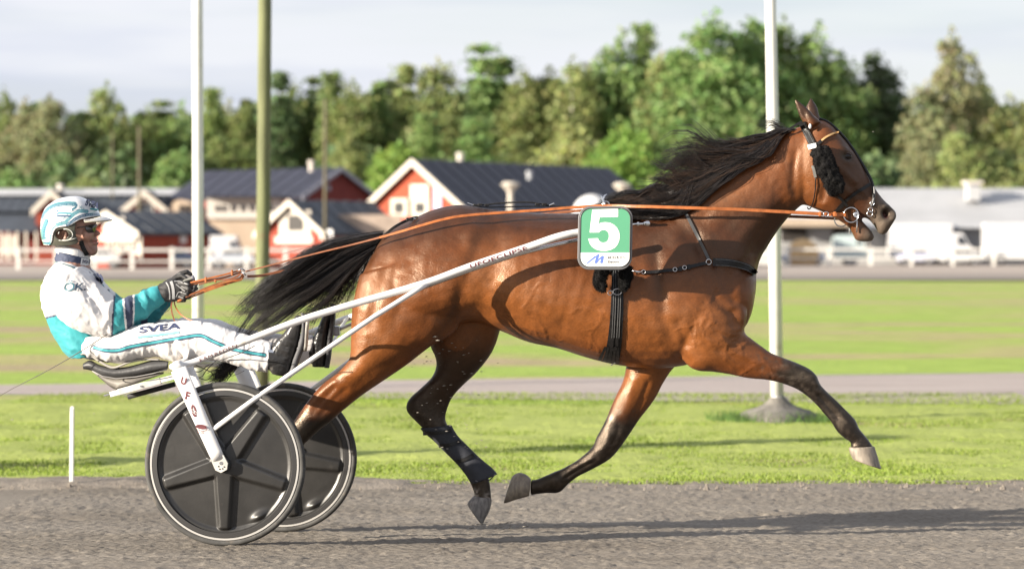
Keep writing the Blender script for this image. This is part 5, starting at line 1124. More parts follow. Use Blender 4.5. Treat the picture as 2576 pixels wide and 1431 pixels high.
def on_tube(pts, rad):      # nearest point on a tube's camera side
    def f_(x, y):
        d = (P(x, y, 10) - CAM).normalized(); best = None
        for a, b__ in zip(pts, pts[1:]):
            t = (b__ - a).normalized(); n_ = d.cross(t).normalized(); dist = (a - CAM).dot(n_); m2 = n_.cross(t).normalized()
            # distance along the ray to the axis
            k = d.cross(t); lam = ((a - CAM).cross(t)).dot(k) / k.dot(k); q = CAM + d * lam; s = (q - a).dot(t)
            if -.02 <= s <= (b__ - a).length + .02: best = (q, dist, d); break
        if best is None: return P(x, y, 12.2)
        q, dist, d = best; e = min(abs(dist), rad * .96); return q - d * (math.sqrt(rad * rad - e * e) + .0008)
    return f_
shs = [o for o in sulky.children if o.name.startswith('shaft') and not o.name.startswith('shaft_')]
v, f_ = glyphs('UFOECLIPSE', bold=.02, space=1.08); printed('lettering', frame2d(v, 1184, 675.0, 1327, 627.5, 10), f_, on_tube(shp, .0166), maroon, shs[0])
v, f_ = glyphs('TEAM', bold=.0, space=1.1); printed('lettering', frame2d(v, 492, 914.5, 536, 898, 9), f_, on_tube(shp, .0155), maroon, shs[0])
v, f_ = glyphs('REDEN', bold=.0, space=1.1); printed('lettering', frame2d(v, 542, 896, 597, 872.5, 9), f_, on_tube(shp, .0155), maroon, shs[0])
fk = [o for o in sulky.children if o.name.startswith('fork')][0]
fx = lambda x, y: SP(x, y, OFW - .058 - .0185)
for ch, x, y, hh in (('U', 462, 966, 19), ('F', 471.5, 1003, 21)):
    v, f_ = glyphs(ch, bold=.055); v = v - v.mean(0) * 0 - np.array([v[:, 0].max() / 2, .5]); a = R(15); xx = v[:, 0] * hh * math.cos(a) + v[:, 1] * hh * math.sin(a); yy = v[:, 0] * hh * math.sin(a) - v[:, 1] * hh * math.cos(a)
    printed('lettering', np.stack([x + xx * .85, y - 8 + yy], 1), f_, fx, maroon, fk)
def ring2d(cx, cy, ax_, ay, w_, rot_, a0=0, a1=360, n=28):
    vs, fs = [], []
    for i in range(n + 1):
        t = R(a0 + (a1 - a0) * i / n)
        for k in (0, 1):
            x, y = (ax_ - k * w_) * math.cos(t), (ay - k * w_) * math.sin(t); c_, s_ = math.cos(R(rot_)), math.sin(R(rot_)); vs.append((cx + x * c_ - y * s_, cy + x * s_ + y * c_))
    return np.array(vs), [(2 * i, 2 * i + 1, 2 * i + 3, 2 * i + 2) for i in range(n)]
for args in ((487.5, 1033, 6.2, 16, 4.4, -14), (489, 1036, 11, 3.4, 1.2, 38)): v, f_ = ring2d(*args); printed('planet_mark', v, f_, fx if args[2] < 10 else (lambda x, y: SP(x, y, OFW - .0775)), maroon if args[2] < 10 else sulky_white, fk)
for args in ((506, 1073, 14, 6, 6, 8), (507, 1077, 14.5, 6.5, 1.4, 8)): v, f_ = ring2d(*args); printed('saucer_mark', v, f_, fx, maroon, fk)
for x in (499, 507, 511): v, f_ = ring2d(x, 1086 + (x - 499) * .1, 2.2, 2.6, 1.2, 10, 0, 300); printed('saucer_mark', v, f_, fx, maroon, fk)
# ================================================================ DRIVER
drv = empty('person', A(300, 905)); tag(drv, 'seated driver in white and teal silks and patterned white helmet, leaning back holding reins', 'person')
skin = M('skin', (.42, .20, .13), .5, var=.12, scale=26, vcol=True, bump=.0006, bscale=120)
NA, FA = -.20, .19
trunk_l = [(212, 664, 150, 650, .075, 0), (238, 684, 124, 678, .15, 0), (258, 706, 108, 712, .185, 0), (274, 728, 103, 748, .19, 0), (288, 760, 109, 784, .18, 0), (292, 798, 122, 816, .172, 0), (286, 838, 142, 852, .17, 0), (276, 868, 162, 885, .165, 0), (262, 892, 180, 902, .15, 0)]
arm_n = [(204, 668, 122, 722, .070, NA), (232, 694, 124, 768, .082, NA), (262, 722, 150, 804, .080, NA), (288, 744, 196, 832, .074, NA + .01), (306, 750, 250, 846, .068, NA + .02), (320, 747, 296, 842, .062, NA + .03), (338, 739, 328, 824, .058, NA + .05), (362, 729, 352, 808, .053, NA + .07), (384, 721, 384, 786, .046, NA + .08), (398, 717, 416, 758, .038, NA + .09)]
arm_f = [(226, 672, 140, 700, .07, FA), (256, 700, 170, 760, .08, FA), (290, 735, 225, 812, .075, FA), (318, 756, 290, 838, .068, FA - .02), (345, 765, 345, 838, .060, FA - .04), (378, 752, 385, 816, .052, FA - .06), (412, 725, 432, 764, .040, FA - .07)]
leg_n = [(222, 842, 215, 892, .10, -.10), (262, 842, 262, 908, .112, -.12), (300, 832, 302, 915, .108, -.135), (345, 817, 352, 903, .10, -.15), (395, 812, 402, 899, .094, -.16), (440, 808, 440, 908, .09, -.165), (488, 806, 482, 908, .086, -.17), (530, 812, 522, 907, .078, -.175), (560, 822, 552, 910, .072, -.18), (592, 833, 585, 916, .068, -.18), (640, 846, 634, 930, .060, -.18), (686, 861, 674, 937, .052, -.18)]
leg_f = [(240, 838, 240, 890, .10, .10), (320, 815, 325, 885, .10, .14), (420, 802, 425, 880, .09, .16), (500, 800, 498, 885, .084, .17), (548, 804, 545, 893, .078, .17), (586, 818, 580, 900, .072, .175), (660, 835, 655, 915, .062, .18), (735, 842, 735, 915, .054, .18), (790, 843, 784, 915, .048, .18)]
# --- head (pixel levels of the face profile)
hd = lambda x, y: (87.2 + .1125 * x, 483 + .1125 * y)
lev = [(560, 1300, 520, .060), (620, 1352, 470, .078), (680, 1374, 440, .084), (740, 1384, 430, .085), (790, 1372, 430, .084), (840, 1364, 432, .082), (900, 1376, 440, .080), (960, 1386, 450, .077), (1010, 1384, 462, .074), (1050, 1400, 478, .071), (1078, 1414, 490, .069), (1106, 1386, 500, .068), (1135, 1424, 520, .066), (1165, 1424, 540, .064), (1200, 1404, 560, .061), (1250, 1404, 600, .058), (1310, 1402, 680, .054), (1360, 1388, 800, .046), (1400, 1352, 950, .036), (1425, 1310, 1080, .022)]
def head_loft(mb, grow=1.0): loft(mb, [(*hd(f_, y), *hd(b_, y), w_, 0, .12) for y, f_, b_, w_ in lev], 3, 30, sq=.92, grow=grow)
bm_ = MB(); head_loft(bm_)
loft(bm_, [(*hd(1352, 830), *hd(1300, 815), .010, 0), (*hd(1412, 868), *hd(1320, 850), .0125, 0), (*hd(1462, 905), *hd(1330, 900), .0165, 0), (*hd(1474, 932), *hd(1330, 940), .0185, 0), (*hd(1452, 962), *hd(1330, 972), .0165, 0), (*hd(1400, 985), *hd(1330, 990), .010, 0)], 3, 16)
loft(bm_, [(*hd(1350, 735), *hd(1290, 735), .055, 0), (*hd(1392, 765), *hd(1300, 765), .050, 0), (*hd(1372, 800), *hd(1300, 800), .040, 0)], 3, 16)   # brow
for s_ in (-1, 1):   # cheekbones and ears
    bm_.sphere(P(*hd(1180, 960), axisY(200, s_ * .052)), (.030, .026, .034), 10)
    bm_.tube([P(*hd(660 + 50 * math.cos(t), 960 + 95 * math.sin(t)), axisY(165, s_ * (.084 + .006 * math.cos(t)))) for t in np.linspace(-2.6, 2.2, 9)], .0085, 8); bm_.sphere(P(*hd(690, 960), axisY(165, s_ * .080)), (.016, .008, .022), 8)
loft(bm_, [(*hd(1120, 1180), *hd(560, 1080), .062, 0), (*hd(1180, 1320), *hd(520, 1260), .062, 0), (222, 655, 146, 640, .068, 0), (232, 684, 132, 676, .12, 0)], 3, 20)
for st_, k in ((trunk_l, .90), (arm_n, .72), (arm_f, .72), (leg_n, .80), (leg_f, .80)): loft(bm_, st_, 3, 18, grow=k)
for s_, px in ((-1, 430), (1, 442)): bm_.sphere(SP(px, 735, -.11 if s_ < 0 else .12), (.036, .014, .030), 8)
for st_ in ([(676, 915, 720, 935, .03, -.18), (700, 860, 745, 875, .028, -.18), (735, 815, 752, 822, .02, -.18)], [(790, 912, 815, 912, .03, .18), (795, 850, 822, 850, .03, .18), (820, 790, 832, 790, .02, .18)]): loft(bm_, st_, 3, 14)
bme = remesh(bm_, .0042, 3, 'driver_body'); co = get_co(bme); px, py = to_px(co); hx, hy = (px - 87.2) / .1125, (py - 483) / .1125; no = get_no(bme); lat = np.clip(np.abs(no[:, 1]) * 1.5, 0, 1)
def Gh(x, y, sx, sy): return np.exp(-.5 * (((hx - x) / sx) ** 2 + ((hy - y) / sy) ** 2))
def Lh(pts, wd):
    best = np.full(len(px), 1e9)
    for (x0, y0), (x1, y1) in zip(pts, pts[1:]):
        t = np.clip(((hx - x0) * (x1 - x0) + (hy - y0) * (y1 - y0)) / ((x1 - x0) ** 2 + (y1 - y0) ** 2), 0, 1); best = np.minimum(best, np.hypot(hx - x0 - t * (x1 - x0), hy - y0 - t * (y1 - y0)))
    return np.exp(-.5 * (best / wd) ** 2)
Dh = -.007 * Gh(1270, 850, 50, 34) - .005 * Lh([(1330, 985), (1290, 1040), (1275, 1110)], 22) - .006 * Lh([(1300, 1108), (1350, 1106), (1400, 1108)], 11) + .004 * Lh([(1310, 1080), (1400, 1082)], 14) + .004 * Lh([(1320, 1135), (1410, 1138)], 16) - .004 * Lh([(1330, 1195), (1400, 1192)], 18) + .005 * Gh(1180, 1010, 70, 50) - .007 * Gh(1150, 1130, 60, 70) - .004 * Lh([(1190, 1100), (1230, 1240), (1300, 1330)], 16) + .004 * Gh(1350, 1330, 40, 50)
co = co + no * (Dh * (.4 + .6 * lat))[:, None]; set_co(bme, co)
sk = np.repeat(np.array([[.33, .175, .125]]), len(px), 0); sk = sk * (1 + .08 * vnoise(hx, hy, 60, 61) + .05 * vnoise(hx, hy, 20, 62))[:, None]
sk = mixc(sk, np.array([.36, .11, .085]), .7 * np.clip(Lh([(1330, 1085), (1405, 1088)], 16) + Lh([(1330, 1130), (1412, 1135)], 16) + .5 * Gh(1440, 930, 40, 40), 0, 1)); sk = mixc(sk, np.array([.22, .12, .09]), .45 * sst(1180, 1260, hy + 14 * vnoise(hx, hy, 8, 63)) * (hx > 1000) * (hy < 1440))
sk = mixc(sk, np.array([.09, .07, .06]), .85 * (Lh([(1290, 742), (1340, 728), (1388, 738)], 12)))
set_col(bme, np.clip(sk, .01, 1)); body = mesh_obj('body', bme, skin, drv)
# ---- clothes
silk_w = (.62, .605, .60); teal = (.034, .265, .295); navyc = (.035, .045, .085)
cloth = M('silks', silk_w, .62, vcol=True, bump=.0012, bscale=26, sheen=.1, spec=.3)
def folds(px, py, co, no, amp, scale, ang, seed, sub=.35):
    a = R(ang); u = (px * math.cos(a) + py * math.sin(a)); v = (-px * math.sin(a) + py * math.cos(a))
    wv = vnoise(u / 3.2, v, scale, seed) + sub * vnoise(u / 1.6, v, scale * .45, seed + 1)
    rg = .55 - np.abs(vnoise((u + 9 * wv) / 4.2, v + 6 * wv, scale * .8, seed + 5)); rg2 = .5 - np.abs(vnoise(u / 2.0 + 3, v, scale * .45, seed + 6))
    return (.45 * np.clip(wv, -1.5, 1.5) + .8 * np.clip(rg, -.6, .6) + .35 * np.clip(rg2, -.5, .5)) * amp
def line_d(px, py, pts):
    best = np.full(len(px), 1e9)
    for (x0, y0), (x1, y1) in zip(pts, pts[1:]):
        t = np.clip(((px - x0) * (x1 - x0) + (py - y0) * (y1 - y0)) / ((x1 - x0) ** 2 + (y1 - y0) ** 2), 0, 1); best = np.minimum(best, np.hypot(px - x0 - t * (x1 - x0), py - y0 - t * (y1 - y0)))
    return best
def garment(name, sts, vox, colour, fold, mat, par, it=4):
    mb = MB()
    for s_ in sts: loft(mb, s_, 4, 30)
    me_ = remesh(mb, vox, it, name); co = get_co(me_); px, py = to_px(co); no = get_no(me_); dsp = fold(px, py, co, no); co = co + no * dsp[:, None]; set_co(me_, co)
    set_col(me_, np.clip(colour(px, py, co), .01, 1)); o = mesh_obj(name, me_, mat, par); return o, bvh_of(me_)
def ridge(px, py, pts, w_, a): return a * np.exp(-.5 * (line_d(px, py, pts) / w_) ** 2)
def jcol(px, py, co):
    c = np.repeat(np.array([silk_w]), len(px), 0); bl = np.interp(px, [100, 119, 149, 162, 262, 300], [804, 799, 790, 784, 846, 870]); t = np.array(teal); c[py > bl] = t
    c[np.abs(py - bl) < 2.6] = navyc; fr = (py > 733 - .30 * (px - 262)) & (px > 255) & (py < 800); c[fr] = np.array(teal) * .75
    c[(np.abs(py - (733 - .30 * (px - 262))) < 2.4) & (px > 255)] = navyc; return c
def jfold(px, py, co, no):
    return folds(px, py, co, no, .0040, 19, 32, 71) + ridge(px, py, [(180, 800), (230, 850)], 5, .006) + ridge(px, py, [(150, 810), (200, 860), (225, 880)], 6, -.007) + ridge(px, py, [(135, 830), (180, 880)], 5, .006) + ridge(px, py, [(205, 690), (150, 720), (125, 790)], 4, -.006) + ridge(px, py, [(230, 700), (262, 745), (280, 790)], 5, -.005)
jk, jbvh = garment('jacket', [trunk_l], .0055, jcol, jfold, cloth, drv)
def scol(px, py, co):
    c = np.repeat(np.array([silk_w]), len(px), 0); T1 = 287 + (py - 758) * -.065; L1 = 308 + (py - 755) * .093; R1 = 338.5
    c[px > T1] = teal; c[np.abs(px - T1) < 2.2] = navyc; c[(px > L1) & (px < L1 + 4.5)] = silk_w; c[(px >= L1 + 4.5) & (px < R1 - 4.5)] = navyc; c[(px >= R1 - 4.5) & (px < R1)] = silk_w
    return c
def sfold(px, py, co, no):
    return folds(px, py, co, no, .0042, 17, 48, 81) + ridge(px, py, [(215, 730), (260, 790), (300, 838)], 5, -.006) + ridge(px, py, [(240, 720), (270, 770), (278, 835)], 4, .006) + ridge(px, py, [(175, 700), (150, 760), (170, 795)], 4, -.005) + ridge(px, py, [(345, 740), (350, 780), (342, 812)], 5, -.007) + ridge(px, py, [(362, 735), (372, 770), (366, 800)], 5, .006) + ridge(px, py, [(322, 750), (330, 800), (320, 828)], 4, .004) + ridge(px, py, [(280, 762), (262, 820)], 5, .006)
sl, sbvh = garment('sleeve', [arm_n], .0045, scol, sfold, cloth, drv)
def scolf(px, py, co):
    c = np.repeat(np.array([teal]) * .8, len(px), 0); c[px < 290] = silk_w; c[(px > 355) & (px < 372) & (py > 795)] = navyc; return c  # same teal darkened to paint the far sleeve's shade
slf, _b = garment('sleeve', [arm_f], .0055, scolf, lambda px, py, co, no: folds(px, py, co, no, .006, 14, 40, 85), cloth, drv)
# cuffs
def tcol(px, py, co):
    c = np.repeat(np.array([silk_w]), len(px), 0); c = mixc(c, np.array([.50, .42, .34]), .6 * np.exp(-.5 * (((px - 445) / 26) ** 2 + ((py - 890) / 16) ** 2)) * np.clip(.5 + vnoise(px, py, 9, 66), 0, 1)); return c
def tfold(px, py, co, no):
    r_ = folds(px, py, co, no, .0034, 17, 100, 91)
    for k in range(7): r_ = r_ + ridge(px, py, [(262 + 20 * k, 846 - 3 * k), (278 + 22 * k, 905 - 2 * k)], 3, (-1) ** k * .0019)
    return r_ + ridge(px, py, [(430, 862), (452, 885), (458, 906)], 4, -.009) + ridge(px, py, [(445, 858), (475, 880), (470, 905)], 4, .008) + ridge(px, py, [(418, 880), (440, 905)], 4, .007) + ridge(px, py, [(560, 880), (600, 905)], 5, -.005) + ridge(px, py, [(610, 880), (650, 925)], 5, .005)
tr, tbvh = garment('trousers', [leg_n, leg_f, [(205, 850, 205, 896, .12, 0), (235, 838, 235, 905, .20, 0), (280, 838, 280, 912, .19, 0), (310, 845, 310, 905, .10, 0)]], .0052, tcol, tfold, cloth, drv)
# ---- straps/strips laid on a surface
def strap(name, pts, wpx, bvh, mat, par, thick=.003, lift=.0015, n=5, dflt=-.25, wend=None, offs=None, rows=3, label=None):
    """flat band following pixel points over a surface (or at given depth offsets), with real thickness"""
    Q = catmull(pts, n); k = len(Q); W_ = np.linspace(wpx, wend if wend else wpx, k); OF = catmull([(o,) for o in offs], n)[:, 0] if offs else None
    T_ = np.gradient(Q, axis=0); T_ /= np.linalg.norm(T_, axis=1)[:, None] + 1e-9; vs = []; cols = np.linspace(-.5, .5, rows)
    P3 = np.zeros((k, rows, 3))
    for i in range(k):
        nx, ny = -T_[i][1], T_[i][0]
        for j, c_ in enumerate(cols):
            x, y = Q[i][0] + nx * c_ * W_[i], Q[i][1] + ny * c_ * W_[i]
            if OF is not None: p = P(x, y, axisY(x, OF[i]))
            else: p = hit(bvh, x, y, axisY(x, dflt), lift)
            P3[i, j] = p
    # smooth depth along the strap so that it bridges hollows
    dpt = P3[..., 1].copy()
    if OF is None:
        for _ in range(3): dpt[1:-1] = np.minimum(dpt[1:-1], (dpt[:-2] + dpt[1:-1] + dpt[2:]) / 3 + .0005)
    for i in range(k):
        for j in range(rows):
            x, y = CX + P3[i, j, 0] * F / P3[i, j, 1], HY + (H - P3[i, j, 2]) * F / P3[i, j, 1]; P3[i, j] = P(x, y, dpt[i, j])
    top_ = P3 - np.array([0, thick, 0]); V = np.concatenate([top_.reshape(-1, 3), P3.reshape(-1, 3)]); fs = []; b2 = k * rows
    for i in range(k - 1):
        for j in range(rows - 1):
            a = i * rows + j; fs.append((a, a + 1, a + rows + 1, a + rows)); fs.append((b2 + a, b2 + a + rows, b2 + a + rows + 1, b2 + a + 1))
        a, c_ = i * rows, (i + 1) * rows; fs.append((a, c_, b2 + c_, b2 + a)); a += rows - 1; c_ += rows - 1; fs.append((a, b2 + a, b2 + c_, c_))
    for i in (0, k - 1):
        for j in range(rows - 1): a = i * rows + j; fs.append((a, b2 + a, b2 + a + 1, a + 1))
    o = MB().add([tuple(v) for v in V], fs).build(name, mat, par, smooth=False)
    if label: o['label'] = label
    return o
teal_m = M('teal_print', teal, .6); navy_c = M('navy_cloth', navyc, .75, bump=.0012, bscale=40)
sp_ = [(234.4, 873), (264, 881), (297, 881), (330, 871.5), (395, 860), (461, 848.6), (503.5, 843.6), (533, 857), (575.6, 875), (608, 883), (640, 889), (668, 893)]
strap('side_stripe', sp_, 10.5, tbvh, navy, tr, thick=.0006, lift=.0025); strap('side_stripe', sp_, 5.4, tbvh, teal_m, tr, thick=.0006, lift=.0036)
v, f_ = glyphs('SVEA', bold=.03, shear=.1); v2 = frame2d(v, 350, 838, 454, 826.5, 16); printed('lettering', v2, f_, on_mesh(tbvh, .005), navy, tr)
strap('lettering_bar', [(346, 848), (400, 842), (451, 835)], 6, tbvh, M('pale_teal_print', (.16, .36, .40), .6), tr, thick=.0005, lift=.003)
v, f_ = glyphs('Ö', bold=.012, shear=.2); printed('lettering', frame2d(v, 162, 733, 188, 732, 27), f_, on_mesh(sbvh, .004), M('teal_grey_print', (.04, .13, .17), .6), sl)
v, f_ = glyphs('K.', bold=.012, shear=.2); printed('lettering', frame2d(v, 188, 731, 216, 730, 19), f_, on_mesh(sbvh, .004), M('slate_print', (.03, .06, .10), .6), sl)
for pts, wd in (([(236, 688), (243, 697), (247, 712)], 6), ([(244, 687), (252, 700), (255, 709)], 5), ([(252, 690), (258, 702), (256, 712)], 4.5), ([(222, 685), (227, 688)], 5)): strap('chest_print', pts, wd, jbvh, navy, jk, thick=.0005, lift=.003)
strap('chest_print', [(238, 724), (262, 718)], 7, jbvh, M('pale_teal_print2', (.2, .42, .5), .6), jk, thick=.0005, lift=.003)
0 and strap('back_print', [(107, 712), (106, 735)], 4, jbvh, navy, jk, thick=.0005, lift=.003)
strap('zip_cord', [(222, 672), (240, 690), (262, 722), (282, 748)], 1.6, jbvh, navy, jk, thick=.001, lift=.003)
strap('belt_gap', [(218, 893), (240, 878), (266, 858), (282, 846)], 5, jbvh, navy, jk, thick=.001, lift=.002)
# collar, neck warmer
mb = MB(); loft(mb, [(224, 676, 138, 656, .088, 0), (225, 662, 139, 643, .086, 0), (227, 651, 143, 631, .080, 0)], 4, 28); cme = remesh(mb, .0045, 3, 'collar'); co = get_co(cme); px, py = to_px(co); set_co(cme, co + get_no(cme) * folds(px, py, co, None, .003, 7, 10, 95)[:, None]); cl = mesh_obj('collar', cme, navy_c, drv); cbvh = bvh_of(cme)
mb = MB(); loft(mb, [(222, 656, 143, 640, .076, 0), (228, 645, 139, 622, .074, 0), (226, 632, 140, 612, .070, 0)], 4, 28); mesh_obj('neck_warmer', remesh(mb, .0045, 3, 'neck_warmer'), white_cloth, drv)
strap('collar_piping', [(137, 658), (160, 664), (190, 674), (219, 681)], 1.8, jbvh, teal_m, cl, thick=.0008, lift=.004)
pt_ = strap('badge', [(203.5, 658), (224, 661)], 19, cbvh, white_cloth, cl, thick=.001, lift=.003)
v, f_ = glyphs('SVEA', bold=.03); printed('lettering', frame2d(v, 207, 661, 223.5, 663, 8), f_, on_mesh(cbvh, .0065), navy, pt_)
# ---- helmet: lofted shell trimmed along its painted edge
hl_ = [(95, 960, 820, .020), (118, 1060, 660, .050), (160, 1150, 520, .070), (215, 1236, 420, .086), (300, 1330, 300, .100), (380, 1390, 232, .108), (450, 1438, 200, .113), (530, 1476, 168, .117), (620, 1486, 146, .119), (720, 1480, 133, .120), (820, 1470, 131, .120), (920, 1455, 138, .119), (1020, 1430, 155, .116), (1100, 1400, 175, .112), (1200, 1380, 212, .105)]
def shell_grid(grow=1.0, nA=220, sub=9):
    S = catmull([(*hd(f_, y), *hd(b_, y), w_) for y, f_, b_, w_ in hl_], sub); V = []
    for x1, y1, x2, y2, w_ in S:
        c = ((x1 + x2) / 2, (y1 + y2) / 2); Y = axisY(c[0]); p1, p2 = P(x1, y1, Y), P(x2, y2, Y); cc = (p1 + p2) / 2; u = (p1 - p2) / 2 * grow
        V.append([cc + u * (abs(math.cos(t)) ** .88 * (1 if math.cos(t) > 0 else -1)) + Vector((0, -w_ * grow * (abs(math.sin(t)) ** .95) * (1 if math.sin(t) > 0 else -1), 0)) for t in np.linspace(0, 2 * math.pi, nA, endpoint=False)])
    return np.array(V)
def in_poly(x, y, poly):
    r_ = np.zeros(len(x), bool); n = len(poly)
    for i in range(n):
        (x0, y0), (x1, y1) = poly[i], poly[(i + 1) % n]; c_ = ((y0 > y) != (y1 > y)) & (x < (x1 - x0) * (y - y0) / (y1 - y0 + 1e-9) + x0); r_ ^= c_
    return r_
def cut_shell(grow, inside, thick, name, colour, mat, par, sub=9):
    V = shell_grid(grow, sub=sub); ns, na = V.shape[:2]; Vf = V.reshape(-1, 3)
    # side-view coordinates measured on the centre plane so both sides are trimmed alike
    Yc = np.repeat(np.array([V[i, :, 1].mean() for i in range(ns)]), na); px = CX + Vf[:, 0] * F / Yc; py = HY + (H - Vf[:, 2]) * F / Yc; hx, hy = (px - 87.2) / .1125, (py - 483) / .1125
    idx = np.arange(ns * na).reshape(ns, na); nx = np.roll(idx, -1, 1); f4 = np.stack([idx[:-1], nx[:-1], nx[1:], idx[1:]], -1).reshape(-1, 4)
    cx_, cy_ = hx[f4].mean(1), hy[f4].mean(1); keep = inside(cx_, cy_); f4 = f4[keep]
    top_ = [tuple(idx[0])[::-1]] if inside(np.array([900.]), np.array([100.]))[0] else []
    me_ = bpy.data.meshes.new(name); me_.from_pydata(Vf.tolist(), [], f4.tolist() + top_)
    if colour is not None: set_col(me_, colour(hx, hy, Vf))
    bm = bmesh.new(); bm.from_mesh(me_); bmesh.ops.delete(bm, geom=[v for v in bm.verts if not v.link_faces], context='VERTS'); bmesh.ops.recalc_face_normals(bm, faces=bm.faces)
    bd = [v for v in bm.verts if v.is_boundary]
    for _ in range(4):
        newp = {v: (v.co + sum((e.other_vert(v).co for e in v.link_edges if e.is_boundary), Vector())) / (1 + sum(1 for e in v.link_edges if e.is_boundary)) for v in bd}
        for v, c_ in newp.items(): v.co = c_
    bm.to_mesh(me_); bm.free(); o = mesh_obj(name, me_, mat, par); sdm = o.modifiers.new('s', 'SOLIDIFY'); sdm.thickness = thick; sdm.offset = -1; return o
low_edge = [(1484, 540), (1440, 545), (1250, 580), (1080, 628), (960, 705), (850, 770), (700, 782), (600, 797), (545, 835), (505, 905), (480, 1000), (458, 1110), (420, 1170), (380, 1196), (205, 1180)]
shell_poly = low_edge + [(100, 1180), (50, 700), (100, 60), (1000, 40), (1600, 200), (1600, 540)]
def hcol(hx, hy, V):
    n = len(hx); c = np.repeat(np.array([[.66, .66, .66]]), n, 0); tl_, bl_, gy_ = np.array([.075, .215, .25]), np.array([.035, .085, .155]), np.array([.25, .34, .37])
    def band(pts, w_, col, dash=None):
        nonlocal c
        best = np.full(n, 1e9); al = np.zeros(n); acc = 0
        for (x0, y0), (x1, y1) in zip(pts, pts[1:]):
            L_ = math.hypot(x1 - x0, y1 - y0); t = np.clip(((hx - x0) * (x1 - x0) + (hy - y0) * (y1 - y0)) / L_ ** 2, 0, 1); d_ = np.hypot(hx - x0 - t * (x1 - x0), hy - y0 - t * (y1 - y0)); m_ = d_ < best; best[m_] = d_[m_]; al[m_] = acc + t[m_] * L_; acc += L_
        k = best < w_
        if dash: k &= (al % dash) < dash * .5
        c[k] = col
    arc = [(215, 560), (270, 470), (350, 385), (450, 325), (560, 285), (700, 265), (850, 262), (960, 270)]
    band(arc, 44, tl_); band([(x, y + 26) for x, y in arc], 30, bl_ * .5 + tl_ * .5); band([(x, y + 26) for x, y in arc], 10, gy_, 26); band([(960, 262), (1010, 300), (990, 360), (930, 400)], 26, tl_); band([(960, 262), (1010, 300), (990, 360), (930, 400)], 9, bl_)
    e2 = [(1470, 500), (1250, 515), (1130, 545), (1000, 610), (900, 690), (820, 735)]; band(e2, 34, bl_); band(e2, 13, gy_, 34)
    e3 = [(1230, 440), (1080, 430), (960, 500), (860, 600), (780, 690), (600, 735)]; band(e3, 40, tl_ * 1.2); band(e3, 7, gy_, 30); band([(1060, 395), (900, 450), (770, 560), (680, 690)], 6, navyc)
    band([(620, 480), (760, 480), (900, 490)], 22, tl_ * 1.4); band([(600, 545), (760, 545), (900, 545)], 16, bl_); band([(610, 590), (860, 590)], 10, gy_)
    v1 = [(330, 660), (270, 780), (235, 900), (225, 1020)]; band([(x + 12, y) for x, y in v1], 62, tl_ * 1.3); band([(x + 36, y) for x, y in v1], 22, bl_, 40); band([(190, 1035), (330, 1040)], 20, tl_)
    v2 = [(560, 740), (480, 800), (440, 900), (420, 1010), (400, 1120)]; band([(x + 12, y + 20) for x, y in v2], 26, gy_); band([(x + 12, y + 20) for x, y in v2], 10, tl_, 24); band([(215, 1140), (400, 1150)], 30, tl_ * 1.2); band([(215, 1140), (400, 1150)], 12, bl_, 40)
    for x, y, r_ in ((440, 500, 70), (590, 430, 34), (600, 500, 30), (330, 600, 34)):
        a = np.arctan2(hy - y, hx - x); k = (np.hypot(hx - x, hy - y) < r_ * (.72 + .28 * np.cos(6 * a))); c[k] = np.array([.10, .20, .38]) if r_ < 50 else np.array([.36, .48, .52])
    c[np.hypot(hx - 550, hy - 490) < 16] = [.7, .62, .25]; c[np.hypot(hx - 345, hy - 590) < 14] = [.7, .62, .25]
    for x, y, r_ in ((1110, 350, 46), (1160, 385, 30)):
        a = np.arctan2(hy - y, hx - x); k = (np.hypot(hx - x, hy - y) < r_ * (.55 + .45 * np.cos(5 * a))); c[k] = tl_
    k = (np.abs(hx - 168) < 26) & (np.abs(hy - 740) < 50); c[k] = gy_; k = (hx < 215) & (np.abs(hy - 900) < 70); c[k & ((hy % 40) < 18)] = tl_
    return c
helmet_m = M('helmet_paint', (.8, .8, .8), .12, vcol=True, coat=1.0)
hel = empty('helmet', A(175, 560)); hel.parent = drv; hel.matrix_parent_inverse = Matrix.Translation(-WORLD_OF(drv))
sh_o = cut_shell(1.0, lambda x, y: in_poly(x, y, shell_poly), .006, 'shell', hcol, helmet_m, hel, sub=14)
olive = M('ear_padding', (.055, .055, .040), .5, var=.2, scale=30); band_poly = [(1000, 670), (850, 740), (600, 760), (480, 860), (430, 1000), (350, 1120), (195, 1165), (205, 1205), (420, 1212), (600, 1228), (800, 1214), (1000, 1165), (1064, 1118), (1030, 1050), (1008, 985), (985, 800)]
cut_shell(.955, lambda x, y: in_poly(x, y, band_poly) & (((x - 690) / 152) ** 2 + ((y - 955) / 118) ** 2 > 1), .008, 'ear_guard', None, olive, hel, sub=14)
# trim lines
seam_m = M('pale_piping', (.55, .55, .50), .4)
def shell_pt(x, y, grow=1.0, off=0.0):
    return hit(shb, 87.2 + .1125 * x, 483 + .1125 * y, 12.6, off)
dg = bpy.context.evaluated_depsgraph_get(); shb = bvh_of(sh_o.data); egb = bvh_of([c for c in hel.children if c.name.startswith('ear_guard')][0].data)
MB().tube([hit(shb, *hd(x, y - 7), 12.55, .001) for x, y in catmull(low_edge, 4)], .0018, 6).build('piping', seam_m, hel, smooth=True)
MB().tube([hit(egb, *hd(690 + 160 * math.cos(t), 955 + 126 * math.sin(t)), 12.55, .001) for t in np.linspace(0, 6.283, 40)], .0024, 6).build('ear_ring', seam_m, hel, smooth=True)
MB().tube([hit(egb, *hd(x, y), 12.55, .002) for x, y in catmull([(540, 1080), (700, 1090), (860, 1050), (1000, 1000)], 5)], .0016, 6).build('piping', seam_m, hel, smooth=True)
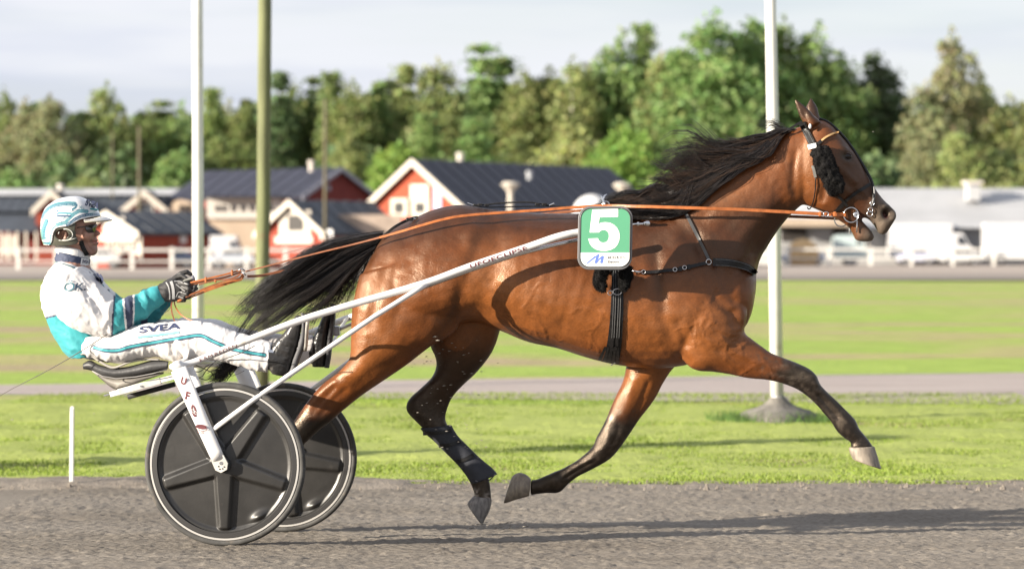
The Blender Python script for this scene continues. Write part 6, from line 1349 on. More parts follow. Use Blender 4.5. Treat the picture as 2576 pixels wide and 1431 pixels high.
# peak
def peak(u, v, t=0):
    inx = 1085 + 400 * (1 - abs(u) ** 2.2) ** .5 * 1.0; iny = 612 - 68 * (1 - abs(u) ** 2); ox = 1110 + 612 * (1 - abs(u) ** 2.6) ** .62; oy = 655 + 0 * u - 40 * (1 - abs(u) ** 2)
    x = inx + (ox - inx) * v; y = iny + (oy - iny) * v ** 1.2 + 14 * math.sin(v * 3.14) * -1; return P(*hd(x, y + t), axisY(hd(x, 0)[0], .119 * u * (1 - .05 * v)))
mb = MB(); nu, nv = 36, 9
vs = [peak(-1 + 2 * i / nu, j / nv) for i in range(nu + 1) for j in range(nv + 1)] + [peak(-1 + 2 * i / nu, j / nv) + Vector((0, 0, -.005)) for i in range(nu + 1) for j in range(nv + 1)]
q = nv + 1; N_ = (nu + 1) * q; fs = []
for i in range(nu):
    for j in range(nv): a = i * q + j; fs += [(a, a + 1, a + q + 1, a + q), (N_ + a, N_ + a + q, N_ + a + q + 1, N_ + a + 1)]
    a = i * q + nv; fs.append((a, N_ + a, N_ + a + q, a + q))
mb.add(vs, fs).build('peak', sulky_white, hel, smooth=True)
MB().tube([peak(-1 + 2 * i / nu, 1.0, 2) + Vector((.001, 0, -.0025)) for i in range(nu + 1)], .0032, 8).build('peak_edge', M('olive_trim', (.22, .21, .16), .5), hel, smooth=True)
v, f_ = glyphs('SVEA', bold=.04); printed('lettering', frame2d(v, *hd(1120, 300), *hd(1410, 390), 17), f_, lambda x, y: shell_pt((x - 87.2) / .1125, (y - 483) / .1125, off=.0012), navy, hel)
v, f_ = ring2d(*hd(1325, 385), 11, 2.4, 2.4, 6); printed('lettering_bar', v, f_, lambda x, y: shell_pt((x - 87.2) / .1125, (y - 483) / .1125, off=.0012), teal_m, hel)
# chin strap, glasses
strap('chin_strap', [hd(1040, 1090), hd(1060, 1180), hd(1110, 1300), hd(1185, 1420)], 11, bvh_of(bme), black_leather, hel, thick=.004, lift=.004)
strap('chin_strap', [hd(1000, 1150), hd(1060, 1200), hd(1120, 1330), hd(1150, 1430)], 6, bvh_of(bme), black_leather, hel, thick=.004, lift=.009)
gls = empty('sunglasses', P(*hd(1260, 840), 12.7)); gls.parent = drv; gls.matrix_parent_inverse = Matrix.Translation(-WORLD_OF(drv)); lens_m = M('dark_lens', (.008, .008, .008), .06, coat=1); fbv = bvh_of(bme)
for sgn in (-1, 1):
    pl = [(1128, 775), (1160, 745), (1250, 730), (1330, 735), (1368, 760), (1362, 830), (1325, 905), (1250, 935), (1195, 915), (1150, 850)]; vs = []
    for (x, y) in pl:
        lo = .062 - .045 * max(0, (x - 1150) / 220) ** 1.3; vs.append(P(*hd(x + 6, y), axisY(hd(x, 0)[0], sgn * (lo + .016))))
    c0 = sum(vs, Vector()) / len(vs) + Vector((.006, sgn * .006, 0)); k = len(vs); back = [v_ + Vector((-.004, -sgn * .003, 0)) for v_ in vs]; cb_ = c0 + Vector((-.004, -sgn * .003, 0))
    mb = MB().add(vs + [c0] + back + [cb_], [(i, (i + 1) % k, k) for i in range(k)] + [(k + 1 + (i + 1) % k, k + 1 + i, 2 * k + 1) for i in range(k)] + [(i, k + 1 + i, k + 1 + (i + 1) % k, (i + 1) % k) for i in range(k)]); mb.build('lens', lens_m, gls, smooth=False)
    MB().tube([P(*hd(1140, 778), axisY(215, sgn * .080)), P(*hd(1060, 782), axisY(205, sgn * .088)), P(*hd(950, 800), axisY(195, sgn * .090))], .0026, 8).build('temple', M('glass_frame', (.05, .045, .04), .3), gls, smooth=True)
MB().tube([P(*hd(1362, 760), axisY(240, s_)) for s_ in (-.02, 0, .02)], .003, 8).build('bridge', M('glass_frame2', (.02, .02, .02), .3), gls, smooth=True)
# ---- gloves: palm, four curled fingers, thumb
glove_m = M('black_glove', (.022, .021, .021), .55, bump=.001, bscale=90, var=.2, scale=30); glove_g = M('glove_grey_print', (.32, .32, .32), .6)
def cap(mb, pts, rs): mb.tube(pts, rs, 12); [mb.sphere(p, r_, 6) for p, r_ in zip(pts, rs)]
def glove(off, dx, dy, sgn):
    mb = MB(); q = lambda x, y, o: SP(x + dx, y + dy, off + sgn * o)
    cap(mb, [q(398, 738, 0), q(418, 738, 0)], [.031, .034])                                    # wrist
    loft(mb, [(398 + dx, 719 + dy, 410 + dx, 757 + dy, .026, off), (418 + dx, 708 + dy, 424 + dx, 760 + dy, .028, off), (436 + dx, 703 + dy, 440 + dx, 759 + dy, .024, off), (452 + dx, 707 + dy, 456 + dx, 752 + dy, .020, off)], 3, 18)
    F4 = [((452, 712), (472, 715), (482, 724), (478, 732), .0103), ((455, 722), (474, 727), (482, 736), (474, 742), .0106), ((453, 734), (470, 740), (475, 748), (464, 750), .0101), ((448, 745), (462, 750), (464, 756), (452, 757), .0092)]
    for a, b__, c_, d_, r_ in F4: cap(mb, [q(*a, -.006), q(*b__, -.022), q(*c_, -.002), q(*d_, .022)], [r_ * 1.08, r_, r_ * .92, r_ * .8])
    cap(mb, [q(426, 712, .012), q(444, 698, .018), q(458, 694, .016), q(468, 700, .010)], [.0145, .0125, .0115, .0095])
    me_ = remesh(mb, .0028, 4, 'glove'); o = mesh_obj('glove', me_, glove_m, drv); return o, bvh_of(me_)
gl, gbvh = glove(-.115, 0, 0, 1); glf, _ = glove(.115, 12, -10, -1)
strap('glove_print', [zHA([(400, 375)])[0], zHA([(460, 480)])[0], zHA([(490, 640)])[0], zHA([(490, 790)])[0]], 3, gbvh, glove_g, gl, thick=.0008, lift=.0015)
strap('glove_print', [zHA([(520, 350)])[0], zHA([(560, 470)])[0], zHA([(580, 620)])[0], zHA([(580, 780)])[0]], 7, gbvh, glove_g, gl, thick=.0008, lift=.0015)
for pts in ([(640, 420), (760, 520), (860, 590)], [(600, 350), (720, 350), (800, 380)], [(640, 740), (700, 620), (790, 620)], [(840, 390), (900, 420), (960, 430)]): strap('glove_print', zHA(pts), 1.8, gbvh, glove_g, gl, thick=.0008, lift=.0015)
# ---- boots
boot_m = M('black_boot', (.025, .024, .024), .32, var=.3, scale=16, bump=.0015, bscale=40, dirt=((.10, .09, .08), 20, .62)); sole_m = M('grey_sole', (.07, .07, .075), .7, var=.3, scale=22, bump=.0015, bscale=70)
def boot(st_, so_, off, ank):
    mb = MB(); loft(mb, [(*s[:4], s[4], off) for s in st_], 4, 20, sq=.85); loft(mb, [(*s[:4], s[4], off) for s in ank], 3, 18)
    me_ = remesh(mb, .0038, 3, 'boot'); co = get_co(me_); px, py = to_px(co); set_co(me_, co + get_no(me_) * folds(px, py, co, None, .0015, 8, 20, 97)[:, None]); o = mesh_obj('boot', me_, boot_m, drv)
    mb = MB(); loft(mb, [(*s[:4], s[4], off) for s in so_], 4, 20, sq=.6); mesh_obj('sole', mb.mesh('sole'), sole_m, o, smooth=True); return o
bt = boot([(686, 940, 716, 946, .034), (672, 920, 728, 938, .041), (672, 892, 738, 908, .043), (690, 862, 748, 876, .044), (716, 834, 756, 842, .045), (734, 808, 760, 815, .044), (746, 792, 760, 795, .032)],
     [(716, 945, 730, 951, .034), (730, 930, 744, 935, .041), (738, 903, 753, 907, .042), (750, 872, 765, 876, .045), (758, 838, 771, 842, .048), (760, 810, 771, 813, .046), (757, 787, 768, 789, .03)], -.18, [(662, 862, 668, 925, .05), (676, 866, 680, 932, .052), (696, 872, 700, 936, .046)])
strap('buckle', zFT([(330, 840), (400, 850)]), 7, bvh_of(bt.data), steel, bt, thick=.002, lift=.002)
boot([(786, 922, 818, 924, .034), (784, 895, 822, 896, .041), (785, 862, 824, 862, .043), (798, 825, 828, 825, .043), (812, 795, 832, 795, .043), (822, 772, 834, 772, .034)],
     [(816, 924, 828, 925, .034), (821, 895, 833, 895, .041), (823, 862, 836, 862, .043), (828, 825, 841, 825, .045), (831, 795, 844, 795, .045), (832, 765, 843, 766, .034)], .18, [(774, 850, 774, 912, .05), (790, 850, 790, 916, .05)])
# hair at the nape is hidden by the helmet
# ---- whip (held, so an object of its own)
wh = empty('whip', A(470, 708)); tag(wh, 'thin driving whip held reversed, its lash trailing behind the driver', 'whip')
MB().tube([SP(455, 716, -.115), SP(466, 706, -.115), SP(483, 700, -.115), SP(486, 699, -.115)], [.0075, .0078, .0078, .0105], 14).build('handle', M('grey_rubber_grip', (.10, .10, .09), .55), wh, smooth=True)
MB().tube([SP(484.5, 699.5, -.115), SP(489, 697.5, -.115)], [.0125, .0120], 16).build('butt_cap', M('grip_cap', (.12, .12, .15), .35), wh, bevel=.002)
MB().tube([Vector(p) for p in catmull([tuple(SP(*q)) for q in [(455, 716, -.115), (360, 780, -.16), (290, 828, -.20), (262, 846, -.215), (184, 895, -.235), (106, 939, -.24), (30, 978, -.24), (-60, 1030, -.24)]], 6)], [.0035 - .0024 * i / 42 for i in range(43)], 8).build('lash', M('whip_cord', (.10, .09, .075), .6), wh, smooth=True)
# ================================================================ HARNESS
har = empty('harness', A(1550, 520)); tag(har, 'black racing harness with breast collar and girth buckled round the bay horse', 'harness')
def rest(pts, clear=.006):           # px,py,off rows -> world points kept clear of the horse
    out_ = []
    for x, y, o in catmull(pts, 6):
        p = P(x, y, axisY(x, o)); h_ = hbvh.ray_cast(CAM, (p - CAM).normalized(), 40)
        if h_[0] is not None and o < .05 and h_[0].y - clear < p.y and h_[0].y > p.y - .35: p = P(x, y, h_[0].y - clear)
        out_.append(p)
    return out_
def ribbon(name, pts3, w_, th, mat, par, wend=None, up=(0, 0, 1), smooth_d=2):
    """leather strap with a rectangular section along world points, wide side upright"""
    k = len(pts3); W_ = np.linspace(w_, wend or w_, k); mb = MB(); vs = []; pts3 = [Vector(p) for p in pts3]
    for _ in range(smooth_d):
        pts3 = [pts3[0]] + [Vector((pts3[i].x, (pts3[i - 1].y + pts3[i].y + pts3[i + 1].y) / 3, pts3[i].z)) for i in range(1, k - 1)] + [pts3[-1]]
    for i, p in enumerate(pts3):
        t = (pts3[min(i + 1, k - 1)] - pts3[max(i - 1, 0)]).normalized(); nn = Vector((0, -1, 0)); nn = (nn - t * nn.dot(t)).normalized(); s = t.cross(nn)
        a, b__ = s * (W_[i] / 2), nn * (th / 2); c_ = a * .82
        vs += [p + a, p + c_ + b__, p - c_ + b__, p - a, p - c_ - b__, p + c_ - b__]
    fs = [(i * 6 + j, i * 6 + (j + 1) % 6, (i + 1) * 6 + (j + 1) % 6, (i + 1) * 6 + j) for i in range(k - 1) for j in range(6)] + [tuple(range(6))[::-1], tuple((k - 1) * 6 + j for j in range(6))]
    return mb.add(vs, fs).build(name, mat, par)
stitch_m = M('stitching', (.14, .14, .14), .6)
def hs(name, pts, w_, mat=black_leather, par=None, **kw): return strap(name, pts, w_, hbvh, mat, par or har, **kw)
# girth: wide base strap, narrow top strap, flared end, buckle
gth = hs('girth', [(1553, 668), (1553, 720), (1552, 780), (1548, 840), (1543, 880), (1537, 912)], 27, thick=.006, lift=.004, wend=40, n=5, rows=5)
for dx in (-5, 5): hs('girth_strap', [(1552 + dx, 672), (1553 + dx, 730), (1551 + dx, 790), (1548 + dx, 830), (1545 + dx * 1.3, 872)], 7.5, thick=.004, lift=.0125, par=gth)
for dx in (-9, -3.5, 3.5, 9): hs('stitch_line', [(1552 + dx, 680), (1552 + dx, 760), (1548 + dx, 850)], .8, mat=stitch_m, thick=.001, lift=.0175, par=gth)
hs('keeper', [(1536, 880), (1553, 878)], 7, thick=.004, lift=.015, par=gth)
for a, b__ in (((1508, 906), (1524, 872)), ((1519, 910), (1531, 872)), ((1531, 913), (1539, 872)), ((1543, 915), (1547, 872)), ((1554, 913), (1554, 874))): hs('girth_strand', [a, ((a[0] + b__[0]) / 2, (a[1] + b__[1]) / 2), b__], 9, thick=.004, lift=.013, par=gth, wend=6)
bk = hit(hbvh, 1553, 734, 12.3, .022); MB().torus(bk, .021, .003, U=(.9, 0, 0), V=(0, 0, .62)).build('buckle', steel, gth, smooth=True)
MB().torus(hit(hbvh, 1535, 737, 12.3, .016), .010, .002).build('ring', steel, gth, smooth=True)
MB().tube([hit(hbvh, 1538, 918, 12.45, .014), hit(hbvh, 1548, 912, 12.45, .012)], .003, 8).build('hook', steel, gth)
# fleece pads
fleece = M('black_fleece', (.009, .0085, .0085), .9, bump=.004, bscale=70, spec=.15)
def furry(name, polys, par, n, ln, dens_off=-.0, seed=1, vox=.005, sag=(0, -.3)):
    mb = MB()
    for st_ in polys: loft(mb, st_, 4, 18, sq=.8)
    me_ = remesh(mb, vox, 4, name); co = get_co(me_); no = get_no(me_); g_ = np.random.default_rng(seed); co2 = co + no * (vnoise(co[:, 0] * 100, co[:, 2] * 100, 1.6, seed)[:, None] * .0035 + g_.normal(0, .0008, (len(co), 1))); set_co(me_, co2); o = mesh_obj(name, me_, fleece, par)
    k = g_.integers(0, len(co), n); p0 = co2[k]; d0 = no[k] + g_.normal(0, .5, (n, 3)); d0 /= np.linalg.norm(d0, axis=1)[:, None]; L_ = ln * g_.uniform(.5, 1.3, (n, 1)); pt = np.stack([p0, p0 + d0 * L_ * .5, p0 + d0 * L_ + np.array([0, 0, -.3]) * L_ * .5], 1)
    strands('fleece_pile', pt, .0009, fleece, o, kind='stuff'); return o
furry('fleece_pad', [[(1497, 672, 1530, 672, .022, -.325), (1492, 700, 1527, 700, .026, -.325), (1496, 722, 1526, 726, .025, -.325), (1506, 731, 1522, 734, .014, -.325)]], har, 2600, .009, seed=3)
furry('fleece_pad', [[(1560, 672, 1590, 672, .022, -.325), (1558, 700, 1589, 698, .026, -.325), (1560, 722, 1580, 722, .023, -.325), (1562, 730, 1574, 730, .014, -.325)]], har, 2600, .009, seed=4)
# breast collar and its neck strap
bc = hs('breast_collar', [(1793, 659), (1827, 660), (1858, 665), (1882, 673), (1895, 682), (1901, 689)], 20, thick=.010, lift=.007, rows=5, wend=14, n=6)
for dy in (-7.5, 7.5): hs('stitch_line', [(1800, 660 + dy), (1827, 661 + dy), (1858, 666 + dy), (1884, 675 + dy), (1898, 686 + dy)], .9, mat=stitch_m, thick=.001, lift=.0178, par=bc)
MB().torus(hit(hbvh, 1783, 659, 12.2, .012), .0115, .0022).build('ring', steel, har, smooth=True)
hs('collar_strap', [(1779, 661), (1760, 665), (1733, 671), (1700, 678), (1677, 680), (1640, 684), (1618, 684)], 8.5, thick=.005, lift=.006, wend=8)
for x, y in ((1722, 673), (1698, 678)): MB().torus(hit(hbvh, x, y, 12.3, .013), .0085, .0016).build('buckle', steel, har, smooth=True)
hs('keeper', [(1729, 672), (1737, 670)], 12, thick=.004, lift=.010); hs('keeper', [(1708, 676), (1715, 675)], 12, thick=.004, lift=.010)
MB().tube([hit(hbvh, 1590, 681, 12.3, .03), hit(hbvh, 1604, 684, 12.3, .022), hit(hbvh, 1616, 684, 12.3, .016)], [.004, .005, .0035], 10).build('snap_hook', steel, har, smooth=True)
MB().torus(hit(hbvh, 1583, 677, 12.3, .03), .0125, .0022).build('ring', steel, har, smooth=True); MB().torus(hit(hbvh, 1619, 684, 12.3, .012), .0085, .0018).build('ring', steel, har, smooth=True)
hs('neck_strap', [(1783, 653), (1770, 625), (1752, 590), (1732, 550), (1718, 525), (1706, 505)], 7.5, mat=M('grey_black_leather', (.05, .05, .05), .4), thick=.004, lift=.005)
# saddle top, terret hook, back strap, crupper
hs('saddle', [(1521, 524), (1522, 560), (1524, 600), (1530, 650), (1545, 676)], 46, thick=.012, lift=.004, rows=5)
tb = A(1524, 519, -.06); MB().tube([A(1524, 521, -.10), A(1519, 508, -.08), A(1514, 497, -.06), A(1510, 494, -.05)], [.006, .0055, .005, .0045], 10).build('terret', steel, har, smooth=True)
MB().tube([A(1517, 503, -.07), A(1521, 493, -.05), A(1527, 489, -.03)], [.006, .005, .002], 10).build('check_hook', steel, har, smooth=True)
MB().torus(A(1524, 516, -.13), .016, .0025).build('terret_ring', steel, har, smooth=True)
def free(name, pts, r_, mat=black_leather, par=None): return MB().tube([Vector(p) for p in catmull([tuple(A(*q)) for q in pts], 5)], r_, 8, flat=.6).build(name, mat, par or har, smooth=True)
free('back_strap', [(1500, 521, -.02), (1440, 520, -.02), (1390, 518, -.02), (1330, 509, -.02), (1260, 511, -.02), (1215, 516, -.02), (1190, 515, -.02)], .0035)
free('back_strap', [(1470, 522, .01), (1400, 519, .01), (1300, 520, .01), (1215, 521, 0), (1180, 512, 0)], .0025)
for x, y in ((1208, 515), (1225, 516), (1352, 514), (1370, 514)): MB().box(A(x, y, -.02), (.022, .018, .011)).build('keeper', black_leather, har, bevel=.003)
MB().tube([A(1176, 511, 0), A(1190, 516, 0)], .003, 8).build('snap_hook', steel, har); MB().tube([A(1382, 517, -.02), A(1394, 512, -.02)], .0035, 8).build('snap_hook', steel, har)
ribbon('crupper', rest([(1050, 547, -.03), (1035, 550, -.05), (1012, 560, -.09), (990, 573, -.11), (972, 588, -.10), (958, 600, -.08)], .006), .013, .006, black_leather, har)
MB().box(A(1030, 552, -.10), (.03, .012, .015)).build('buckle', black_leather, har, bevel=.003); MB().tube([A(1040, 549, -.08), A(1046, 551, -.08)], .0025, 8).build('snap_hook', steel, har)
0 and hs('crupper_strap', [(948, 628), (928, 650), (915, 668), (908, 690)], 5.5, mat=M('white_strap', (.6, .6, .58), .6), thick=.003, lift=.004)

# ---- number plate
NPo = -.435
npl = empty('number_plate', SP(1522, 598, NPo)); tag(npl, 'green and white number plate with white 5 on the horse side', 'number plate')
def rrect(x0, y0, x1, y1, r_, n=8):
    pts = []
    for cx_, cy_, a0 in ((x1 - r_, y0 + r_, -90), (x1 - r_, y1 - r_, 0), (x0 + r_, y1 - r_, 90), (x0 + r_, y0 + r_, 180)):
        for k in range(n + 1): a = R(a0 + 90 * k / n); pts.append((cx_ + r_ * math.cos(a), cy_ + r_ * math.sin(a)))
    return pts
tilt = lambda x, y, o: SP(x - (y - 598) * .018, y, o)
def plate(name, pts, o0, th, mat, par, bevel=0):
    vs = [tilt(x, y, o0) + NL * th for x, y in pts] + [tilt(x, y, o0) for x, y in pts]; k = len(pts)
    return MB().add(vs, [tuple(range(k)), tuple(range(2 * k - 1, k - 1, -1))] + [(i, i + k, (i + 1) % k + k, (i + 1) % k) for i in range(k)]).build(name, mat, par, bevel=bevel)
rim_m = M('plate_rim_rubber', (.10, .10, .105), .5)
bkp = plate('backing', rrect(1454, 519, 1591, 678.5, 30), NPo, .010, rim_m, npl, .003)
gm = M('plate_green', (.075, .27, .155), .45, var=.03, scale=4); wm = M('plate_white', (.78, .78, .76), .45)
inner = rrect(1460, 524.5, 1585.5, 671.5, 25)
MB().tube([tilt(x, y, NPo) + NL * .0115 for x, y in inner + inner[:1]], .0022, 6).build('rim_bead', M('rim_bead', (.05, .05, .05), .35), npl, smooth=True)
gp = [p for p in inner if p[1] <= 636]; gp_ = sorted([p for p in gp if p[0] > 1522], key=lambda p: p[1]) ; gl_ = sorted([p for p in gp if p[0] <= 1522], key=lambda p: -p[1])
plate('green_face', gp_ + [(1585.5, 635.5), (1460, 635.5)] + gl_, NPo, .0112, gm, npl)
wp_ = [p for p in inner if p[1] > 636]; plate('white_face', [(1585.5, 635.5)] + sorted([p for p in wp_ if p[0] > 1522], key=lambda p: p[1]) + sorted([p for p in wp_ if p[0] <= 1522], key=lambda p: -p[1]) + [(1460, 635.5)], NPo, .0112, wm, npl)
five = zPL([(258, 308), (603, 296), (603, 405), (355, 412), (344, 500), (380, 483), (440, 477), (500, 487), (548, 512), (590, 553), (616, 605), (625, 660), (618, 720), (596, 775), (560, 818), (505, 848), (440, 862), (370, 860), (305, 842), (255, 808), (222, 760), (203, 698), (333, 692), (345, 722), (372, 745), (408, 752), (445, 742), (470, 715), (482, 672), (478, 628), (458, 597), (425, 580), (390, 582), (362, 598), (345, 615), (222, 615)])
plate('numeral', [(x + (y - 598) * .018, y) for x, y in five], NPo, .0120, wm, npl)
blue_m = M('blue_print', (.09, .15, .48), .5)
for pg in ([(175, 1032), (290, 932), (312, 926), (302, 955), (205, 1030)], [(293, 1020), (315, 922), (342, 900), (357, 905), (350, 940), (325, 1030), (303, 1030)], [(325, 1030), (350, 962), (392, 924), (412, 926), (418, 940), (408, 1022), (385, 1030), (366, 1024), (368, 1000), (382, 962), (352, 990)]): plate('logo_stroke', zPL(pg), NPo, .0118, blue_m, npl)
v, f_ = glyphs('MIDROC', bold=.05, space=1.3); printed('lettering', frame2d(v, 1531, 650.6, 1576, 650, 5.6), f_, lambda x, y: tilt(x, y, NPo) + NL * .0118, black_print, npl)
v, f_ = glyphs('Electro', bold=.04, space=1.1); printed('lettering', frame2d(v, 1530.5, 662, 1559.5, 661.6, 6.2), f_, lambda x, y: tilt(x, y, NPo) + NL * .0118, black_print, npl)
plate('rule', [(1530, 653.2), (1575, 652.8), (1575, 653.4), (1530, 653.8)], NPo, .0117, rim_m, npl)

# ---- bridle
br = empty('bridle', A(2040, 400)); tag(br, 'black bridle with fleece cheek roll, tan browband and steel bit on the horse head', 'bridle')
def bs(name, pts, w_, mat=black_leather, **kw): return strap(name, pts, w_, hbvh, mat, br, dflt=-.06, **kw)
cs_ = bs('cheek_strap', [(2017, 309), (2026, 328), (2036, 348), (2043, 364)], 17, thick=.006, lift=.004, rows=4)
for dx in (-5.5, 5.5): strap('stitch_line', [(2017 + dx, 311), (2026 + dx, 330), (2042 + dx, 362)], .5, hbvh, stitch_m, cs_, thick=.0008, lift=.0105, dflt=-.06)
bs('headstall_back', [(1962, 343), (1985, 326), (2005, 313), (2018, 307)], 6, thick=.004, lift=.004)
bs('white_buckle', [(2032, 371), (2043, 368), (2053, 366)], 12, mat=white_body, thick=.006, lift=.012, rows=4)
bs('browband', [(2053, 363), (2061, 359), (2068, 353)], 8, thick=.005, lift=.006); bs('browband_rope', [(2066, 354), (2076, 346), (2087, 340), (2099, 335), (2110, 333)], 4.5, mat=M('tan_rope', (.48, .30, .13), .7), thick=.006, lift=.005)
furry('cheek_roll', [[(2038, 382, 2072, 364, .020, -.112), (2042, 394, 2088, 376, .026, -.118), (2052, 420, 2098, 400, .028, -.120), (2062, 444, 2109, 428, .028, -.116), (2074, 470, 2122, 456, .028, -.108), (2084, 488, 2120, 478, .022, -.098), (2091, 496, 2108, 489, .010, -.09)]], br, 4200, .0055, seed=6)
bs('cheek_piece', [(2108, 494), (2120, 506), (2132, 520)], 6, thick=.005, lift=.006)
bs('noseband', [(2106, 528), (2122, 511), (2150, 488), (2172, 474), (2190, 463)], 8, thick=.004, lift=.004)
bs('jaw_strap', [(2096, 535), (2110, 526), (2122, 516)], 6, thick=.004, lift=.004)
bs('throat_latch', [(2044, 417), (2048, 432), (2051, 447)], 7, mat=M('grey_leather', (.10, .10, .095), .45), thick=.004, lift=.006)
MB().tube([hit(hbvh, x, y, 12.2, .008) for x, y in catmull([(2052, 448), (2051, 475), (2047, 503), (2040, 522), (2034, 526), (2031, 521)], 5)], .0028, 8).build('throat_cord', black_leather, br, smooth=True)
oc = [(2060, 300, -.004), (2082, 309, -.006), (2108, 331, -.008), (2134, 361, -.008), (2161, 402, -.008), (2180, 434, -.012), (2192, 458, -.025), (2196, 478, -.040), (2196, 500, -.055), (2192, 522, -.060)]
MB().tube([P(x + 1.0, y - 1.2, axisY(x, o)) for x, y, o in catmull(oc, 5)], .0062, 8, flat=.7).build('overcheck', black_leather, br, smooth=True)
for x, y, r_ in ((2190, 528, .010), (2188, 538, .012), (2194, 512, .009)): MB().torus(hit(hbvh, x, y, 12.25, .010), r_, .0018).build('chain_link', steel, br, smooth=True)
MB().tube([hit(hbvh, x, y, 12.25, .010) for x, y in ((2199, 470), (2200, 490), (2197, 505), (2192, 520))], .004, 8).build('overcheck_strap', M('grey_strap', (.12, .12, .12), .4), br, smooth=True)
bit_o = hit(hbvh, 2141, 541, 12.25, .012); MB().torus(bit_o, .033, .0030, n=36).build('bit_ring', steel, br, smooth=True)
q = hit(hbvh, 2154, 540.5, 12.25, .012); MB().tube([q, q + NL * .008], .013, 20).build('bit_disc', steel, br, bevel=.002); MB().tube([q + NL * .008, q + NL * .0095], .003, 10).build('bit_pin', black_rubber, br)
MB().tube([q + Vector((.002, -.004, -.008)), q + Vector((.003, -.004, -.05)), q + Vector((.002, -.004, -.078))], [.0028, .0028, .0036], 10).build('bit_shank', steel, br, smooth=True)
MB().torus(P(2116, 553, axisY(2116, .07)), .030, .003, n=36).build('bit_ring', steel, br, smooth=True)
MB().tube([P(2137, 574, axisY(2137, .03)), P(2137, 588, axisY(2137, .03))], .0032, 8).build('bit_shank', steel, br)
MB().sphere(hit(hbvh, 2038, 318, 12.3, .006), (.007, .006, .012), 8).build('ear_plug', white_body, br, smooth=True)

# ---- driving reins
rn = empty('reins', A(1180, 541, -.2)); tag(rn, 'tan leather driving reins running from the bit to the gloved hands', 'reins')
near_ = rest([(2127, 541, -.105), (2090, 539.5, -.115), (2050, 537.5, -.125), (1960, 532.5, -.15), (1860, 527.5, -.18), (1760, 524, -.21), (1677, 521.5, -.215), (1600, 519.5, -.20), (1527, 518, -.15), (1443, 522, -.15), (1370, 528, -.16), (1293, 533, -.17), (1180, 541.5, -.20), (1124, 550, -.21), (1067, 565, -.21), (1010, 582, -.19), (955, 597.5, -.16), (880, 617, -.13), (805, 635, -.12), (700, 662, -.10), (618, 683, -.09)], .007)
ribbon('near_rein', near_[:60], .0160, .006, tan_leather, rn, wend=.0130); ribbon('near_rein', near_[59:97], .0125, .005, tan_leather, rn, wend=.011); ribbon('near_rein', near_[96:], .0090, .004, tan_dark, rn, wend=.0065)
far_ = [tuple(A(*q)) for q in [(622, 695, -.06), (660, 693, -.05), (700, 684, -.03), (765, 671, 0), (850, 652, .06), (930, 634, .16), (1000, 600, .28), (1100, 560, .31), (1300, 545, .31), (1520, 526, .30), (1700, 530, .28), (1900, 541, .20), (2050, 547, .12), (2110, 550, .085)]]
far_ = [Vector(p) for p in catmull(far_, 6)]; ribbon('far_rein', far_, .012, .004, tan_dark, rn, wend=.014)
hs_ = near_[4]; bkl = P(2078, 539, axisY(2078, -.128)); MB().torus(bkl, .011, .0022, U=(1, 0, 0), V=(0, 0, .95)).build('buckle', steel, rn, smooth=True)
for x in (2063, 2100): MB().box(P(x, 538.5, axisY(x, -.126)), (.011, .010, .021)).build('keeper', tan_leather, rn, bevel=.002)
for pts, w_ in (([(606, 679, -.10), (590, 684, -.10), (556, 693, -.11), (517, 702, -.12), (479, 711, -.12)], .0085), ([(607, 684, -.09), (590, 690, -.09), (556, 700, -.10), (520, 706, -.11), (481, 716, -.115)], .0085), ([(606, 688, -.11), (580, 701, -.115), (540, 706, -.12), (500, 716, -.13)], .006),
                ([(610, 689, -.10), (604, 699, -.10), (585, 706, -.11), (530, 723, -.12), (480, 743, -.13), (447, 757, -.125)], .008), ([(613, 692, -.08), (607, 703, -.08), (588, 709, -.09), (530, 728, -.10), (485, 746, -.11), (445, 760, -.11)], .008), ([(605, 688, -.12), (592, 699, -.125), (550, 712, -.13), (505, 729, -.14), (462, 750, -.135)], .006)):
    ribbon('rein_fold', [Vector(p) for p in catmull([tuple(SP(*q)) for q in pts], 5)], w_, .0045, tan_leather if w_ > .007 else tan_dark, rn)
for x, y in ((584, 686), (518, 704), (542, 707)): MB().box(SP(x, y, -.115), (.009, .016, .026 if x != 542 else .014)).build('keeper', tan_leather, rn, bevel=.002)
MB().tube([SP(599, 681, -.12), SP(604, 677, -.12), SP(611, 677, -.11), SP(616, 681, -.10)], .0032, 8).build('clip', steel, rn, smooth=True); MB().tube([SP(610, 686, -.12), SP(614, 688, -.12), SP(618, 692, -.10)], .0030, 8).build('clip', steel, rn, smooth=True)
ribbon('rein_end', [Vector(p) for p in catmull([tuple(SP(*q)) for q in [(434, 752, -.12), (431, 768, -.12), (433, 788, -.12), (441, 812, -.12)]], 5)], .0075, .003, tan_dark, rn, wend=.006)
ribbon('rein_end', [Vector(p) for p in catmull([tuple(SP(*q)) for q in [(438, 754, -.11), (441, 770, -.11), (452, 788, -.11), (468, 800, -.12), (486, 808, -.13)]], 5)], .006, .003, tan_leather, rn, wend=.006)
MB().tube([Vector(p) for p in catmull([tuple(SP(*q)) for q in [(424, 757, -.09), (420, 770, -.09), (410, 781, -.09), (404, 780, -.09), (408, 786, -.09), (422, 782, -.09), (432, 768, -.1)]], 5)], .0011, 6).build('ear_cord', M('grey_cord', (.08, .08, .08), .6), rn, smooth=True)

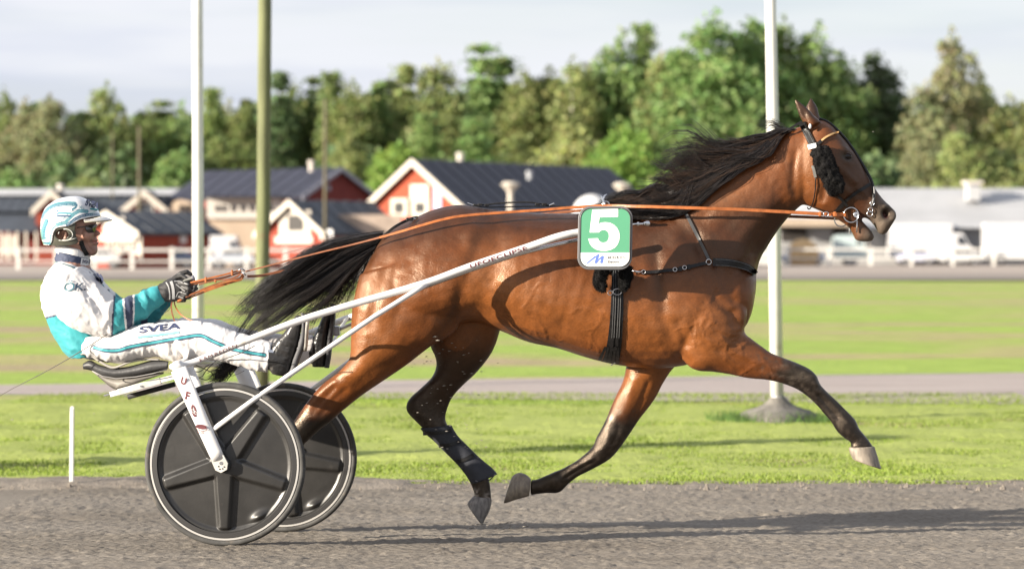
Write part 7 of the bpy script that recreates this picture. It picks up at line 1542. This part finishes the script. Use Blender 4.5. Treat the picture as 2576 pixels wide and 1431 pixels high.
# ---- protective boot on the far hind cannon
lb = MB(); loft(lb, [(1056, 1076, 1136, 1068, .040, TF), (1066, 1088, 1142, 1080, .039, TF), (1090, 1108, 1154, 1098, .035, TF), (1118, 1136, 1174, 1118, .033, TF), (1148, 1166, 1198, 1142, .034, TF), (1168, 1190, 1218, 1160, .038, TF), (1180, 1208, 1238, 1176, .041, TF), (1187, 1218, 1252, 1192, .041, TF)], 4, 24)
lbm = remesh(lb, .0045, 4, 'leg_boot'); lbo = mesh_obj('leg_boot', lbm, M('blue_black_neoprene', (.018, .020, .027), .7, bump=.001, bscale=60, var=.2, scale=12), horse); lbb = bvh_of(lbm)
for a, b__ in (((1064, 1090), (1136, 1082)), ((1104, 1122), (1160, 1108)), ((1146, 1162), (1192, 1142))): strap('boot_strap', [a, ((a[0] + b__[0]) / 2 + 2, (a[1] + b__[1]) / 2 + 2), b__], 9, lbb, black_leather, lbo, thick=.003, lift=.003, dflt=TF)
strap('boot_edge', [(1196, 1208), (1212, 1214), (1232, 1206), (1246, 1192)], 3, lbb, M('grey_edge', (.12, .12, .14), .6), lbo, thick=.002, lift=.001, dflt=TF)
# wrap visible below it
# ---- chips of gravel thrown up by the hooves
g = np.random.default_rng(44); mb = MB()
spots = [(1130 + g.normal(0, 55), g.uniform(812, 1180), g.uniform(-.05, .05), g.uniform(.0020, .0055)) for _ in range(85)] + [(1093, 847, -.2, .008), (1101, 856, -.2, .007), (1116, 970, .02, .006), (1133, 968, .02, .006), (1135, 999, .02, .006), (1104, 889, .02, .006), (1168, 940, .02, .005), (1073, 1013, .02, .005)] + [(g.uniform(0, 2500), g.uniform(1060, 1260), g.uniform(-.4, .6), g.uniform(.0015, .0035)) for _ in range(40)] + [(2196, 332, 0, .004), (236, 1040, 0, .004), (30, 1055, 0, .005)] + [(1250 + g.normal(0, 50), 1325 + abs(g.normal(0, 10)) - 12, g.uniform(-.1, .25), g.uniform(.003, .008)) for _ in range(50)]
for x, y, o_, s_ in spots:
    c_ = A(x, y, o_); a = g.uniform(0, 3); pts = [c_ + Vector((s_ * 1.6 * math.cos(t) + s_ * .3 * math.sin(a), s_ * .6 * math.sin(t), s_ * .2 * math.sin(a + t))) for t in (0, 1.3, 2.6, 3.9, 5.1)]
    mb.add(pts + [c_ + Vector((0, 0, s_ * .5)), c_ - Vector((0, 0, s_ * .4))], [(i, (i + 1) % 5, 5) for i in range(5)] + [((i + 1) % 5, i, 6) for i in range(5)])
tag(mb.build('gravel_spray', M('light_gravel', (.26, .235, .20), .9)), 'small chips of gravel flying up around the hooves', 'gravel', kind='stuff')
